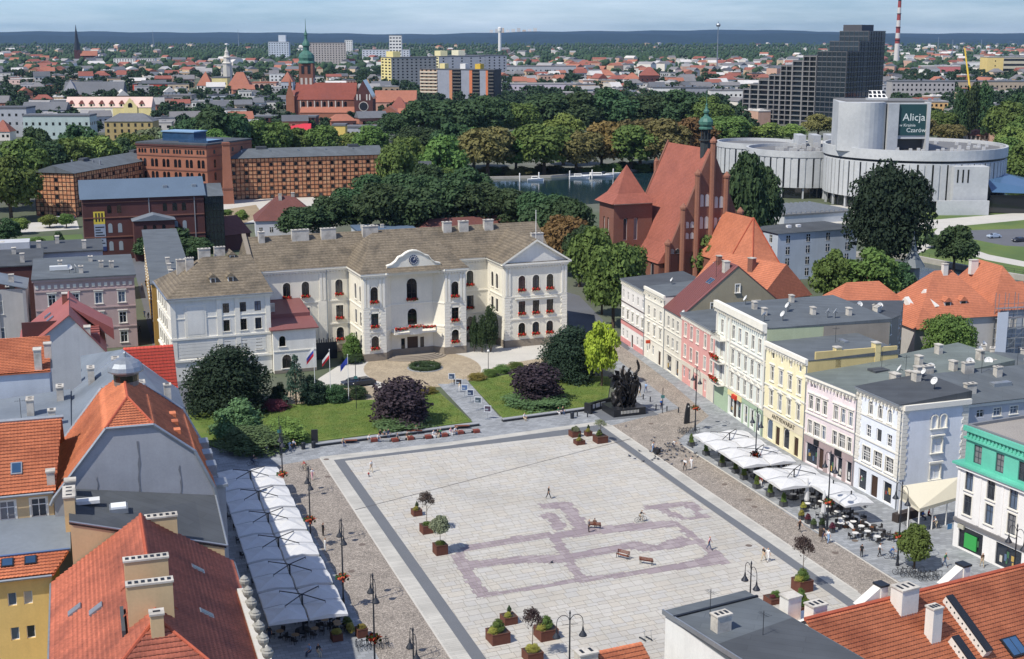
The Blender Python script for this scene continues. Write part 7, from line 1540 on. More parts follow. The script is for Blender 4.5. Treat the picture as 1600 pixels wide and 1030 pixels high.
# near-left blocks
h=far('town_house','long building with pale pink roof, dormers and a yellow gabled end',104,237,186,168,plaster(232,226,206),'gable',152,PKR,12,15,1,1.2,2.2);W=h.W
for k in range(8):x=4+k*W/8.5;d=MB();d.mat(plaster(236,226,190));d.box(-1.6,1.6,-.6,3,0,2.6);d.mat(FR[2]);d.add([(-2,-.8,2.5),(2,-.8,2.5),(0,-.8,5),(-2,5,2.5),(2,5,2.5),(0,5,5)],[(0,1,2),(0,2,5,3),(2,1,4,5)]);d.mat(GLASSD);d.box(-.7,.7,-.63,-.6,.6,2.3);d.obj('dormer',None,h.t,(x,.8,hgt(104,186,168)))
g_=h.sep('yellow_gable',YF);z=hgt(104,186,168);g_.prism([(W*.68,-.8),(W*.84,-.8),(W*.84,6),(W*.68,6)],0,z+1);g_.add([(W*.68,-.8,z+1),(W*.84,-.8,z+1),(W*.76,-.8,z+7)],[(0,1,2)]);inst('window',pane_mesh(3.2,3.4,GLASSD,'a'),h.t,(W*.76,-.85,z));h.box('yellow_front',YF,W*.55,W+.1,-.12,-.02,0,z-.1);h.done()
h=far('town_house','brick building with slate roofs and pale gable above the pink-roofed terrace',100,192,158,148,BRICK,'gable',128,SLT,16,9,1,1.6,2.6);h.sep('gable_roof',plaster(150,150,154)).add([(0,-1,8),(13,-1,8),(6.5,2,19),(0,16,8),(13,16,8)],[(0,1,2),(0,2,3),(2,1,4)]);h.done()
far('town_house','ochre three-storey house with dark roof beside the park trees',165,240,222,190,plaster(172,152,104,.4),'hip',178,SLT,14,7,3,1.3,2.0).done()
far('town_house','pale green-grey slab house left of the ochre house',38,142,218,182,plaster(176,190,186),'flat',None,SLT,14,10,2,1.4,1.8,side=4).done();far('town_house','grey flat-roofed building at the far left edge of the park trees',-20,44,214,170,GF,'flat',None,FR[6],16,6,3).done()
far('town_house','narrow house with red mansard roof at the left edge',-12,16,220,206,plaster(214,206,196),'hip',188,FR[1],10,4,1).done();far('town_house','grey house with long roof above the pale green slab',36,104,192,172,GF,'gable',160,FR[4],12,7,1).done()
far('factory_hall','red-walled industrial hall at the left',208,262,146,132,solid(190,70,52),'flat',None,FR[6],40,0).done()
far('apartment_house','white modern apartment house among trees at the left',178,212,106,92,WF,'flat',None,FR[5],16,8,4,2.2,2.0).done();far('apartment_house','white modern apartment house, right of its twin',216,242,105,92,WF,'flat',None,FR[5],16,7,4,2.2,2.0).done()
h=Bld('church_spire','far dark needle-spired church in the woods at the left','church',P(122,98),.2);h.sep('tower',BRICK_D).box(-6,6,-6,6,0,26);h.sep('spire',DARKMETAL).lathe([(7,26),(3.5,48),(.3,76)],8);h.sep('nave',BRICK_D).box(6,40,-8,8,0,14);h.sep('nave_roof',ORR).add([(6,-9,14),(40,-9,14),(40,0,24),(6,0,24),(6,9,14),(40,9,14)],[(0,1,2,3),(3,2,5,4),(1,5,2)]);h.done()
# orange-roofed cluster left of the church
for i,(x0,x1,yb,yt,rt,m,rm,lb)in enumerate([(308,332,146,134,112,WF,ORR,'house with steep orange hipped roof, leftmost of the cluster below the white tower'),(332,356,148,122,None,YF,FR[4],'cream building with tall white baroque tower behind it'),(356,392,150,136,113,WF,ORR,'house with long orange roof right of the cream building'),(394,432,148,130,None,plaster(216,180,160),ORR,'building with a row of arched windows under an orange roof edge'),(440,458,152,128,112,plaster(176,180,186),ORR,'square house with orange pyramid roof beside the green church tower')]):
    h=far('town_house',lb,x0,x1,yb,yt,m,'hip' if rt else 'flat',rt,rm,16,4,2,1.6,2.0)
    if i==1:h.sep('tower',plaster(196,192,182)).lathe([(4.6,0),(4.6,30),(5.4,30.5),(3.8,32),(3.4,36),(4.2,36.5),(2.6,38.5),(2.0,41),(2.4,41.4),(1.0,44),(.3,47)],8,(10,30,0))
    if i==3:
        for k in range(4):inst('arched_window',pane_mesh(4.2,4.6,GLASSD,'a'),h.t,(5+k*(h.W-6)/3.6,-.1,6))
    h.done()
far('town_house','dark red brick terrace of many windows before the far church',396,494,206,184,BRICK_D,'flat',None,SLT,14,11,3,1.4,2.0).done();far('town_house','small house with bright crimson roof before the dark red terrace',446,484,216,207,plaster(190,194,204),'gable',194,solid(196,40,60),10,3,1).done()
far('town_house','yellow end wall of a flat building among the trees',520,540,222,197,plaster(226,196,110),'flat',None,FR[4],10).done();far('town_house','very long low flat-roofed building among the trees',541,722,216,200,GF,'flat',None,FR[4],14,26,1,1.4,1.8).done()
h=far('town_house','white gabled house with orange roofs left of the striped tower block',594,622,204,176,WF,'gabley',166,ORR,12,2,2);h.done();far('town_house','house with orange dormer roofs right of the white gabled house',622,650,204,182,WF,'gable',170,ORR,12,4,2).done()
far('town_house','long pink-orange roof behind the white gabled house',586,650,184,160,plaster(206,160,140),'gable',142,FR[0],16).done();far('town_house','house with dark mansard and small green dome',606,640,192,174,WF,'hip',152,FR[2],14).done()
# tower blocks
def tower_block(lb,x0,xm,x1,yb,yt,m1,m2,nz,n1,n2,top=None):
    a,c_,e=P(x0,yb),P(xm,yb+1.5),P(x1,yb-1.5);z=hgt(xm,yb,yt);h=Bld('tower_block',lb,'tower block',a,to=c_);W=h.len;dd=(h.loc(e)-Vector((W,0))).length*.9
    dd=min(dd,70);h.mb('wall',m1).box(0,W,0,dd,0,z);h.sep('side_wall',m2).box(W,W+.12,.05,dd-.05,0,z-.05);h.sep('roof',FR[6]).box(-.2,W+.3,-.2,dd,z,z+.8)
    if top:h.sep('penthouse',m1).box(W*.3,W*.95,3,12,z+.8,z+7)
    panes(h,(0,0),(W,0),[W*(i+.5)/n1 for i in range(n1)],[z*(k+.2)/nz for k in range(nz)],W/n1*.55,z/nz*.5,GLASSD);panes(h,(W+.12,0),(W+.12,dd),[dd*(i+.5)/n2 for i in range(n2)],[z*(k+.2)/nz for k in range(nz)],2.0,z/nz*.45,GLASSD);return h
tower_block('yellow and grey tower block, leftmost of the group',596,612,656,136,90,plaster(232,216,150),plaster(150,150,146),10,3,10,1).done();tower_block('pale tower block behind, middle of the group',672,686,700,128,88,plaster(230,220,170),GF,9,3,5,1).done();tower_block('pale long tower block behind, right of the group',698,714,752,126,87,plaster(228,222,190),GF,9,3,10,1).done()
a,c_=P(657,170),P(772,164);z=hgt(684,168,110);a,c_=P(657,165),P(772,168);h=Bld('tower_block','wide tower block with blue-grey, orange and balcony stripes','tower block',a,to=c_);W=h.len
STR=[(0,.24,plaster(176,150,128),1),(.24,.40,plaster(150,154,164),0),(.40,.44,plaster(196,136,104),0),(.44,.56,DARKMETAL,2),(.56,.67,plaster(150,154,164),0),(.67,.71,plaster(206,122,84),0),(.71,.81,DARKMETAL,2),(.81,.89,plaster(150,154,164),0),(.89,.92,plaster(206,122,84),0),(.92,1,DARKMETAL,2)]
for s0,s1,m_,k_ in STR:
    h.sep('bay',m_).box(W*s0,W*s1,.3 if k_==2 else 0,14,0,z)
    if k_:
        for k in range(11):h.box('balcony',plaster(206,196,176)if k_==1 else plaster(90,88,84),W*s0+.2,W*s1-.2,-.9,.3,z*k/11,z*k/11+1.2)
    if k_==1:
        for k in range(11):
            for i in range(4):inst('window',pane_mesh(1.8,1.5,GLASSD),h.t,(W*(s0+(s1-s0)*(i+.5)/4),-.02,z*k/11+1.5))
h.sep('roof',FR[6]).box(-.3,W+.3,-.3,14.3,z,z+.8)
for x,m_ in((.24,YF),(.52,WF),(.72,plaster(216,180,70))):h.box('penthouse',m_,W*x,W*x+5,4,11,z+.8,z+5)
h.done()
tower_block('dark long housing slab below the horizon, right of the green spire',478,480,526,104,67,plaster(206,186,170),plaster(190,180,170),11,1,14).done();h=far('tower_block','pale grey tall block with stepped top left of the green spire',420,452,94,66,plaster(190,198,206),'flat',None,FR[5],20,8,8,2.4,2.0,cat='tower block');h.sep('stair_tower',plaster(206,212,218)).box(h.W*.5,h.W*.85,2,14,0,hgt(420,94,55));h.done()
h=far('tower_block','white tower block near the horizon above the yellow one',609,628,108,56,WF,'flat',None,FR[5],18,4,10,3.4,2.2,cat='tower block');h.done();far('tower_block','low white block left of the white tower',570,608,106,72,plaster(206,208,210),'flat',None,FR[5],20,10,3,2.4,2).done()if 0 else None
far('office_block','low pale slab below the white tower near the horizon',566,640,96,74+4,plaster(196,200,206),'flat',None,FR[5],20,14,5,2.6,1.8).done();far('tower_block','small white block at the horizon above the church',539,551,84,63,WF,'flat',None,FR[5],16,4,7,3,2).done()
h=Bld('water_tower','slim white water tower against the far woods','water tower',P(781,84),0);h.sep('shaft',WF).lathe([(5,0),(4.4,60),(6,64),(6,74),(3,76)],12);h.done()
b=MB()
for k in range(9):p=P(768+k*8.5,60.5);b.mat(FW[k%4]);b.box(p.x-16,p.x+16,p.y,p.y+14,30,82+8*(k%3))
tag(b.obj('far_housing_estate'),'row of tiny pale blocks on the horizon above the water tower','houses',kind='stuff')
h=Bld('radio_mast','thin grey lattice mast over the old town roofs','mast',P(1120,112),0);h.sep('mast',ZINC).tube((0,0,0),(0,0,78),1.1,5,.5);h.sep('platform',ZINC).lathe([(2.5,70),(4,73),(2.5,75)],8);h.done()
for i,(x,yb,yt)in enumerate([(1532,88,62),(1487,92,62),(240,76,48),(373,74,46),(1465,84,58)]):h=Bld('radio_mast','thin far-off mast, %s of those along the horizon'%ORD[i],'mast',P(x,yb),0);h.sep('mast',ZINC).tube((0,0,0),(0,0,hgt(x,yb,yt)),1.6,4,.6);h.done()
# centre-right quarter and right edge
for i,(x0,x1,yb,yt,rt,m,rm,lb)in enumerate([(774,900,150,132,None,plaster(190,180,190),FR[5],'wide pale shopping hall with flat roofs beyond the park'),(880,1000,160,146,None,plaster(170,150,164),FR[5],'low mauve-grey hall behind the dark park trees'),(768,900,122,104,None,GF,FR[3],'long dark apartment terrace left of the old town'),(928,962,130,118,109,plaster(214,200,180),ORR,'big orange hipped roof in the old town'),(902,926,108,100,94,plaster(206,180,160),FR[1],'orange-roofed school at the wood edge'),(975,1002,136,124,114,WF,ORR,'white house with orange roof in the old town'),(1000,1030,138,118,105,BRICK_D,FR[2],'dark brick house with twin gables in the old town'),(1020,1064,158,138,None,WF,FR[6],'white modern block behind the park trees'),(1064,1110,160,138,None,plaster(150,152,156),FR[6],'dark grey modern block right of the white one'),(1110,1160,164,142,None,plaster(216,214,208),FR[3],'pale block with vertical windows left of the apartment block'),(1024,1060,134,124,None,plaster(222,180,150),FR[7],'salmon-coloured house in the old town'),(1392,1490,160,128,None,plaster(170,166,164),FR[4],'unfinished concrete building behind the stage tower'),(1400,1480,186,160,None,plaster(216,176,120),FR[5],'building site with orange slabs beside the poplars'),(1448,1610,150,128,None,plaster(176,160,140),FR[4],'long low brownish institute at the right edge'),(1300,1400,150,134,None,GF,FR[5],'grey hall right of the apartment block'),(1510,1566,222,212,203,plaster(200,190,180),FR[1],'low house with red hipped roof behind the opera house'),(1560,1600,226,196,None,plaster(196,160,140),FR[4],'pinkish house with white tanks at the right edge'),(1440,1500,118,104,None,plaster(200,120,120),FR[7],'long warehouse with reddish side'),(1500,1600,112,98,None,WF,FR[7],'white warehouse at the right'),(150,210,140,130,None,GF,FR[7],'long pale shed at the left'),(0,60,150,140,None,GF,FR[4],'grey sheds at the far left'),(10,90,132,124,None,plaster(220,190,180),FR[7],'pinkish terrace at the far left'),(255,300,168,150,None,plaster(150,146,140),FR[3],'flat grey building right of the pink-roofed terrace'),(300,360,176,160,None,WF,FR[5],'white low buildings below the orange cluster')]):
    h=far('town_house',lb,x0,x1,yb,yt,m,'hip' if rt else 'flat',rt,rm,18,max(3,int((x1-x0)/7)),max(1,int((yb-yt)/8)),1.6,1.8)
    if not rt:
        z=hgt(x0,yb,yt)
        for k in range(5):xx=rgf.uniform(1,h.W-3);h.box('roof_vent',ZINC,xx,xx+2,4,6,z+.9,z+2.6)
    h.done()
h=far('office_block','yellow office block with ribbon windows at the right edge',1541,1566,122,90,plaster(226,200,130),'flat',None,FR[5],30,1,4,1.5,2.0);h.done();h=far('office_block','long office block with window bands beside the yellow one',1566,1612,121,90,plaster(196,188,166),'flat',None,FR[5],20)
z=hgt(1566,121,90)
for k in range(4):h.box('ribbon_window',GLASSD,.5,h.W-.5,-.08,0,z*(k+.3)/4,z*(k+.75)/4)
h.done()
# bridge road with buses beyond the church turret
sheet('street',[(1060,210),(1180,216),(1300,220),(1300,226),(1170,222),(1060,216)],.02,LIGHTP)
# haze of the far distance
hz=MB();hz.box(-13200,13200,-420,15300,-1.2,140);hm=bpy.data.materials.new('air_haze');hm.use_nodes=True;hn=hm.node_tree.nodes;hn.remove(hn['Principled BSDF']);pv=hn.new('ShaderNodeVolumePrincipled');pv.inputs['Density'].default_value=0.000024;pv.inputs['Color'].default_value=(.42,.64,.97,1);pv.inputs['Anisotropy'].default_value=.0
hm.node_tree.links.new(pv.outputs[0],hn['Material Output'].inputs['Volume']);tag(hz.obj('haze',hm),'thin blue air haze over the whole town','haze',kind='stuff')
# ------------------------------------------------------------------ street furniture
RA=R(-72.5)  # the long direction of the square
IRON=solid(46,50,58,.5,.2);CORT=mat('corten_steel',C(98,60,48),.8,.15,1.2,.15,6,rnd=.12);BASKET=mat('hanging_flowers',C(186,84,56),.8,.3,4,.3,12)
def make_lamp():
    t=thing('street_lamp','x','lamp',(0,0,0),0,'twin-headed lamps round the square');b=MB();b.lathe([(.22,0),(.22,.3),(.16,.4),(.15,1.2),(.1,1.4),(.09,5),(.06,10.2),(.1,10.3),(.02,10.6)],8);b.obj('post',IRON,t)
    for sg in(-1,1):
        a=MB();pts=[(0,0,8.7)]+[(sg*(.62-.62*math.cos(q)),0,9.4+.75*math.sin(q))for q in np.linspace(.3,math.pi,8)]+[(sg*1.24,0,8.9)];a.path(pts,.035,5);a.tube((sg*.1,0,9.2),(sg*.75,0,9.2),.025,4);arm=a.obj('arm',IRON,t)
        hd=MB();hd.lathe([(.38,0),(.37,.08),(.26,.26),(.16,.42),(.11,.5),(.08,.75),(.04,.95)],12,(sg*1.24,0,8.0));hd.obj('lamp_shade',IRON,t);g=MB();g.lathe([(.1,0),(.3,.08),(.34,.16)],10,(sg*1.24,0,7.88));g.obj('glass',solid(222,220,206),t)
    return t
lampP=make_lamp();LAMPS=[(443,782,'beside the left parasols, farthest from the camera',1),(486,857,'beside the left parasols, second from the far end',1),(537,952,'beside the left parasols, third from the far end',1),(586,1052,'at the near end of the left parasols',1),(648,1150,'cut by the bottom edge left of the planters',0),(1086,673,'before the far end of the right parasols',1),(1179,749,'rising through the right parasols, with flower basket',1),(1292,828,'at the near end of the right parasols',1),(1402,884,'beside the street tree',1),(1578,962,'before the white shop building',0),(889,1120,'behind the small tiled roof at the bottom',0),(1168,1030,'hidden behind the flat-roofed house',0)]
fbk=MB();rr=random.Random(2)
fbk.mat(DARKMETAL);fbk.lathe([(.2,0),(.45,.3)],8)
for k in range(90):
    fbk.mat(BASKET if rr.random()<.7 else PLANTG);a=rr.uniform(0,6.28);q=rr.uniform(.1,.75);v0=Vector((q*math.cos(a),q*math.sin(a),rr.uniform(.1,.6)));n_=Vector((rr.uniform(-1,1),rr.uniform(-1,1),rr.uniform(.2,1))).normalized();u_=n_.orthogonal()*.14;w_=n_.cross(u_);fbk.add([v0+u_,v0+w_,v0-u_,v0-w_],[(0,1,2,3)])
FBASK=fbk.mesh('flower_basket')
for i,(x,y,lb,bk)in enumerate(LAMPS):
    p=P(x,y);o=lampP if i==0 else copy_tree(lampP);o.location=(p.x,p.y,.01);o.rotation_euler=(0,0,RA if i!=10 else .2);o['label']='dark twin-headed street lamp '+lb
    if bk:inst('flower_basket',FBASK,o,(0,0,3.4))
# single lamp and flagpoles before the town hall
p=P(763,580);t=thing('garden_lamp','slim lamp with white globe beside the right lawn','lamp',(p.x,p.y,.01));b=MB();b.lathe([(.12,0),(.06,.4),(.05,3.6)],8);b.obj('post',IRON,t);b=MB();b.lathe([(.08,3.6),(.22,3.75),(.24,3.9),(.12,4.1),(.02,4.15)],10);b.obj('globe',WHITE,t)
def flag(x,yb,yt,cols,label,z0=0.1):
    p=P(x,yb);H=hgt(x,yb,yt);t=thing('flagpole',label,'flagpole',(p.x,p.y,z0));b=MB();b.tube((0,0,0),(0,0,H),.07,7,.04);b.lathe([(.02,H),(.1,H+.08),(.02,H+.18)],8);b.obj('pole',solid(222,222,220),t)
    f=MB();n=7
    for j,c_ in enumerate(cols):
        f.mat(c_);V=[]
        for i in range(n+1):
            u=i/n;V+=[(-.05-1.5*u*.8,.2*math.sin(4*u),H-.3-u*1.5-j*.55),(-.05-1.5*u*.8,.2*math.sin(4*u+.3),H-.3-u*1.5-(j+1)*.55)]
        f.add(V,[(2*i,2*i+1,2*i+3,2*i+2)for i in range(n)])
    f.obj('flag',None,t)
RED,BLU=solid(196,40,50),solid(52,70,160)
flag(493,632,540,[WHITE,BLU,RED],'flagpole with white, blue and red flag, leftmost of three');flag(517,630,548,[WHITE,RED],'flagpole with white and red flag, middle of three');flag(545,628,556,[BLU,BLU],'flagpole with blue flag, rightmost of three')
# parasols: four square canopies on one mast
PAR=mat('white_canopy',C(226,226,224),.85,.03,.5,.02,4,transl=.25)
def make_parasol(n=2,s_=4.05,sy=4.2):
    t=thing('parasol','x','parasol',(0,0,0),0,'cafe parasols');b=MB();b.lathe([(.9,0),(.9,.12),(.12,.14),(.09,1),(.09,4.2)],8);b.obj('mast',DARKMETAL,t);ctrs=[(sx_*s_/2,sy_*sy/2)for sx_ in(-1,1)for sy_ in(-1,1)]if n==2 else[(0,0)]
    for cx_,cy_ in ctrs:
        c_=MB();hx,hy=s_/2-.1,sy/2-.1;zt,ze=3.75,3.05;pts=[(cx_-hx,cy_-hy),(cx_,cy_-hy),(cx_+hx,cy_-hy),(cx_+hx,cy_),(cx_+hx,cy_+hy),(cx_,cy_+hy),(cx_-hx,cy_+hy),(cx_-hx,cy_)]
        top=(cx_,cy_,zt);zs_=[ze if i%2==0 else ze+.26 for i in range(8)];V=[(p_[0],p_[1],z)for p_,z in zip(pts,zs_)]+[top]+[(p_[0],p_[1],ze-.2)for p_ in pts]
        mid=[((p_[0]+cx_)/2,(p_[1]+cy_)/2,(z+zt)/2-(.10 if i%2 else-.04))for i,(p_,z)in enumerate(zip(pts,zs_))];V+=mid
        c_.add(V,[f for i in range(8)for f in((i,(i+1)%8,17+(i+1)%8,17+i),(17+i,17+(i+1)%8,8))]+[(9+i,9+(i+1)%8,(i+1)%8,i)for i in range(8)]);c_.obj('canopy',PAR,t)
        a=MB();a.tube((0,0,4.15),(cx_,cy_,3.95),.06,5);a.tube((cx_,cy_,3.95),(cx_,cy_,3.1),.03,4);a.obj('arm',DARKMETAL,t)
    return t
parP=make_parasol();first=[True]
def put_par(loc,rz,label,proto=None):
    pr=proto or parP;o=pr if pr['label']=='x' else copy_tree(pr);o.location=(loc[0],loc[1],.012);o.rotation_euler=(0,0,rz);o['label']=label
for k in range(6):
    q=LF(31.6+k*8.55+(0 if k else-.0),-7.1);put_par(q,LFT,'%s four-canopy white parasol of the left-hand row, counted from the near end'%('first' if k==0 else ORD[k]))
for k,(x,y)in enumerate([(1140,679),(1183,704),(1241,736)]):q=P(x,y,3.9);put_par(q,RA,'%s four-canopy white parasol before the right-hand houses, from the far end'%['first','second','third'][k])
par1=make_parasol(1,4.4,4.4)
for k,(x,y)in enumerate([(1302,757),(1330,774)]):put_par(P(x,y,3.6),RA,['single white parasol beside the pale pink house','single white parasol at the near end of the right terrace'][k],par1)
def closed_parasol(x,yb,label):
    p=P(x,yb);t=thing('closed_parasol',label,'parasol',(p.x,p.y,.012));b=MB();b.lathe([(.5,0),(.5,.1),(.05,.12),(.04,1.0)],8);b.obj('mast',DARKMETAL,t);c_=MB();c_.lathe([(.3,.9),(.36,1.1),(.26,2.2),(.22,3.2),(.08,4.0),(.02,4.1)],8);c_.obj('canopy',PAR,t)
closed_parasol(1260,792,'furled white parasol among the right terrace tables, left one');closed_parasol(1286,812,'furled white parasol among the right terrace tables, right one')
# cafe tables and chairs
CH=solid(44,42,42,.7,rnd=.2);
def chair_mesh():
    b=MB();b.box(-.22,.22,-.22,.22,.43,.48);b.box(-.22,.22,.19,.24,.48,.9)
    for x in(-.2,.17):
        for y in(-.2,.19):b.box(x,x+.035,y,y+.035,0,.43)
    b.box(-.25,-.21,-.2,.22,.64,.68);b.box(.21,.25,-.2,.22,.64,.68);return b.mesh('chair',CH)
def table_parts(m):
    b=MB();b.lathe([(.42,.71),(.42,.75)],14);top=b.mesh('table_top',m);b=MB();b.lathe([(.28,0),(.28,.04),(.04,.06),(.04,.71)],8);return top,b.mesh('stem',DARKMETAL)
CHM=chair_mesh();TW,TST=table_parts(solid(214,212,206));TB,_=table_parts(solid(150,124,92));TD,_=table_parts(solid(60,56,54))
def cafe_set(p,top,label,group,nch=3,rz=0):
    t=thing('cafe_table','round cafe table, '+label,'table',(p[0],p[1],.012),rz,'tables '+group);inst('table_top',top,t);inst('stem',TST,t)
    for k in range(nch):
        a=rz+k*6.283/nch+random.uniform(-.25,.25);r_=random.uniform(.72,.9);o=inst('cafe_chair',CHM,None,(p[0]+r_*math.cos(a),p[1]+r_*math.sin(a),.012),(0,0,a-math.pi/2+random.uniform(-.3,.3)));tag(o,'dark chair at cafe table, '+label,'chair','chairs '+group)
K0,K1=P(1076,688),P(1345,862);dr=(K1-K0).normalized();nr_=Vector((-dr.y,dr.x));Lr=(K1-K0).length
nn=0
for i in range(int(Lr/1.95)):
    for j in range(4):
        if j==0 and i%2:continue
        q=K0+dr*(1.5+i*1.95+random.uniform(-.25,.25))+nr_*(1.7+j*1.95+random.uniform(-.2,.2))
        if i>15 and j>2:continue
        nn+=1;cafe_set(q,TW if j<2 else TD,'right terrace %s, %s from far end'%(['kerb row','second row','third row','house-side row'][j],(['first']+ORD[1:])[min(i,19)]),'of the right terrace',3 if j<2 else 2,random.uniform(0,6))
for k in range(22):
    q=LF(31+(k%11)*4.6+random.uniform(-.4,.4),-10.6 if k<11 else-4.4+random.uniform(-.3,.3));cafe_set(q,TB,'under left parasols, %s side, %s from near end'%('square' if k<11 else 'house',(['first']+ORD[1:])[k%11]),'of the left terrace',3,random.uniform(0,6))
for k,(x,y)in enumerate([(462,1002),(492,992),(528,985),(476,974),(508,978)]):cafe_set(P(x,y),TB,'in front of the left parasols, %s'%['far left','middle','right','rear left','rear right'][k],'at the near end of the left terrace',4,random.uniform(0,6))
# deck chairs, flower pots
dk=MB();dk.mat(solid(206,206,204));dk.add([(-.3,-.8,.25),(.3,-.8,.25),(.3,.6,.75),(-.3,.6,.75),(-.3,-.8,.2),(.3,-.8,.2),(.3,.6,.7),(-.3,.6,.7)],[(0,1,2,3),(7,6,5,4),(0,4,5,1),(2,6,7,3)]);dk.mat(solid(130,84,56));dk.box(-.34,-.3,-.8,-.74,0,.3);dk.box(.3,.34,-.8,-.74,0,.3);dk.box(-.34,-.3,.5,.56,0,.75);dk.box(.3,.34,.5,.56,0,.75);dk.box(-.32,.32,-1.25,-.85,.0,.28);DKM=dk.mesh('deck_chair')
for k,(x,y)in enumerate([(1315,820),(1328,826),(1341,816),(1352,822)]):p=P(x,y);o=inst('deck_chair',DKM,None,(p.x,p.y,.012),(0,0,.3+k*.2));tag(o,'white canvas deck chair on the terrace edge, %s of four'%['leftmost','second','third','rightmost'][k],'deck chair','deck chairs')
# planters
def planter(label,x,y,w_,h,plants,group=None,m=None,rz=RA+.1,tilt=0,tree=None,square=True):
    p=P(x,y);t=thing('planter',label,'planter',(p.x,p.y,.034),rz,group);b=MB();s_=w_/2
    b.box(-s_,s_,-s_,s_,0,h);b.box(-s_-.03,s_+.03,-s_-.03,-s_+.05,h,h+.04);b.box(-s_-.03,s_+.03,s_-.05,s_+.03,h,h+.04);b.box(-s_-.03,-s_+.05,-s_+.05,s_-.05,h,h+.04);b.box(s_-.05,s_+.03,-s_+.05,s_-.05,h,h+.04);b.obj('box',m or CORT,t)
    so=MB();so.box(-s_+.05,s_-.05,-s_+.05,s_-.05,h,h+.02);so.obj('soil',solid(70,56,44),t)
    for k,(leaf,ck,px_,py_,pw,ph)in enumerate(plants):
        c_=inst('foliage',CROWN[ck],t,(px_*s_,py_*s_,h),(0,0,k*1.3),(pw,pw,ph));setm(c_,LM[leaf])
    if tree:
        leaf,H,cw,ck=tree;tr=MB();tr.tube((0,0,h),(.03,0,h+H*.55),.05,6,.03)
        for k in range(6):a=k*1.1;tr.tube((.02,0,h+H*(.4+.05*k)),(cw*.35*math.cos(a),cw*.35*math.sin(a),h+H*(.62+.06*k)),.02,4,.008)
        tr.obj('stem',BARK,t);c_=inst('crown',CROWN[ck],t,(0,0,h+H*.25),(0,0,1),(cw,cw,H*.78));setm(c_,LM[leaf])
    return t
TALL=[('d','thuja',-.3,.2,.6,1.0),('ye','low',.4,-.3,.9,.6)];BUSHY=[('m','bush',0,0,1.7,1.3),('ye','low',.3,-.6,1.3,.7)]
for a in[('small rusty planter with grass, leftmost on the square',651,805,1.2,.75,TALL),('rusty planter with a thin plum tree, left side of the square',667,832,1.5,1.0,[('m','low',0,0,1.2,.5)],('dp',4.4,2.4,'sparse')),('rusty planter with a grey-green olive tree',688,865,1.5,1.2,[('m','low',0,0,1.3,.5)],('gr',3.6,2.8,'r2')),('big rusty planter with bushy plants at the bottom, leftmost',778,1002,2.0,1.15,BUSHY),('small rusty planter behind the big one at the bottom',795,973,1.5,.8,TALL),('rusty planter with a plum tree at the bottom',832,1030,1.7,.9,[('ye','low',0,0,1.6,.8)],('dp',4.6,2.4,'sparse')),('big rusty planter with yellow plants beside the bottom lamp',853,996,2.0,1.1,BUSHY),('low rusty planter near the flat-roofed house',1208,941,1.6,.6,[('m','low',0,.4,1.2,.8),('rd','low',.2,-.2,.8,.4)]),('rusty planter with a thin plum tree near the right stripe',1253,922,1.8,1.3,BUSHY,('dp',5.2,2.6,'sparse')),('rusty planter with tall bush at the bottom right',1250,962,1.6,1.2,[('m','bush',0,0,1.5,2.0),('l','bush',.6,.4,1.0,1.2)]),('rusty planter of white flowers near the far stripe, rear left',898,682,1.5,.9,[('m','low',-.3,0,1.0,.7),('gr','bush',.4,.2,1.1,.9)]),('small rusty planter near the far stripe, front',905,694,1.4,.6,TALL),('small rusty planter near the far stripe, rear right',919,681,1.0,.7,TALL),('rusty planter with wispy shrub at the far stripe corner',938,691,1.8,1.0,[('m','bush',-.4,0,1.1,.9)],('gr',2.6,2.2,'sparse')),('rusty planter at the near end of the left terrace, left',526,1000,1.1,.7,[('ye','low',0,0,1.2,.6)]),('rusty planter at the near end of the left terrace, right',565,994,1.1,.9,[('ye','low',0,0,1.1,.5)])]:
    planter(a[0],a[1],a[2],a[3],a[4],a[5],'corten planters',tree=a[6]if len(a)>6 else None)
GREYPL=solid(78,80,82)
for k,(x,y)in enumerate([(1080,697),(1103,711),(1128,729),(1149,739),(1162,749),(1182,763),(1203,776),(1224,791)]):planter('dark box with upright bamboo-like plant along the right terrace kerb, %s%s'%(ORD[k],'' if k==0 else ' from left'),x,y,.85,.6,[('m','thuja',0,0,.8,1.3),('l','bush',.1,0,.8,.7)],'terrace edge planters',GREYPL)
for k,(x,y,lf_)in enumerate([(1252,812,'ye'),(1262,818,'rd'),(1271,826,'ju'),(1300,832,'rd'),(1255,800,'ye'),(1284,826,'d')]):planter('%s flower pot at the near corner of the right terrace'%(ORD[k]),x,y,.6,.55,[(lf_,'bush',0,0,.9,.8)],'terrace corner pots',GREYPL)
for k in range(11):q=LF(30+k*4.7,-11.7);a=planter('low hedge trough beside the left parasols, %s from the near end'%('first' if k==0 else ORD[k]),500,800,.7,.5,[('ju' if k%3 else 'ye','bush',-1.4,0,1.3,.8),('m','bush',1.4,0,1.3,.8)],'left terrace troughs',GREYPL,rz=LFT);a.location=(q.x,q.y,.012);a.scale=(1.6,.8,1)
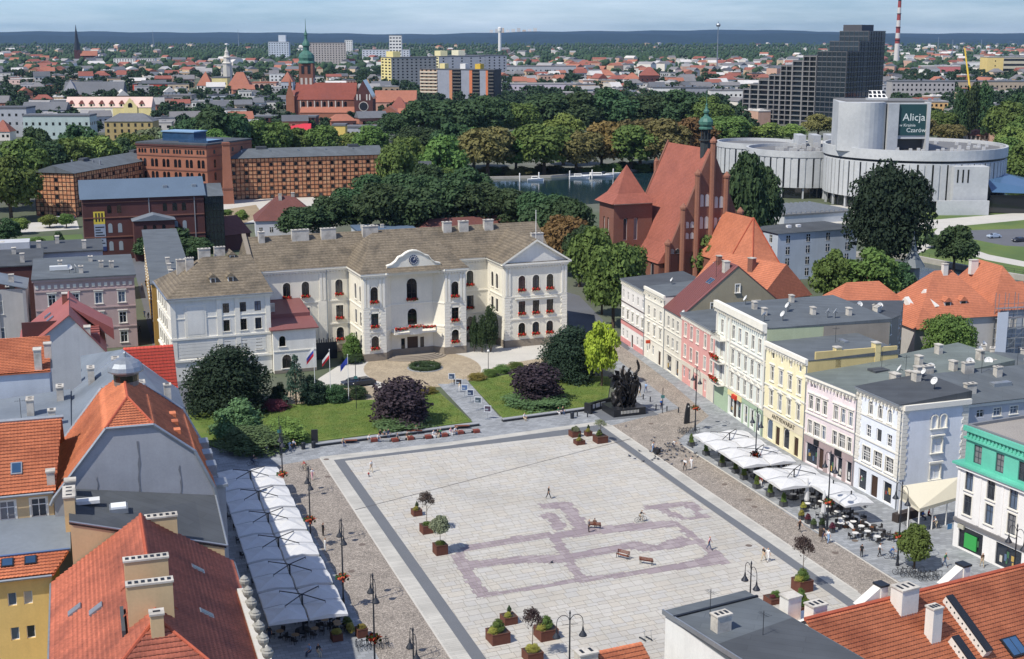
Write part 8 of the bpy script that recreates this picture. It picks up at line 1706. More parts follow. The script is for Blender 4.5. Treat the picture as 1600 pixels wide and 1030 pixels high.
# benches and seats
WOODB=solid(120,70,50);REDS=solid(128,66,54)
def bench_proto():
    t=thing('bench','x','bench',(0,0,0),0,'slatted benches');
    for y in(-.22,-.08,.06):b=MB();b.box(-.85,.85,y,y+.11,.43,.47);b.obj('slat',WOODB,t)
    for z in(.58,.72,.86):b=MB();b.box(-.85,.85,.2+(z-.5)*.15,.235+(z-.5)*.15,z,z+.1);b.obj('back_slat',WOODB,t)
    for x in(-.75,.7):b=MB();b.box(x,x+.05,-.25,-.2,0,.65);b.box(x,x+.05,.2,.25,0,.95);b.box(x,x+.05,-.25,.25,.4,.43);b.box(x,x+.05,-.25,.22,.62,.66);b.obj('leg',DARKMETAL,t)
    return t
bp_=bench_proto()
for k,(x,y,rz,lb)in enumerate([(929,826,2.9,'wooden bench on the mauve pattern with a person sitting'),(973,873,-.6,'empty wooden bench on the square, left of the lower pair'),(1010,882,2.75,'empty wooden bench on the square, right of the lower pair')]):p=P(x,y);o=bp_ if k==0 else copy_tree(bp_);o.location=(p.x,p.y,.036);o.rotation_euler=(0,0,rz);o['label']=lb
SEATS=[(584,690),(617,690),(641,687),(669,685),(694,682),(719,678),(744,676)]
for k,(x,y)in enumerate(SEATS):
    p=P(x,y);t=thing('cube_seat','red-brown slatted cube seat before the lawn, %s%s'%(ORD[k],'' if k==0 else ' from left'),'seat',(p.x,p.y,.012),.39,'cube seats')
    for j in range(5):b=MB();b.box(-.5+j*.2+.01,-.3+j*.2-.01,-.45,.45,.06,.5);b.obj('slat',REDS,t)
    b=MB();b.box(-.45,.45,-.4,.4,0,.06);b.obj('base',DARKMETAL,t)
for k in range(6):
    a,c_=P(*SEATS[k]),P(*SEATS[k+1]);d=c_-a
    if k==0:d=d*.98
    t=thing('long_bench','low pale plank bench between cube seats, %s%s'%(ORD[k],'' if k==0 else ' from left'),'bench',((a.x+c_.x)/2,(a.y+c_.y)/2,.012),math.atan2(d.y,d.x),'plank benches');Ln=d.length-1.1
    b=MB();b.box(-Ln/2,Ln/2,-.22,.22,.38,.45);b.obj('plank',solid(150,148,144),t)
    for x in(-Ln/2+.1,Ln/2-.2):b=MB();b.box(x,x+.1,-.2,.2,0,.38);b.obj('leg',DARKMETAL,t)
for k,(x,y)in enumerate([(546,693),(648,678),(722,670)]):p=P(x,y);t=thing('wall_bench','wooden seat top fixed on the granite wall, %s of three'%['left','middle','right'][k],'bench',(p.x,p.y,.5),.13,'wall seat tops');[MB.box(b,-1.2,1.2,y_,y_+.14,0,.05)or b.obj('slat',WOODB,t)for y_ in(-.3,-.14,.02,.18)for b in(MB(),)]
# exhibition boards along the garden path
for k,(x,y)in enumerate([(706,603),(717,612),(726,621),(735,629),(747,641),(762,655)]):
    p=P(x,y);t=thing('exhibition_board','photo board on a stand along the garden path, %s from the town hall'%(['first']+ORD[1:])[k],'board',(p.x,p.y,.018),-.15,'exhibition boards');b=MB();b.box(-.4,.4,-.3,.3,0,.03);b.obj('base',ZINC,t);b=MB();b.tube((0,0,.03),(0,0,1.3),.03,6);b.obj('post',ZINC,t)
    b=MB();b.mat(solid(206,210,214));b.box(-.6,.6,-.03,.03,1.2,2.3);b.mat([solid(60,76,100),solid(52,52,58),solid(84,108,150),solid(44,60,90),solid(70,84,92),solid(74,60,76)][k]);b.box(-.48,.48,-.045,-.03,1.32,2.18);b.mat(solid(150,160,170));b.box(-.4,.1,-.05,-.045,1.5,1.75);b.obj('panel',None,t)
# monument
def rock(seed,n=3,j=.25):
    bm=bmesh.new();bmesh.ops.create_icosphere(bm,subdivisions=n,radius=1);rg_=np.random.default_rng(seed);D=rg_.normal(size=(9,3))
    for v in bm.verts:
        c_=np.array(v.co);v.co*=1+j*sum(math.sin(3.1*float(c_@d)+i)for i,d in enumerate(D))/3
    me=bpy.data.meshes.new('mass');bm.to_mesh(me);bm.free();return me
BRZ=mat('dark_bronze',C(48,46,46),.45,.2,1.5,.15,8,metal=.6,spec=.5);GRAN=mat('black_granite',C(40,42,46),.35,.1,2,.1,10)
# ------------------------------------------------------------------ people, built over a skeleton
def body_mesh(J,bones,name):
    names=list(J);me=bpy.data.meshes.new(name);me.from_pydata([J[n][0]for n in names],[(names.index(a),names.index(c_))for a,c_,_ in bones],[])
    o=bpy.data.objects.new(name,me);COL.objects.link(o);o.modifiers.new('skin','SKIN');o.modifiers.new('sub','SUBSURF').levels=1
    if not me.skin_vertices:me.attributes.new('skin','FLOAT','POINT')if False else None
    if not me.skin_vertices:
        bm=bmesh.new();bm.from_mesh(me);bm.verts.layers.skin.verify();bm.to_mesh(me);bm.free()
    sv=me.skin_vertices[0].data
    for i,n in enumerate(names):
        r_=J[n][1];sv[i].radius=(r_,r_)if not isinstance(r_,tuple)else r_;sv[i].use_root=(n=='pelvis')
    dg=bpy.context.evaluated_depsgraph_get();dg.update();out_=bpy.data.meshes.new_from_object(o.evaluated_get(dg));bpy.data.objects.remove(o)
    out_.materials.clear();[out_.materials.append(None)for _ in range(4)]
    rd=lambda n:J[n][1]if not isinstance(J[n][1],tuple)else sum(J[n][1])/2
    segs=[(Vector(J[a][0]),Vector(J[c_][0]),k,rd(a),rd(c_))for a,c_,k in bones];hc=Vector(J['head'][0]);face=Vector(J['nose'][0])-hc;face.normalize();idx=[]
    for p in out_.polygons:
        c_=p.center;best=None
        for a,e,k,ra,rb in segs:
            d=e-a;t=max(0,min(1,(c_-a).dot(d)/max(1e-9,d.length_squared)));dist=abs((c_-a-d*t).length-.85*(ra+(rb-ra)*t))
            if best is None or dist<best[0]:best=(dist,k)
        k=best[1]
        if k==0 and(c_-hc).length<.2 and((c_-hc).normalized().dot(face)<.15 and c_.z>hc.z-.08 or c_.z>hc.z+.08):k=3
        idx.append(k)
    out_.polygons.foreach_set('material_index',idx);out_.polygons.foreach_set('use_smooth',[True]*len(idx));out_.update();return out_
def pose(legs,arms,lean=0.0,hip=.95,sit=False):
    """legs/arms: per side (upper pitch, lower pitch) forward positive, radians; faces -y"""
    J={};B=[];hz=hip;fw=lambda a,L_:Vector((0,-math.sin(a)*L_,-math.cos(a)*L_))
    up=Vector((0,-math.sin(lean),math.cos(lean)));pel=Vector((0,0,hz));J['pelvis']=(pel,(.15,.11));J['waist']=(pel+up*.2,(.135,.1));J['chest']=(pel+up*.42,(.16,.115));J['neck']=(pel+up*.55,.06);nk=pel+up*.55
    J['head0']=(nk+Vector((0,-.02,.07)),.07);J['head']=(nk+Vector((0,-.03,.16)),(.112,.13));J['crown']=(nk+Vector((0,-.02,.245)),.1);J['nose']=(nk+Vector((0,-.16,.14)),.016)
    B+=[('pelvis','waist',2),('waist','chest',1),('chest','neck',1),('neck','head0',0),('head0','head',0),('head','crown',0),('head','nose',0)]
    for s_,n in((-1,'l'),(1,'r')):
        la,lb=legs[0 if s_<0 else 1];h0=pel+Vector((s_*.1,0,-.05));kn=h0+fw(la,.42);an=kn+fw(lb,.42);J['hip'+n]=(h0,.095);J['knee'+n]=(kn,.066);J['ank'+n]=(an,.046);ft=Vector((0,-.17,-.045))if not(lb<-.5)else Vector((0,-.12,-.12));J['toe'+n]=(an+ft,.036);B+=[('pelvis','hip'+n,2),('hip'+n,'knee'+n,2),('knee'+n,'ank'+n,2),('ank'+n,'toe'+n,3)]
        aa,ab=arms[0 if s_<0 else 1];sh=pel+up*.48+Vector((s_*.185,0,0));el=sh+fw(aa,.28)+Vector((s_*.05,0,0));wr=el+fw(ab,.25);d=fw(ab,1);pa=wr+d*.07;J['sh'+n]=(sh,.062);J['el'+n]=(el,.045);J['wr'+n]=(wr,.032);J['pa'+n]=(pa,(.03,.022));B+=[('chest','sh'+n,1),('sh'+n,'el'+n,1),('el'+n,'wr'+n,0),('wr'+n,'pa'+n,0)]
        side=Vector((0,-d.z,d.y))if abs(d.y)+abs(d.z)>0 else Vector((0,1,0))
        for f in range(4):q=pa+d*(.065+.012*(1.5-abs(f-1.5)))+side*(.024*(f-1.5))+Vector((-s_*.012,0,0));J['f%d%s'%(f,n)]=(q,.009);B.append(('pa'+n,'f%d%s'%(f,n),0))
        J['th'+n]=(wr+d*.05+side*-.05+Vector((-s_*.02,0,0)),.01);B.append(('wr'+n,'th'+n,0))
    return J,B
POSES=dict(walk=pose([(.42,.3),(-.32,-.55)],[(-.35,-.1),(.35,.6)],.05,.93),walk2=pose([(-.25,-.4),(.3,.25)],[(.3,.7),(-.3,-.1)],.04,.94),stand=pose([(.02,0),(-.03,-.02)],[(.08,.35),(-.02,.2)],0,.95),sit=pose([(1.45,.1),(1.4,.2)],[(.35,1.2),(.3,1.1)],.1,.52),cycle=pose([(1.15,.05),(.55,-.35)],[(.95,1.15),(.95,1.15)],.55,.98))
BODY={k:body_mesh(*v,'body_'+k)for k,v in POSES.items()}
eb=MB();eb.box(-.045,-.02,0,.012,0,.018);eb.box(.02,.045,0,.012,0,.018);eb.box(-.03,.03,0.004,.014,-.075,-.062);EYES=eb.mesh('face_features',solid(60,40,36))
SKIN=[solid(206,160,132),solid(190,142,112),solid(216,174,146)];HAIR=[solid(50,40,34),solid(96,70,48),solid(150,122,84),solid(40,36,36),solid(130,126,122)]
CLO=dict(black=solid(32,32,36),white=solid(226,226,224),grey=solid(130,132,136),red=solid(190,50,52),blue=solid(48,96,170),navy=solid(44,52,78),jeans=solid(76,92,122),beige=solid(196,180,152),green=solid(70,124,84),pink=solid(222,170,176),brown=solid(96,72,58),teal=solid(60,130,140),sky=solid(140,170,206))
prn=random.Random(5)
def person(px,py,ps,shirt,trous,rz,label,z=.036,sc=1.0,loc=None,h=None):
    p=P(px,py)if loc is None else Vector(loc[:2]);s_=sc*prn.uniform(.97,1.05);t=thing('person',label,'person',(p.x,p.y,z),rz);t.scale=(s_,s_,s_)
    o=inst('body',BODY[ps],t);J=POSES[ps][0];low=min(v[0].z-.04 for k,v in J.items());o.location.z=(-low if ps in('walk','walk2','stand')else 0)
    for i,m in enumerate((prn.choice(SKIN),CLO[shirt],CLO[trous],prn.choice(HAIR))):setm(o,m,i)
    e=inst('face_features',EYES,o,tuple(J['head'][0]+Vector((0,-.112,.012))));return t
# bicycles
def bike_proto():
    t=thing('bicycle','x','bicycle',(0,0,0),0);
    for y in(-.52,.52):
        w=MB();n=16;ring(w,(0,0),.31,.345,-.018,.018,n);o=w.obj('wheel',DARKMETAL,t,(0,y,.345),(0,math.pi/2,0));s_=MB()
        for k in range(6):a=k*math.pi/6;s_.tube((.31*math.cos(a),.31*math.sin(a),0),(-.31*math.cos(a),-.31*math.sin(a),0),.005,3)
        s_.obj('spokes',ZINC,o)
    f=MB();A={'bb':(0,.05,.3),'seat':(0,.18,.8),'head':(0,-.36,.82),'head2':(0,-.38,.7),'rear':(0,.52,.345),'front':(0,-.52,.345)}
    for a,c_ in(('bb','seat'),('bb','head2'),('seat','head'),('bb','rear'),('seat','rear'),('head','front')):f.tube(A[a],A[c_],.02,5)
    f.obj('frame',solid(60,64,74,rnd=.4),t);hb=MB();hb.tube((-.27,-.3,.98),(.27,-.3,.98),.016,5);hb.tube((0,-.35,.8),(0,-.3,.98),.018,5);hb.obj('handlebar',DARKMETAL,t);sd=MB();sd.lathe([(.03,.78),(.03,.9),(.1,.92),(.11,.97),(.05,.99)],8,(0,.2,0),.8,1.3);sd.obj('saddle',CLO['black'],t)
    pd=MB();pd.box(-.18,.18,.03,.07,.28,.32);pd.obj('pedals',DARKMETAL,t);return t
bikeP=bike_proto()
def bike(px,py,rz,label,group=None,z=.02,loc=None):
    o=bikeP if bikeP['label']=='x' else copy_tree(bikeP);p=P(px,py)if loc is None else loc;o.location=(p[0],p[1],z);o.rotation_euler=(0,0,rz);o['label']=label
    if group:o['group']=group
    return o
def cyclist(px,py,rz,shirt,trous,label,z=.036):bike(px,py,rz,'bicycle ridden by the '+label,None,z);p=P(px,py);d=Vector((math.sin(rz),-math.cos(rz)));q=p-d*.14;person(0,0,'cycle',shirt,trous,rz,'person riding a bicycle, '+label,z+.02,.95,loc=(q.x,q.y))
ZP=.012
for a in[(857,780,'walk','black','black',1.9,'person in black walking alone on the square'),(580,738,'walk2','white','beige',.6,'person in white near the far left corner of the square'),(920,832,'stand','grey','black',1.2,'person in grey standing beside the occupied bench'),(1108,860,'walk','pink','jeans',1.2,'person in pink walking on the mauve pattern'),(1193,877,'walk','black','beige',-.8,'left walker of the pair near the right stripe'),(1200,878,'walk2','white','white',-.8,'right walker of the pair near the right stripe, in white'),(1346,871,'stand','black','black',2.4,'person in black standing on the right-hand paving'),(1374,870,'walk2','white','black',1.6,'person in white shirt walking on the right-hand paving'),(1476,886,'walk','green','jeans',.9,'person in green beside the street tree'),(1534,886,'walk2','brown','beige',.2,'person before the shop windows of the teal building'),(1287,846,'walk','black','navy',-.9,'dark-clothed walker of the pair near the flower pots'),(1294,849,'walk2','white','sky',-.9,'white-clothed walker of the pair near the flower pots'),(1249,832,'walk','brown','black',.5,'person in brown at the terrace kerb'),(1070,736,'walk','white','black',-.5,'person in white walking beside the right stripe'),(1080,733,'walk2','white','white',-.6,'person in white carrying a child, beside the right stripe'),(1020,709,'walk','white','sky',.9,'person pushing a dark cart near the pigeons'),(999,620,'walk2','white','beige',.8,'tall person in white behind the monument'),(1009,614,'walk','sky','jeans',2.6,'person in light blue behind the monument'),(1033,640,'stand','blue','navy',.4,'person in blue beside the sign pole'),(488,750,'walk','white','pink',.5,'person in white on the cobbles near the red cyclist'),(508,862,'stand','white','white',2.0,'waiter in white beside the left parasols'),(505,838,'stand','black','black',2.2,'dark-clothed person beside the left parasols'),(710,600,'stand','white','black',2.5,'person in white at the first photo board'),(718,613,'stand','beige','white',2.6,'person in beige at the second photo board'),(421,1003,'walk','black','navy',-2.6,'dark person walking in the shade at the bottom left'),(1215,667,'stand','sky','white',1.5,'person in light clothes at the bookshop window')]:
    person(*a,z=.036 if 540<a[0]<1240 and a[1]>715 else .014)
tch=person(576,745,'sit','red','navy',.4,'small child in red crouching near the far left corner',.036,.55);ch2=P(1079,732);person(0,0,'sit','white','red',-.6,'child in red and white carried on shoulders',1.05,.55,loc=(ch2.x,ch2.y+.05))
p=P(929,826);person(0,0,'sit','brown','navy',2.9,'person sitting on the bench on the square',.03,1.0,loc=(p.x,p.y))
for k,(x,y,s_,t_,zz_)in enumerate([(536,697,'beige','jeans',.02),(594,684,'black','navy',.02),(601,684,'grey','black',.02),(607,683,'navy','jeans',.02),(650,677,'white','pink',.02),(577,691,'white','grey',.02),(591,690,'white','jeans',.02),(621,689,'grey','black',.02),(636,687,'brown','beige',.02),(677,684,'white','white',.02),(684,683,'black','beige',.02),(688,682,'green','jeans',.02),(704,680,'pink','white',.02),(711,679,'white','jeans',.02),(714,678,'black','beige',.02),(417,706,'white','white',.02),(430,703,'beige','grey',.02),(452,701,'sky','white',.02),(459,700,'white','navy',.02),(819,657,'white','beige',.02),(872,648,'green','white',.02),(879,647,'black','jeans',.02)]):
    person(x,y,'sit',s_,t_,.39+prn.uniform(-.3,.3),'%s-topped person sitting along the garden wall, %s'%(s_,'number' if 0 else(ORD+['twenty-first','twenty-second'])[k]+' of the sitters'),-.02)
for k,(x,y,s_,t_)in enumerate([(485,1024,'sky','navy'),(497,1024,'black','beige'),(1441,812,'blue','navy'),(1450,810,'red','black'),(1420,800,'white','grey'),(1348,792,'white','black'),(1196,752,'pink','beige'),(1188,757,'red','white')]):person(x,y,'sit',s_,t_,prn.uniform(-1,1.5),['person in light blue seated at the bottom left','person in black seated at the bottom left','person in blue seated under the cream awning','person in red seated under the cream awning','person in white seated at the awning corner','person in white seated under the nearest right parasol','person in pink seated on the right terrace','person in red seated on the right terrace'][k],-.02)
for k,(x,y)in enumerate([(226,496),(232,500),(238,470),(222,455),(228,448),(236,440),(218,520),(240,530)]):person(x,y,prn.choice(['walk','walk2','stand']),prn.choice(['black','navy','white','grey','blue']),prn.choice(['black','jeans','navy']),prn.uniform(0,6),'pedestrian in the shaded street left of the town hall, %s from the near end'%(['first']+ORD[1:])[k],.008)
cyclist(1001,816,1.9,'black','beige','cyclist in black on the square');cyclist(477,736,-1.2,'red','beige','cyclist in red near the left lamps',.012);cyclist(395,728,1.5,'black','navy','dark cyclist behind the left parasols',.006);cyclist(1462,826,-1.4,'white','beige','cyclist in white before the cream awning',.006);cyclist(1392,874,1.3,'blue','jeans','cyclist in blue beside the street tree lamp',.006);cyclist(1052,703,1.2,'white','navy','cyclist in white among the pigeons',.012)
for k,(x,y,n,lb)in enumerate([(1063,678,5,'by the far end of the right terrace'),(558,1014,6,'at the near end of the left terrace'),(1404,900,4,'at the rack beside the street tree'),(1432,906,5,'at the rack right of the street tree'),(325,700,5,'at the garden corner behind the left parasols')]):
    p=P(x,y)
    for j in range(n):q=p+Vector((j*.6,j*.12+prn.uniform(-.1,.1)));bike(0,0,.5+prn.uniform(-.25,.25),'parked bicycle %s'%lb,'bicycles parked '+lb,.012,loc=q)
    t=thing('bicycle_rack','metal hoop bicycle rack '+lb,'bicycle rack',(p.x+.3,p.y+.1,.012),.2)
    for j in range(3):b=MB();b.path([(j*1.1,0,0),(j*1.1,0,.75),(j*1.1+.1,0,.85),(j*1.1+.6,0,.85),(j*1.1+.7,0,.75),(j*1.1+.7,0,0)],.03,5);b.obj('hoop',DARKMETAL,t)
# cart
p=P(1026,710);t=thing('hand_cart','dark hand cart near the pigeons','cart',(p.x,p.y,.012),.9);b=MB();b.box(-.3,.3,-.5,.5,.3,.95);b.obj('body',CLO['black'],t);b=MB();b.tube((-.3,.5,.9),(-.3,.9,1.1),.02,4);b.tube((.3,.5,.9),(.3,.9,1.1),.02,4);b.tube((-.3,.9,1.1),(.3,.9,1.1),.02,4);b.obj('handle',DARKMETAL,t)
for x in(-.33,.33):b=MB();b.tube((x-.03,0,.25),(x+.03,0,.25),.25,10);b.obj('wheel',DARKMETAL,t)
# pigeons
pg=MB();pg.lathe([(.01,-.17),(.05,-.12),(.085,-.02),(.08,.06),(.045,.12),(.035,.15)],7,(0,0,0));V=[(v[0],v[2]*1.0,.1+v[1]*.9+max(0,-v[2]+.0)*-.1)for v in pg.v];pb=MB();pb.add([(v[0],-v[1],v[2])for v in V],pg.f);pb.lathe([(.02,0),(.042,.03),(.035,.07),(.01,.085)],6,(0,-.16,.15));pb.add([(-.04,.14,.1),(.04,.14,.1),(.05,.27,.07),(-.05,.27,.07)],[(0,1,2,3)]);pb.box(-.04,-.03,-.02,-.01,0,.06);pb.box(.03,.04,-.02,-.01,0,.06);PGM=pb.mesh('pigeon',solid(70,74,84,rnd=.5))
for k in range(78):
    x,y=(prn.gauss(1046,20),prn.gauss(704,12))if k<66 else prn.choice([(978,667),(984,673),(1008,676),(984,714),(992,718),(1005,722),(1044,720),(1048,716),(1038,735),(1011,717),(983,713),(862,880)])
    p=P(x,y);o=inst('pigeon',PGM,None,(p.x,p.y,.04),(0,0,prn.uniform(0,6.28)),(1.25,1.25,1.25));tag(o,'grey pigeon pecking on the cobbles right of the monument','pigeon','pigeons on the cobbles')
# ---------------- monument
M0=P(976,650);t=thing('monument','dark bronze monument of entwined figures on a black granite plinth','monument',(M0.x,M0.y+2.2,.012),.36)
b=MB();b.box(-2.9,2.9,-2.4,2.4,0,1.25);b.obj('plinth',GRAN,t);b=MB();b.prism([(-5.2,-3.6),(4.8,-3.6),(4.8,3.6),(-5.2,3.6)],-.006,.004);b.obj('apron',STRIPE,t)
for k in range(13):b=MB();b.box(-1.6+k*.26,-1.47+k*.26,-2.43,-2.4,.45,.95);b.obj('inscription_stroke',solid(206,204,196),t)
mm=rock(4,3,.42);mm.materials.append(BRZ)
for(x,y,z,sx_,sy_,sz_,r_)in((0,.3,3.4,1.3,1.0,2.3,0),(-1.1,0,2.4,1.0,1.0,1.3,1),(.8,.3,4.8,.9,.8,1.7,2),(-1.0,.4,5.3,.8,.7,1.4,3),(1.0,-.3,2.4,.8,.8,1.3,4)):inst('bronze_mass',mm,t,(x,y,z),(.2*r_,.3,r_*1.3),(sx_,sy_,sz_))
for k,(ps,x,y,z,rz,s_,tl)in enumerate([('walk',-1.0,-1.1,1.25,.3,2.5,-.25),('stand',.5,-1.2,1.25,-.2,2.9,.12),('walk2',1.3,-.8,1.6,-.8,2.8,.25),('cycle',-1.5,-.6,3.2,.6,2.3,-.3),('cycle',1.0,-.4,4.0,-.9,2.3,.5),('walk',.0,-.9,3.8,.1,2.4,.0),('stand',-.7,-.2,4.4,.8,2.4,-.2)]):
    o=inst('bronze_figure',BODY[ps],t,(x,y,z),(.15,tl,rz),(s_,s_,s_));[setm(o,BRZ,i)for i in range(4)]
b=MB();b.path([(1.6,0,6.4),(2.1,-.2,6.7),(2.5,-.3,7.2),(2.5,-.3,7.8),(2.3,-.3,8.4)],.22,7);b.tube((2.3,-.3,8.3),(2.15,-.3,8.9),.24,7,.1);b.obj('raised_arm',BRZ,t);b=MB();b.path([(-1.4,0,6.2),(-2.2,-.2,6.6),(-2.9,-.2,6.3)],.25,7);b.obj('raised_arm',BRZ,t)
rs_=random.Random(8)
for k in range(26):a=rs_.uniform(0,6.28);z=rs_.uniform(1.5,7.0);r_=rs_.uniform(.9,1.6);b=MB();c_=Vector((r_*math.cos(a),r_*.8*math.sin(a),z));e1=Vector((rs_.uniform(-1,1),rs_.uniform(-1,1),rs_.uniform(-1,1))).normalized();e2=e1.orthogonal().normalized();n_=e1.cross(e2)*.12;q=[c_+e1*1.2,c_+e2*.7,c_-e1*.9,c_-e2*.5];b.add([v+n_ for v in q]+[v-n_ for v in q],[(0,1,2,3),(7,6,5,4),(0,4,5,1),(1,5,6,2),(2,6,7,3),(3,7,4,0)]);b.obj('bronze_shard',BRZ,t)
p,q=P(920,648),P(949,640);t=thing('memorial_wall','low black granite wall with three pale plaques left of the monument','wall',(p.x,p.y+1.2,.01),math.atan2(q.y-p.y,q.x-p.x));Ln=(q-p).length+1.5;b=MB();b.box(0,Ln,0,.5,0,1.5);b.box(-.5,0,-1.0,.5,0,1.7);b.obj('slab',GRAN,t)
for k in range(3):b=MB();b.box(.5+k*1.3,1.5+k*1.3,-.04,0,.5,1.2);b.obj('plaque',solid(206,206,202),t)
# stele, sign poles, bollards, bins
p=P(1073,662);t=thing('information_stele','tall black curved information column beside the bicycles','sign',(p.x,p.y,.012),.5);b=MB();pr=[(-.5,0),(.5,0),(.5,3.0),(.3,3.4),(0,3.4),(-.25,2.4),(-.42,1.2)];n=len(pr);b.add([(x,-.15,z)for x,z in pr]+[(x,.15,z)for x,z in pr],[tuple(range(n)),tuple(range(2*n-1,n-1,-1))]+[(i,n+i,n+(i+1)%n,(i+1)%n)for i in range(n)]);b.obj('column',GRAN,t);b=MB();b.lathe([(.14,0),(.14,.02)],12,(0,0,0));o=b.obj('emblem',WHITE,t,(.15,-.17,2.9),(math.pi/2,0,0))
for k,(x,y,yt,lb)in enumerate([(1035,646,606,'grey sign pole right of the monument'),(438,716,650,'tall dark pole with small signs at the garden corner'),(557,640,560,'slim dark pole beside the driveway')]):p=P(x,y);H=hgt(x,y,yt);t=thing('sign_pole',lb,'pole',(p.x,p.y,.012));b=MB();b.tube((0,0,0),(0,0,H),.06,6);b.obj('pole',IRON,t);b=MB();b.box(-.3,.3,-.09,-.05,H*.6,H*.6+.5);b.obj('sign_plate',solid(60,110,110),t)
for k,(x,y)in enumerate([(1025,640),(1042,643),(1060,645),(1005,624),(1016,628),(918,652),(902,651)]):p=P(x,y);b=MB();b.lathe([(.1,0),(.1,.8),(.12,.82),(.05,.95)],8);o=b.obj('bollard',IRON,None,(p.x,p.y,.012));tag(o,'short dark bollard near the monument, %s%s'%(['left','right','rightmost','rear left','rear right','beside the memorial wall','at the seat wall end'][k],''),'bollard','bollards near the monument')
for k,(x,y,lb)in enumerate([(490,700,'at the end of the left seat wall'),(894,654,'near the memorial wall'),(1283,838,'at the near corner of the right terrace'),(474,702,'in front of the juniper')]):p=P(x,y);b=MB();b.lathe([(.3,0),(.34,1.0),(.3,1.05)],12);o=b.obj('litter_bin',solid(70,58,50)if k==2 else IRON,None,(p.x,p.y,.012));tag(o,'round dark litter bin '+lb,'bin')
p=P(492,697);b=MB();b.box(-.5,.5,-.12,.12,0,2.6);o=b.obj('info_panel',GRAN,None,(p.x,p.y,.012),(0,0,.3));tag(o,'tall dark information slab at the left lawn corner','sign')
for k,(x,y)in enumerate([(1003,1000),(1013,999)]):
    p=P(x,y);t=thing('scooter','parked electric scooter near the flat-roofed house, %s one'%['left','right'][k],'scooter',(p.x,p.y,.036),.6);b=MB();b.box(-.08,.08,-.5,.3,.12,.16);b.obj('deck',IRON,t);b=MB();b.tube((0,-.5,.15),(0,-.38,1.1),.025,5);b.tube((-.22,-.38,1.1),(.22,-.38,1.1),.018,5);b.obj('stem',ZINC,t)
    for y_ in(-.52,.34):b=MB();b.tube((-.03,y_,.1),(.03,y_,.1),.1,10);b.obj('wheel',DARKMETAL,t)
# cars
def car(px,py,rz,col,label,group=None,z=.012,sc=1.0):
    p=P(px,py);t=thing('car',label,'car',(p.x,p.y,z),rz,group);t.scale=(sc,sc,sc);b=MB();pr=[(-2.1,.35),(-2.15,.75),(-1.9,.95),(-1.2,1.0),(-.6,1.42),(.9,1.45),(1.6,1.0),(2.05,.9),(2.15,.5),(2.1,.3)];n=len(pr)
    def sec(y,k):return[(x,y,z_ if z_<1.05 else 1.0+(z_-1)*k)for x,z_ in pr]
    rows=[[(x,y*(1 if z_<1.05 else .82),z_)for x,z_ in pr]for y in(-.87,-.8,.8,.87)]
    V=[v for r_ in rows for v in r_];b.add(V,[(j*n+i,j*n+i+1,(j+1)*n+i+1,(j+1)*n+i)for j in range(3)for i in range(n-1)]+[tuple(range(n))[::-1],tuple(range(3*n,4*n))]);b.obj('body',solid(*col,.25,.2),t)
    g=MB();g.add([(-1.15,-.7,1.02),(-.62,-.6,1.41),(-.62,.6,1.41),(-1.15,.7,1.02)],[(0,1,2,3)]);g.add([(1.55,-.7,1.03),(.93,-.6,1.44),(.93,.6,1.44),(1.55,.7,1.03)],[(3,2,1,0)])
    for y in(-.79,.79):g.add([(-.95,y,1.06),(-.55,y*.93,1.38),(.85,y*.93,1.4),(1.35,y,1.06)],[(0,1,2,3)])
    for i in range(len(g.v)):x_,y_,z_=g.v[i];g.v[i]=(x_+(-.02 if x_<0 else .02),y_*1.03,z_+.02)
    g.obj('windows',GLASSD,t)
    for x in(-1.35,1.35):
        for y in(-.8,.8):w=MB();w.tube((x,y-.1,.32),(x,y+.1,.32),.32,12);o=w.obj('wheel',DARKMETAL,t)
    for y in(-.6,.6):l_=MB();l_.box(-2.18,-2.1,y-.18,y+.18,.62,.76);l_.obj('headlight',solid(226,226,220),t);l_=MB();l_.box(2.1,2.17,y-.16,y+.16,.7,.85);l_.obj('tail_light',RED,t)
car(1553,372,.3,(176,190,206),'pale blue car on the riverside car park');car(1592,378,.4,(60,62,70),'dark car at the right edge of the car park');car(552,603,.5,(56,66,84),'dark blue car on the driveway behind the hedge, left');car(568,602,.5,(60,62,66),'dark grey car on the driveway behind the hedge, right')
for k,(x,y,c_)in enumerate([(1112,218,(230,230,228)),(1132,219,(200,204,210)),(1150,220,(60,64,74)),(1174,221,(226,226,224)),(1090,216,(160,60,60)),(300,338,(226,226,226)),(90,345,(214,216,220)),(108,343,(90,96,110))]):car(x,y,.1,c_,'%s vehicle on the %s'%(['long white','pale','dark','second white','red','white','silver','grey'][k],'bridge road beyond the church turret' if k<5 else 'yard of the granaries' if k==5 else 'path by the park lawn'),None,.03,1.5 if k in(0,3)else 1.0)
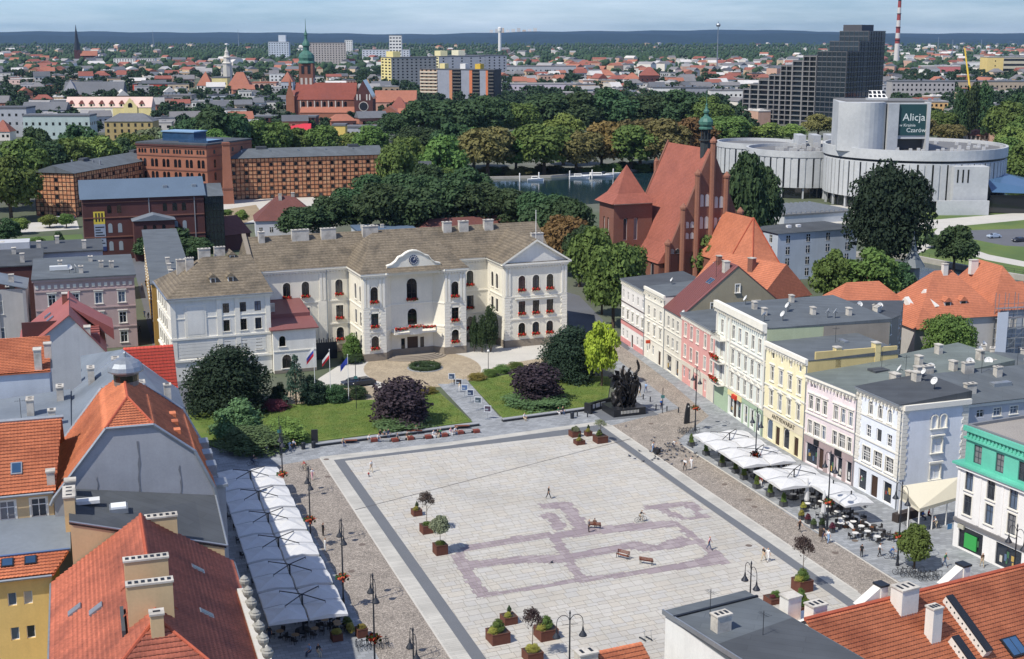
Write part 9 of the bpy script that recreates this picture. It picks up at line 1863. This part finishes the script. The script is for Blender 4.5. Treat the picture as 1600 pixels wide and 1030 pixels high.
# boats and jetty posts on the river
def boat(px,py,rz,L_,label,cab=True):
    p=P(px,py);t=thing('boat',label,'boat',(p.x,p.y,.0),rz);b=MB();n=9;V=[]
    for i in range(n):u=i/(n-1);w_=.16*L_*(1-(2*abs(u-.45))**3*.9 if u>.45 else 1-.25*(.45-u));x=(u-.5)*L_;V+=[(x,-w_,.9+.3*u),(x,w_,.9+.3*u),(x,-w_*.6,.0),(x,w_*.6,.0)]
    b.add(V,[f for i in range(n-1)for f in((4*i,4*i+4,4*i+6,4*i+2)[::-1],(4*i+1,4*i+3,4*i+7,4*i+5)[::-1],(4*i,4*i+1,4*i+5,4*i+4)[::-1])]+[(0,2,3,1)]);b.obj('hull',solid(226,228,228),t)
    if cab:c_=MB();c_.mat(WHITE);c_.box(-L_*.25,L_*.12,-.1*L_,.1*L_,.95,2.0);c_.mat(GLASSD);c_.box(-L_*.22,L_*.1,-.101*L_,.101*L_,1.4,1.8);c_.obj('cabin',None,t)
boat(837,283,.1,7,'small blue-white boat moored left on the river');boat(905,279,-.1,9,'white motor boat moored at the riverside jetty');boat(934,277,.05,14,'long white excursion boat on the river');boat(960,274,.1,8,'small white boat right of the excursion boat',False)
for k,x in enumerate((812,842,890,925,958)):p=P(x,284-(x-812)*.05);b=MB();b.tube((0,0,0),(0,0,3.4),.25,8);b.lathe([(.26,3.4),(.05,3.7)],8);o=b.obj('mooring_post',WHITE,None,(p.x,p.y,.02));tag(o,'white mooring post in the river, %s%s'%(ORD[k],'' if k==0 else ' from left'),'post','mooring posts')
# railings along the right-bank quay
t=thing('quay_railing','dark railing along the right-hand river quay','railing',(*P(1420,404),1.4));A=P(1420,404);b=MB()
pts=[P(1420,404),P(1530,426),P(1640,444)]
for a,c_ in zip(pts[:-1],pts[1:]):
    n=int((c_-a).length/2.5)
    for k in range(n):q=a+(c_-a)*k/n-A;b.tube((q.x,q.y,0),(q.x,q.y,1.1),.04,4)
    for z in(.55,1.1):q0,q1=a-A,c_-A;b.tube((q0.x,q0.y,z),(q1.x,q1.y,z),.035,4)
b.obj('rails',DARKMETAL,t)
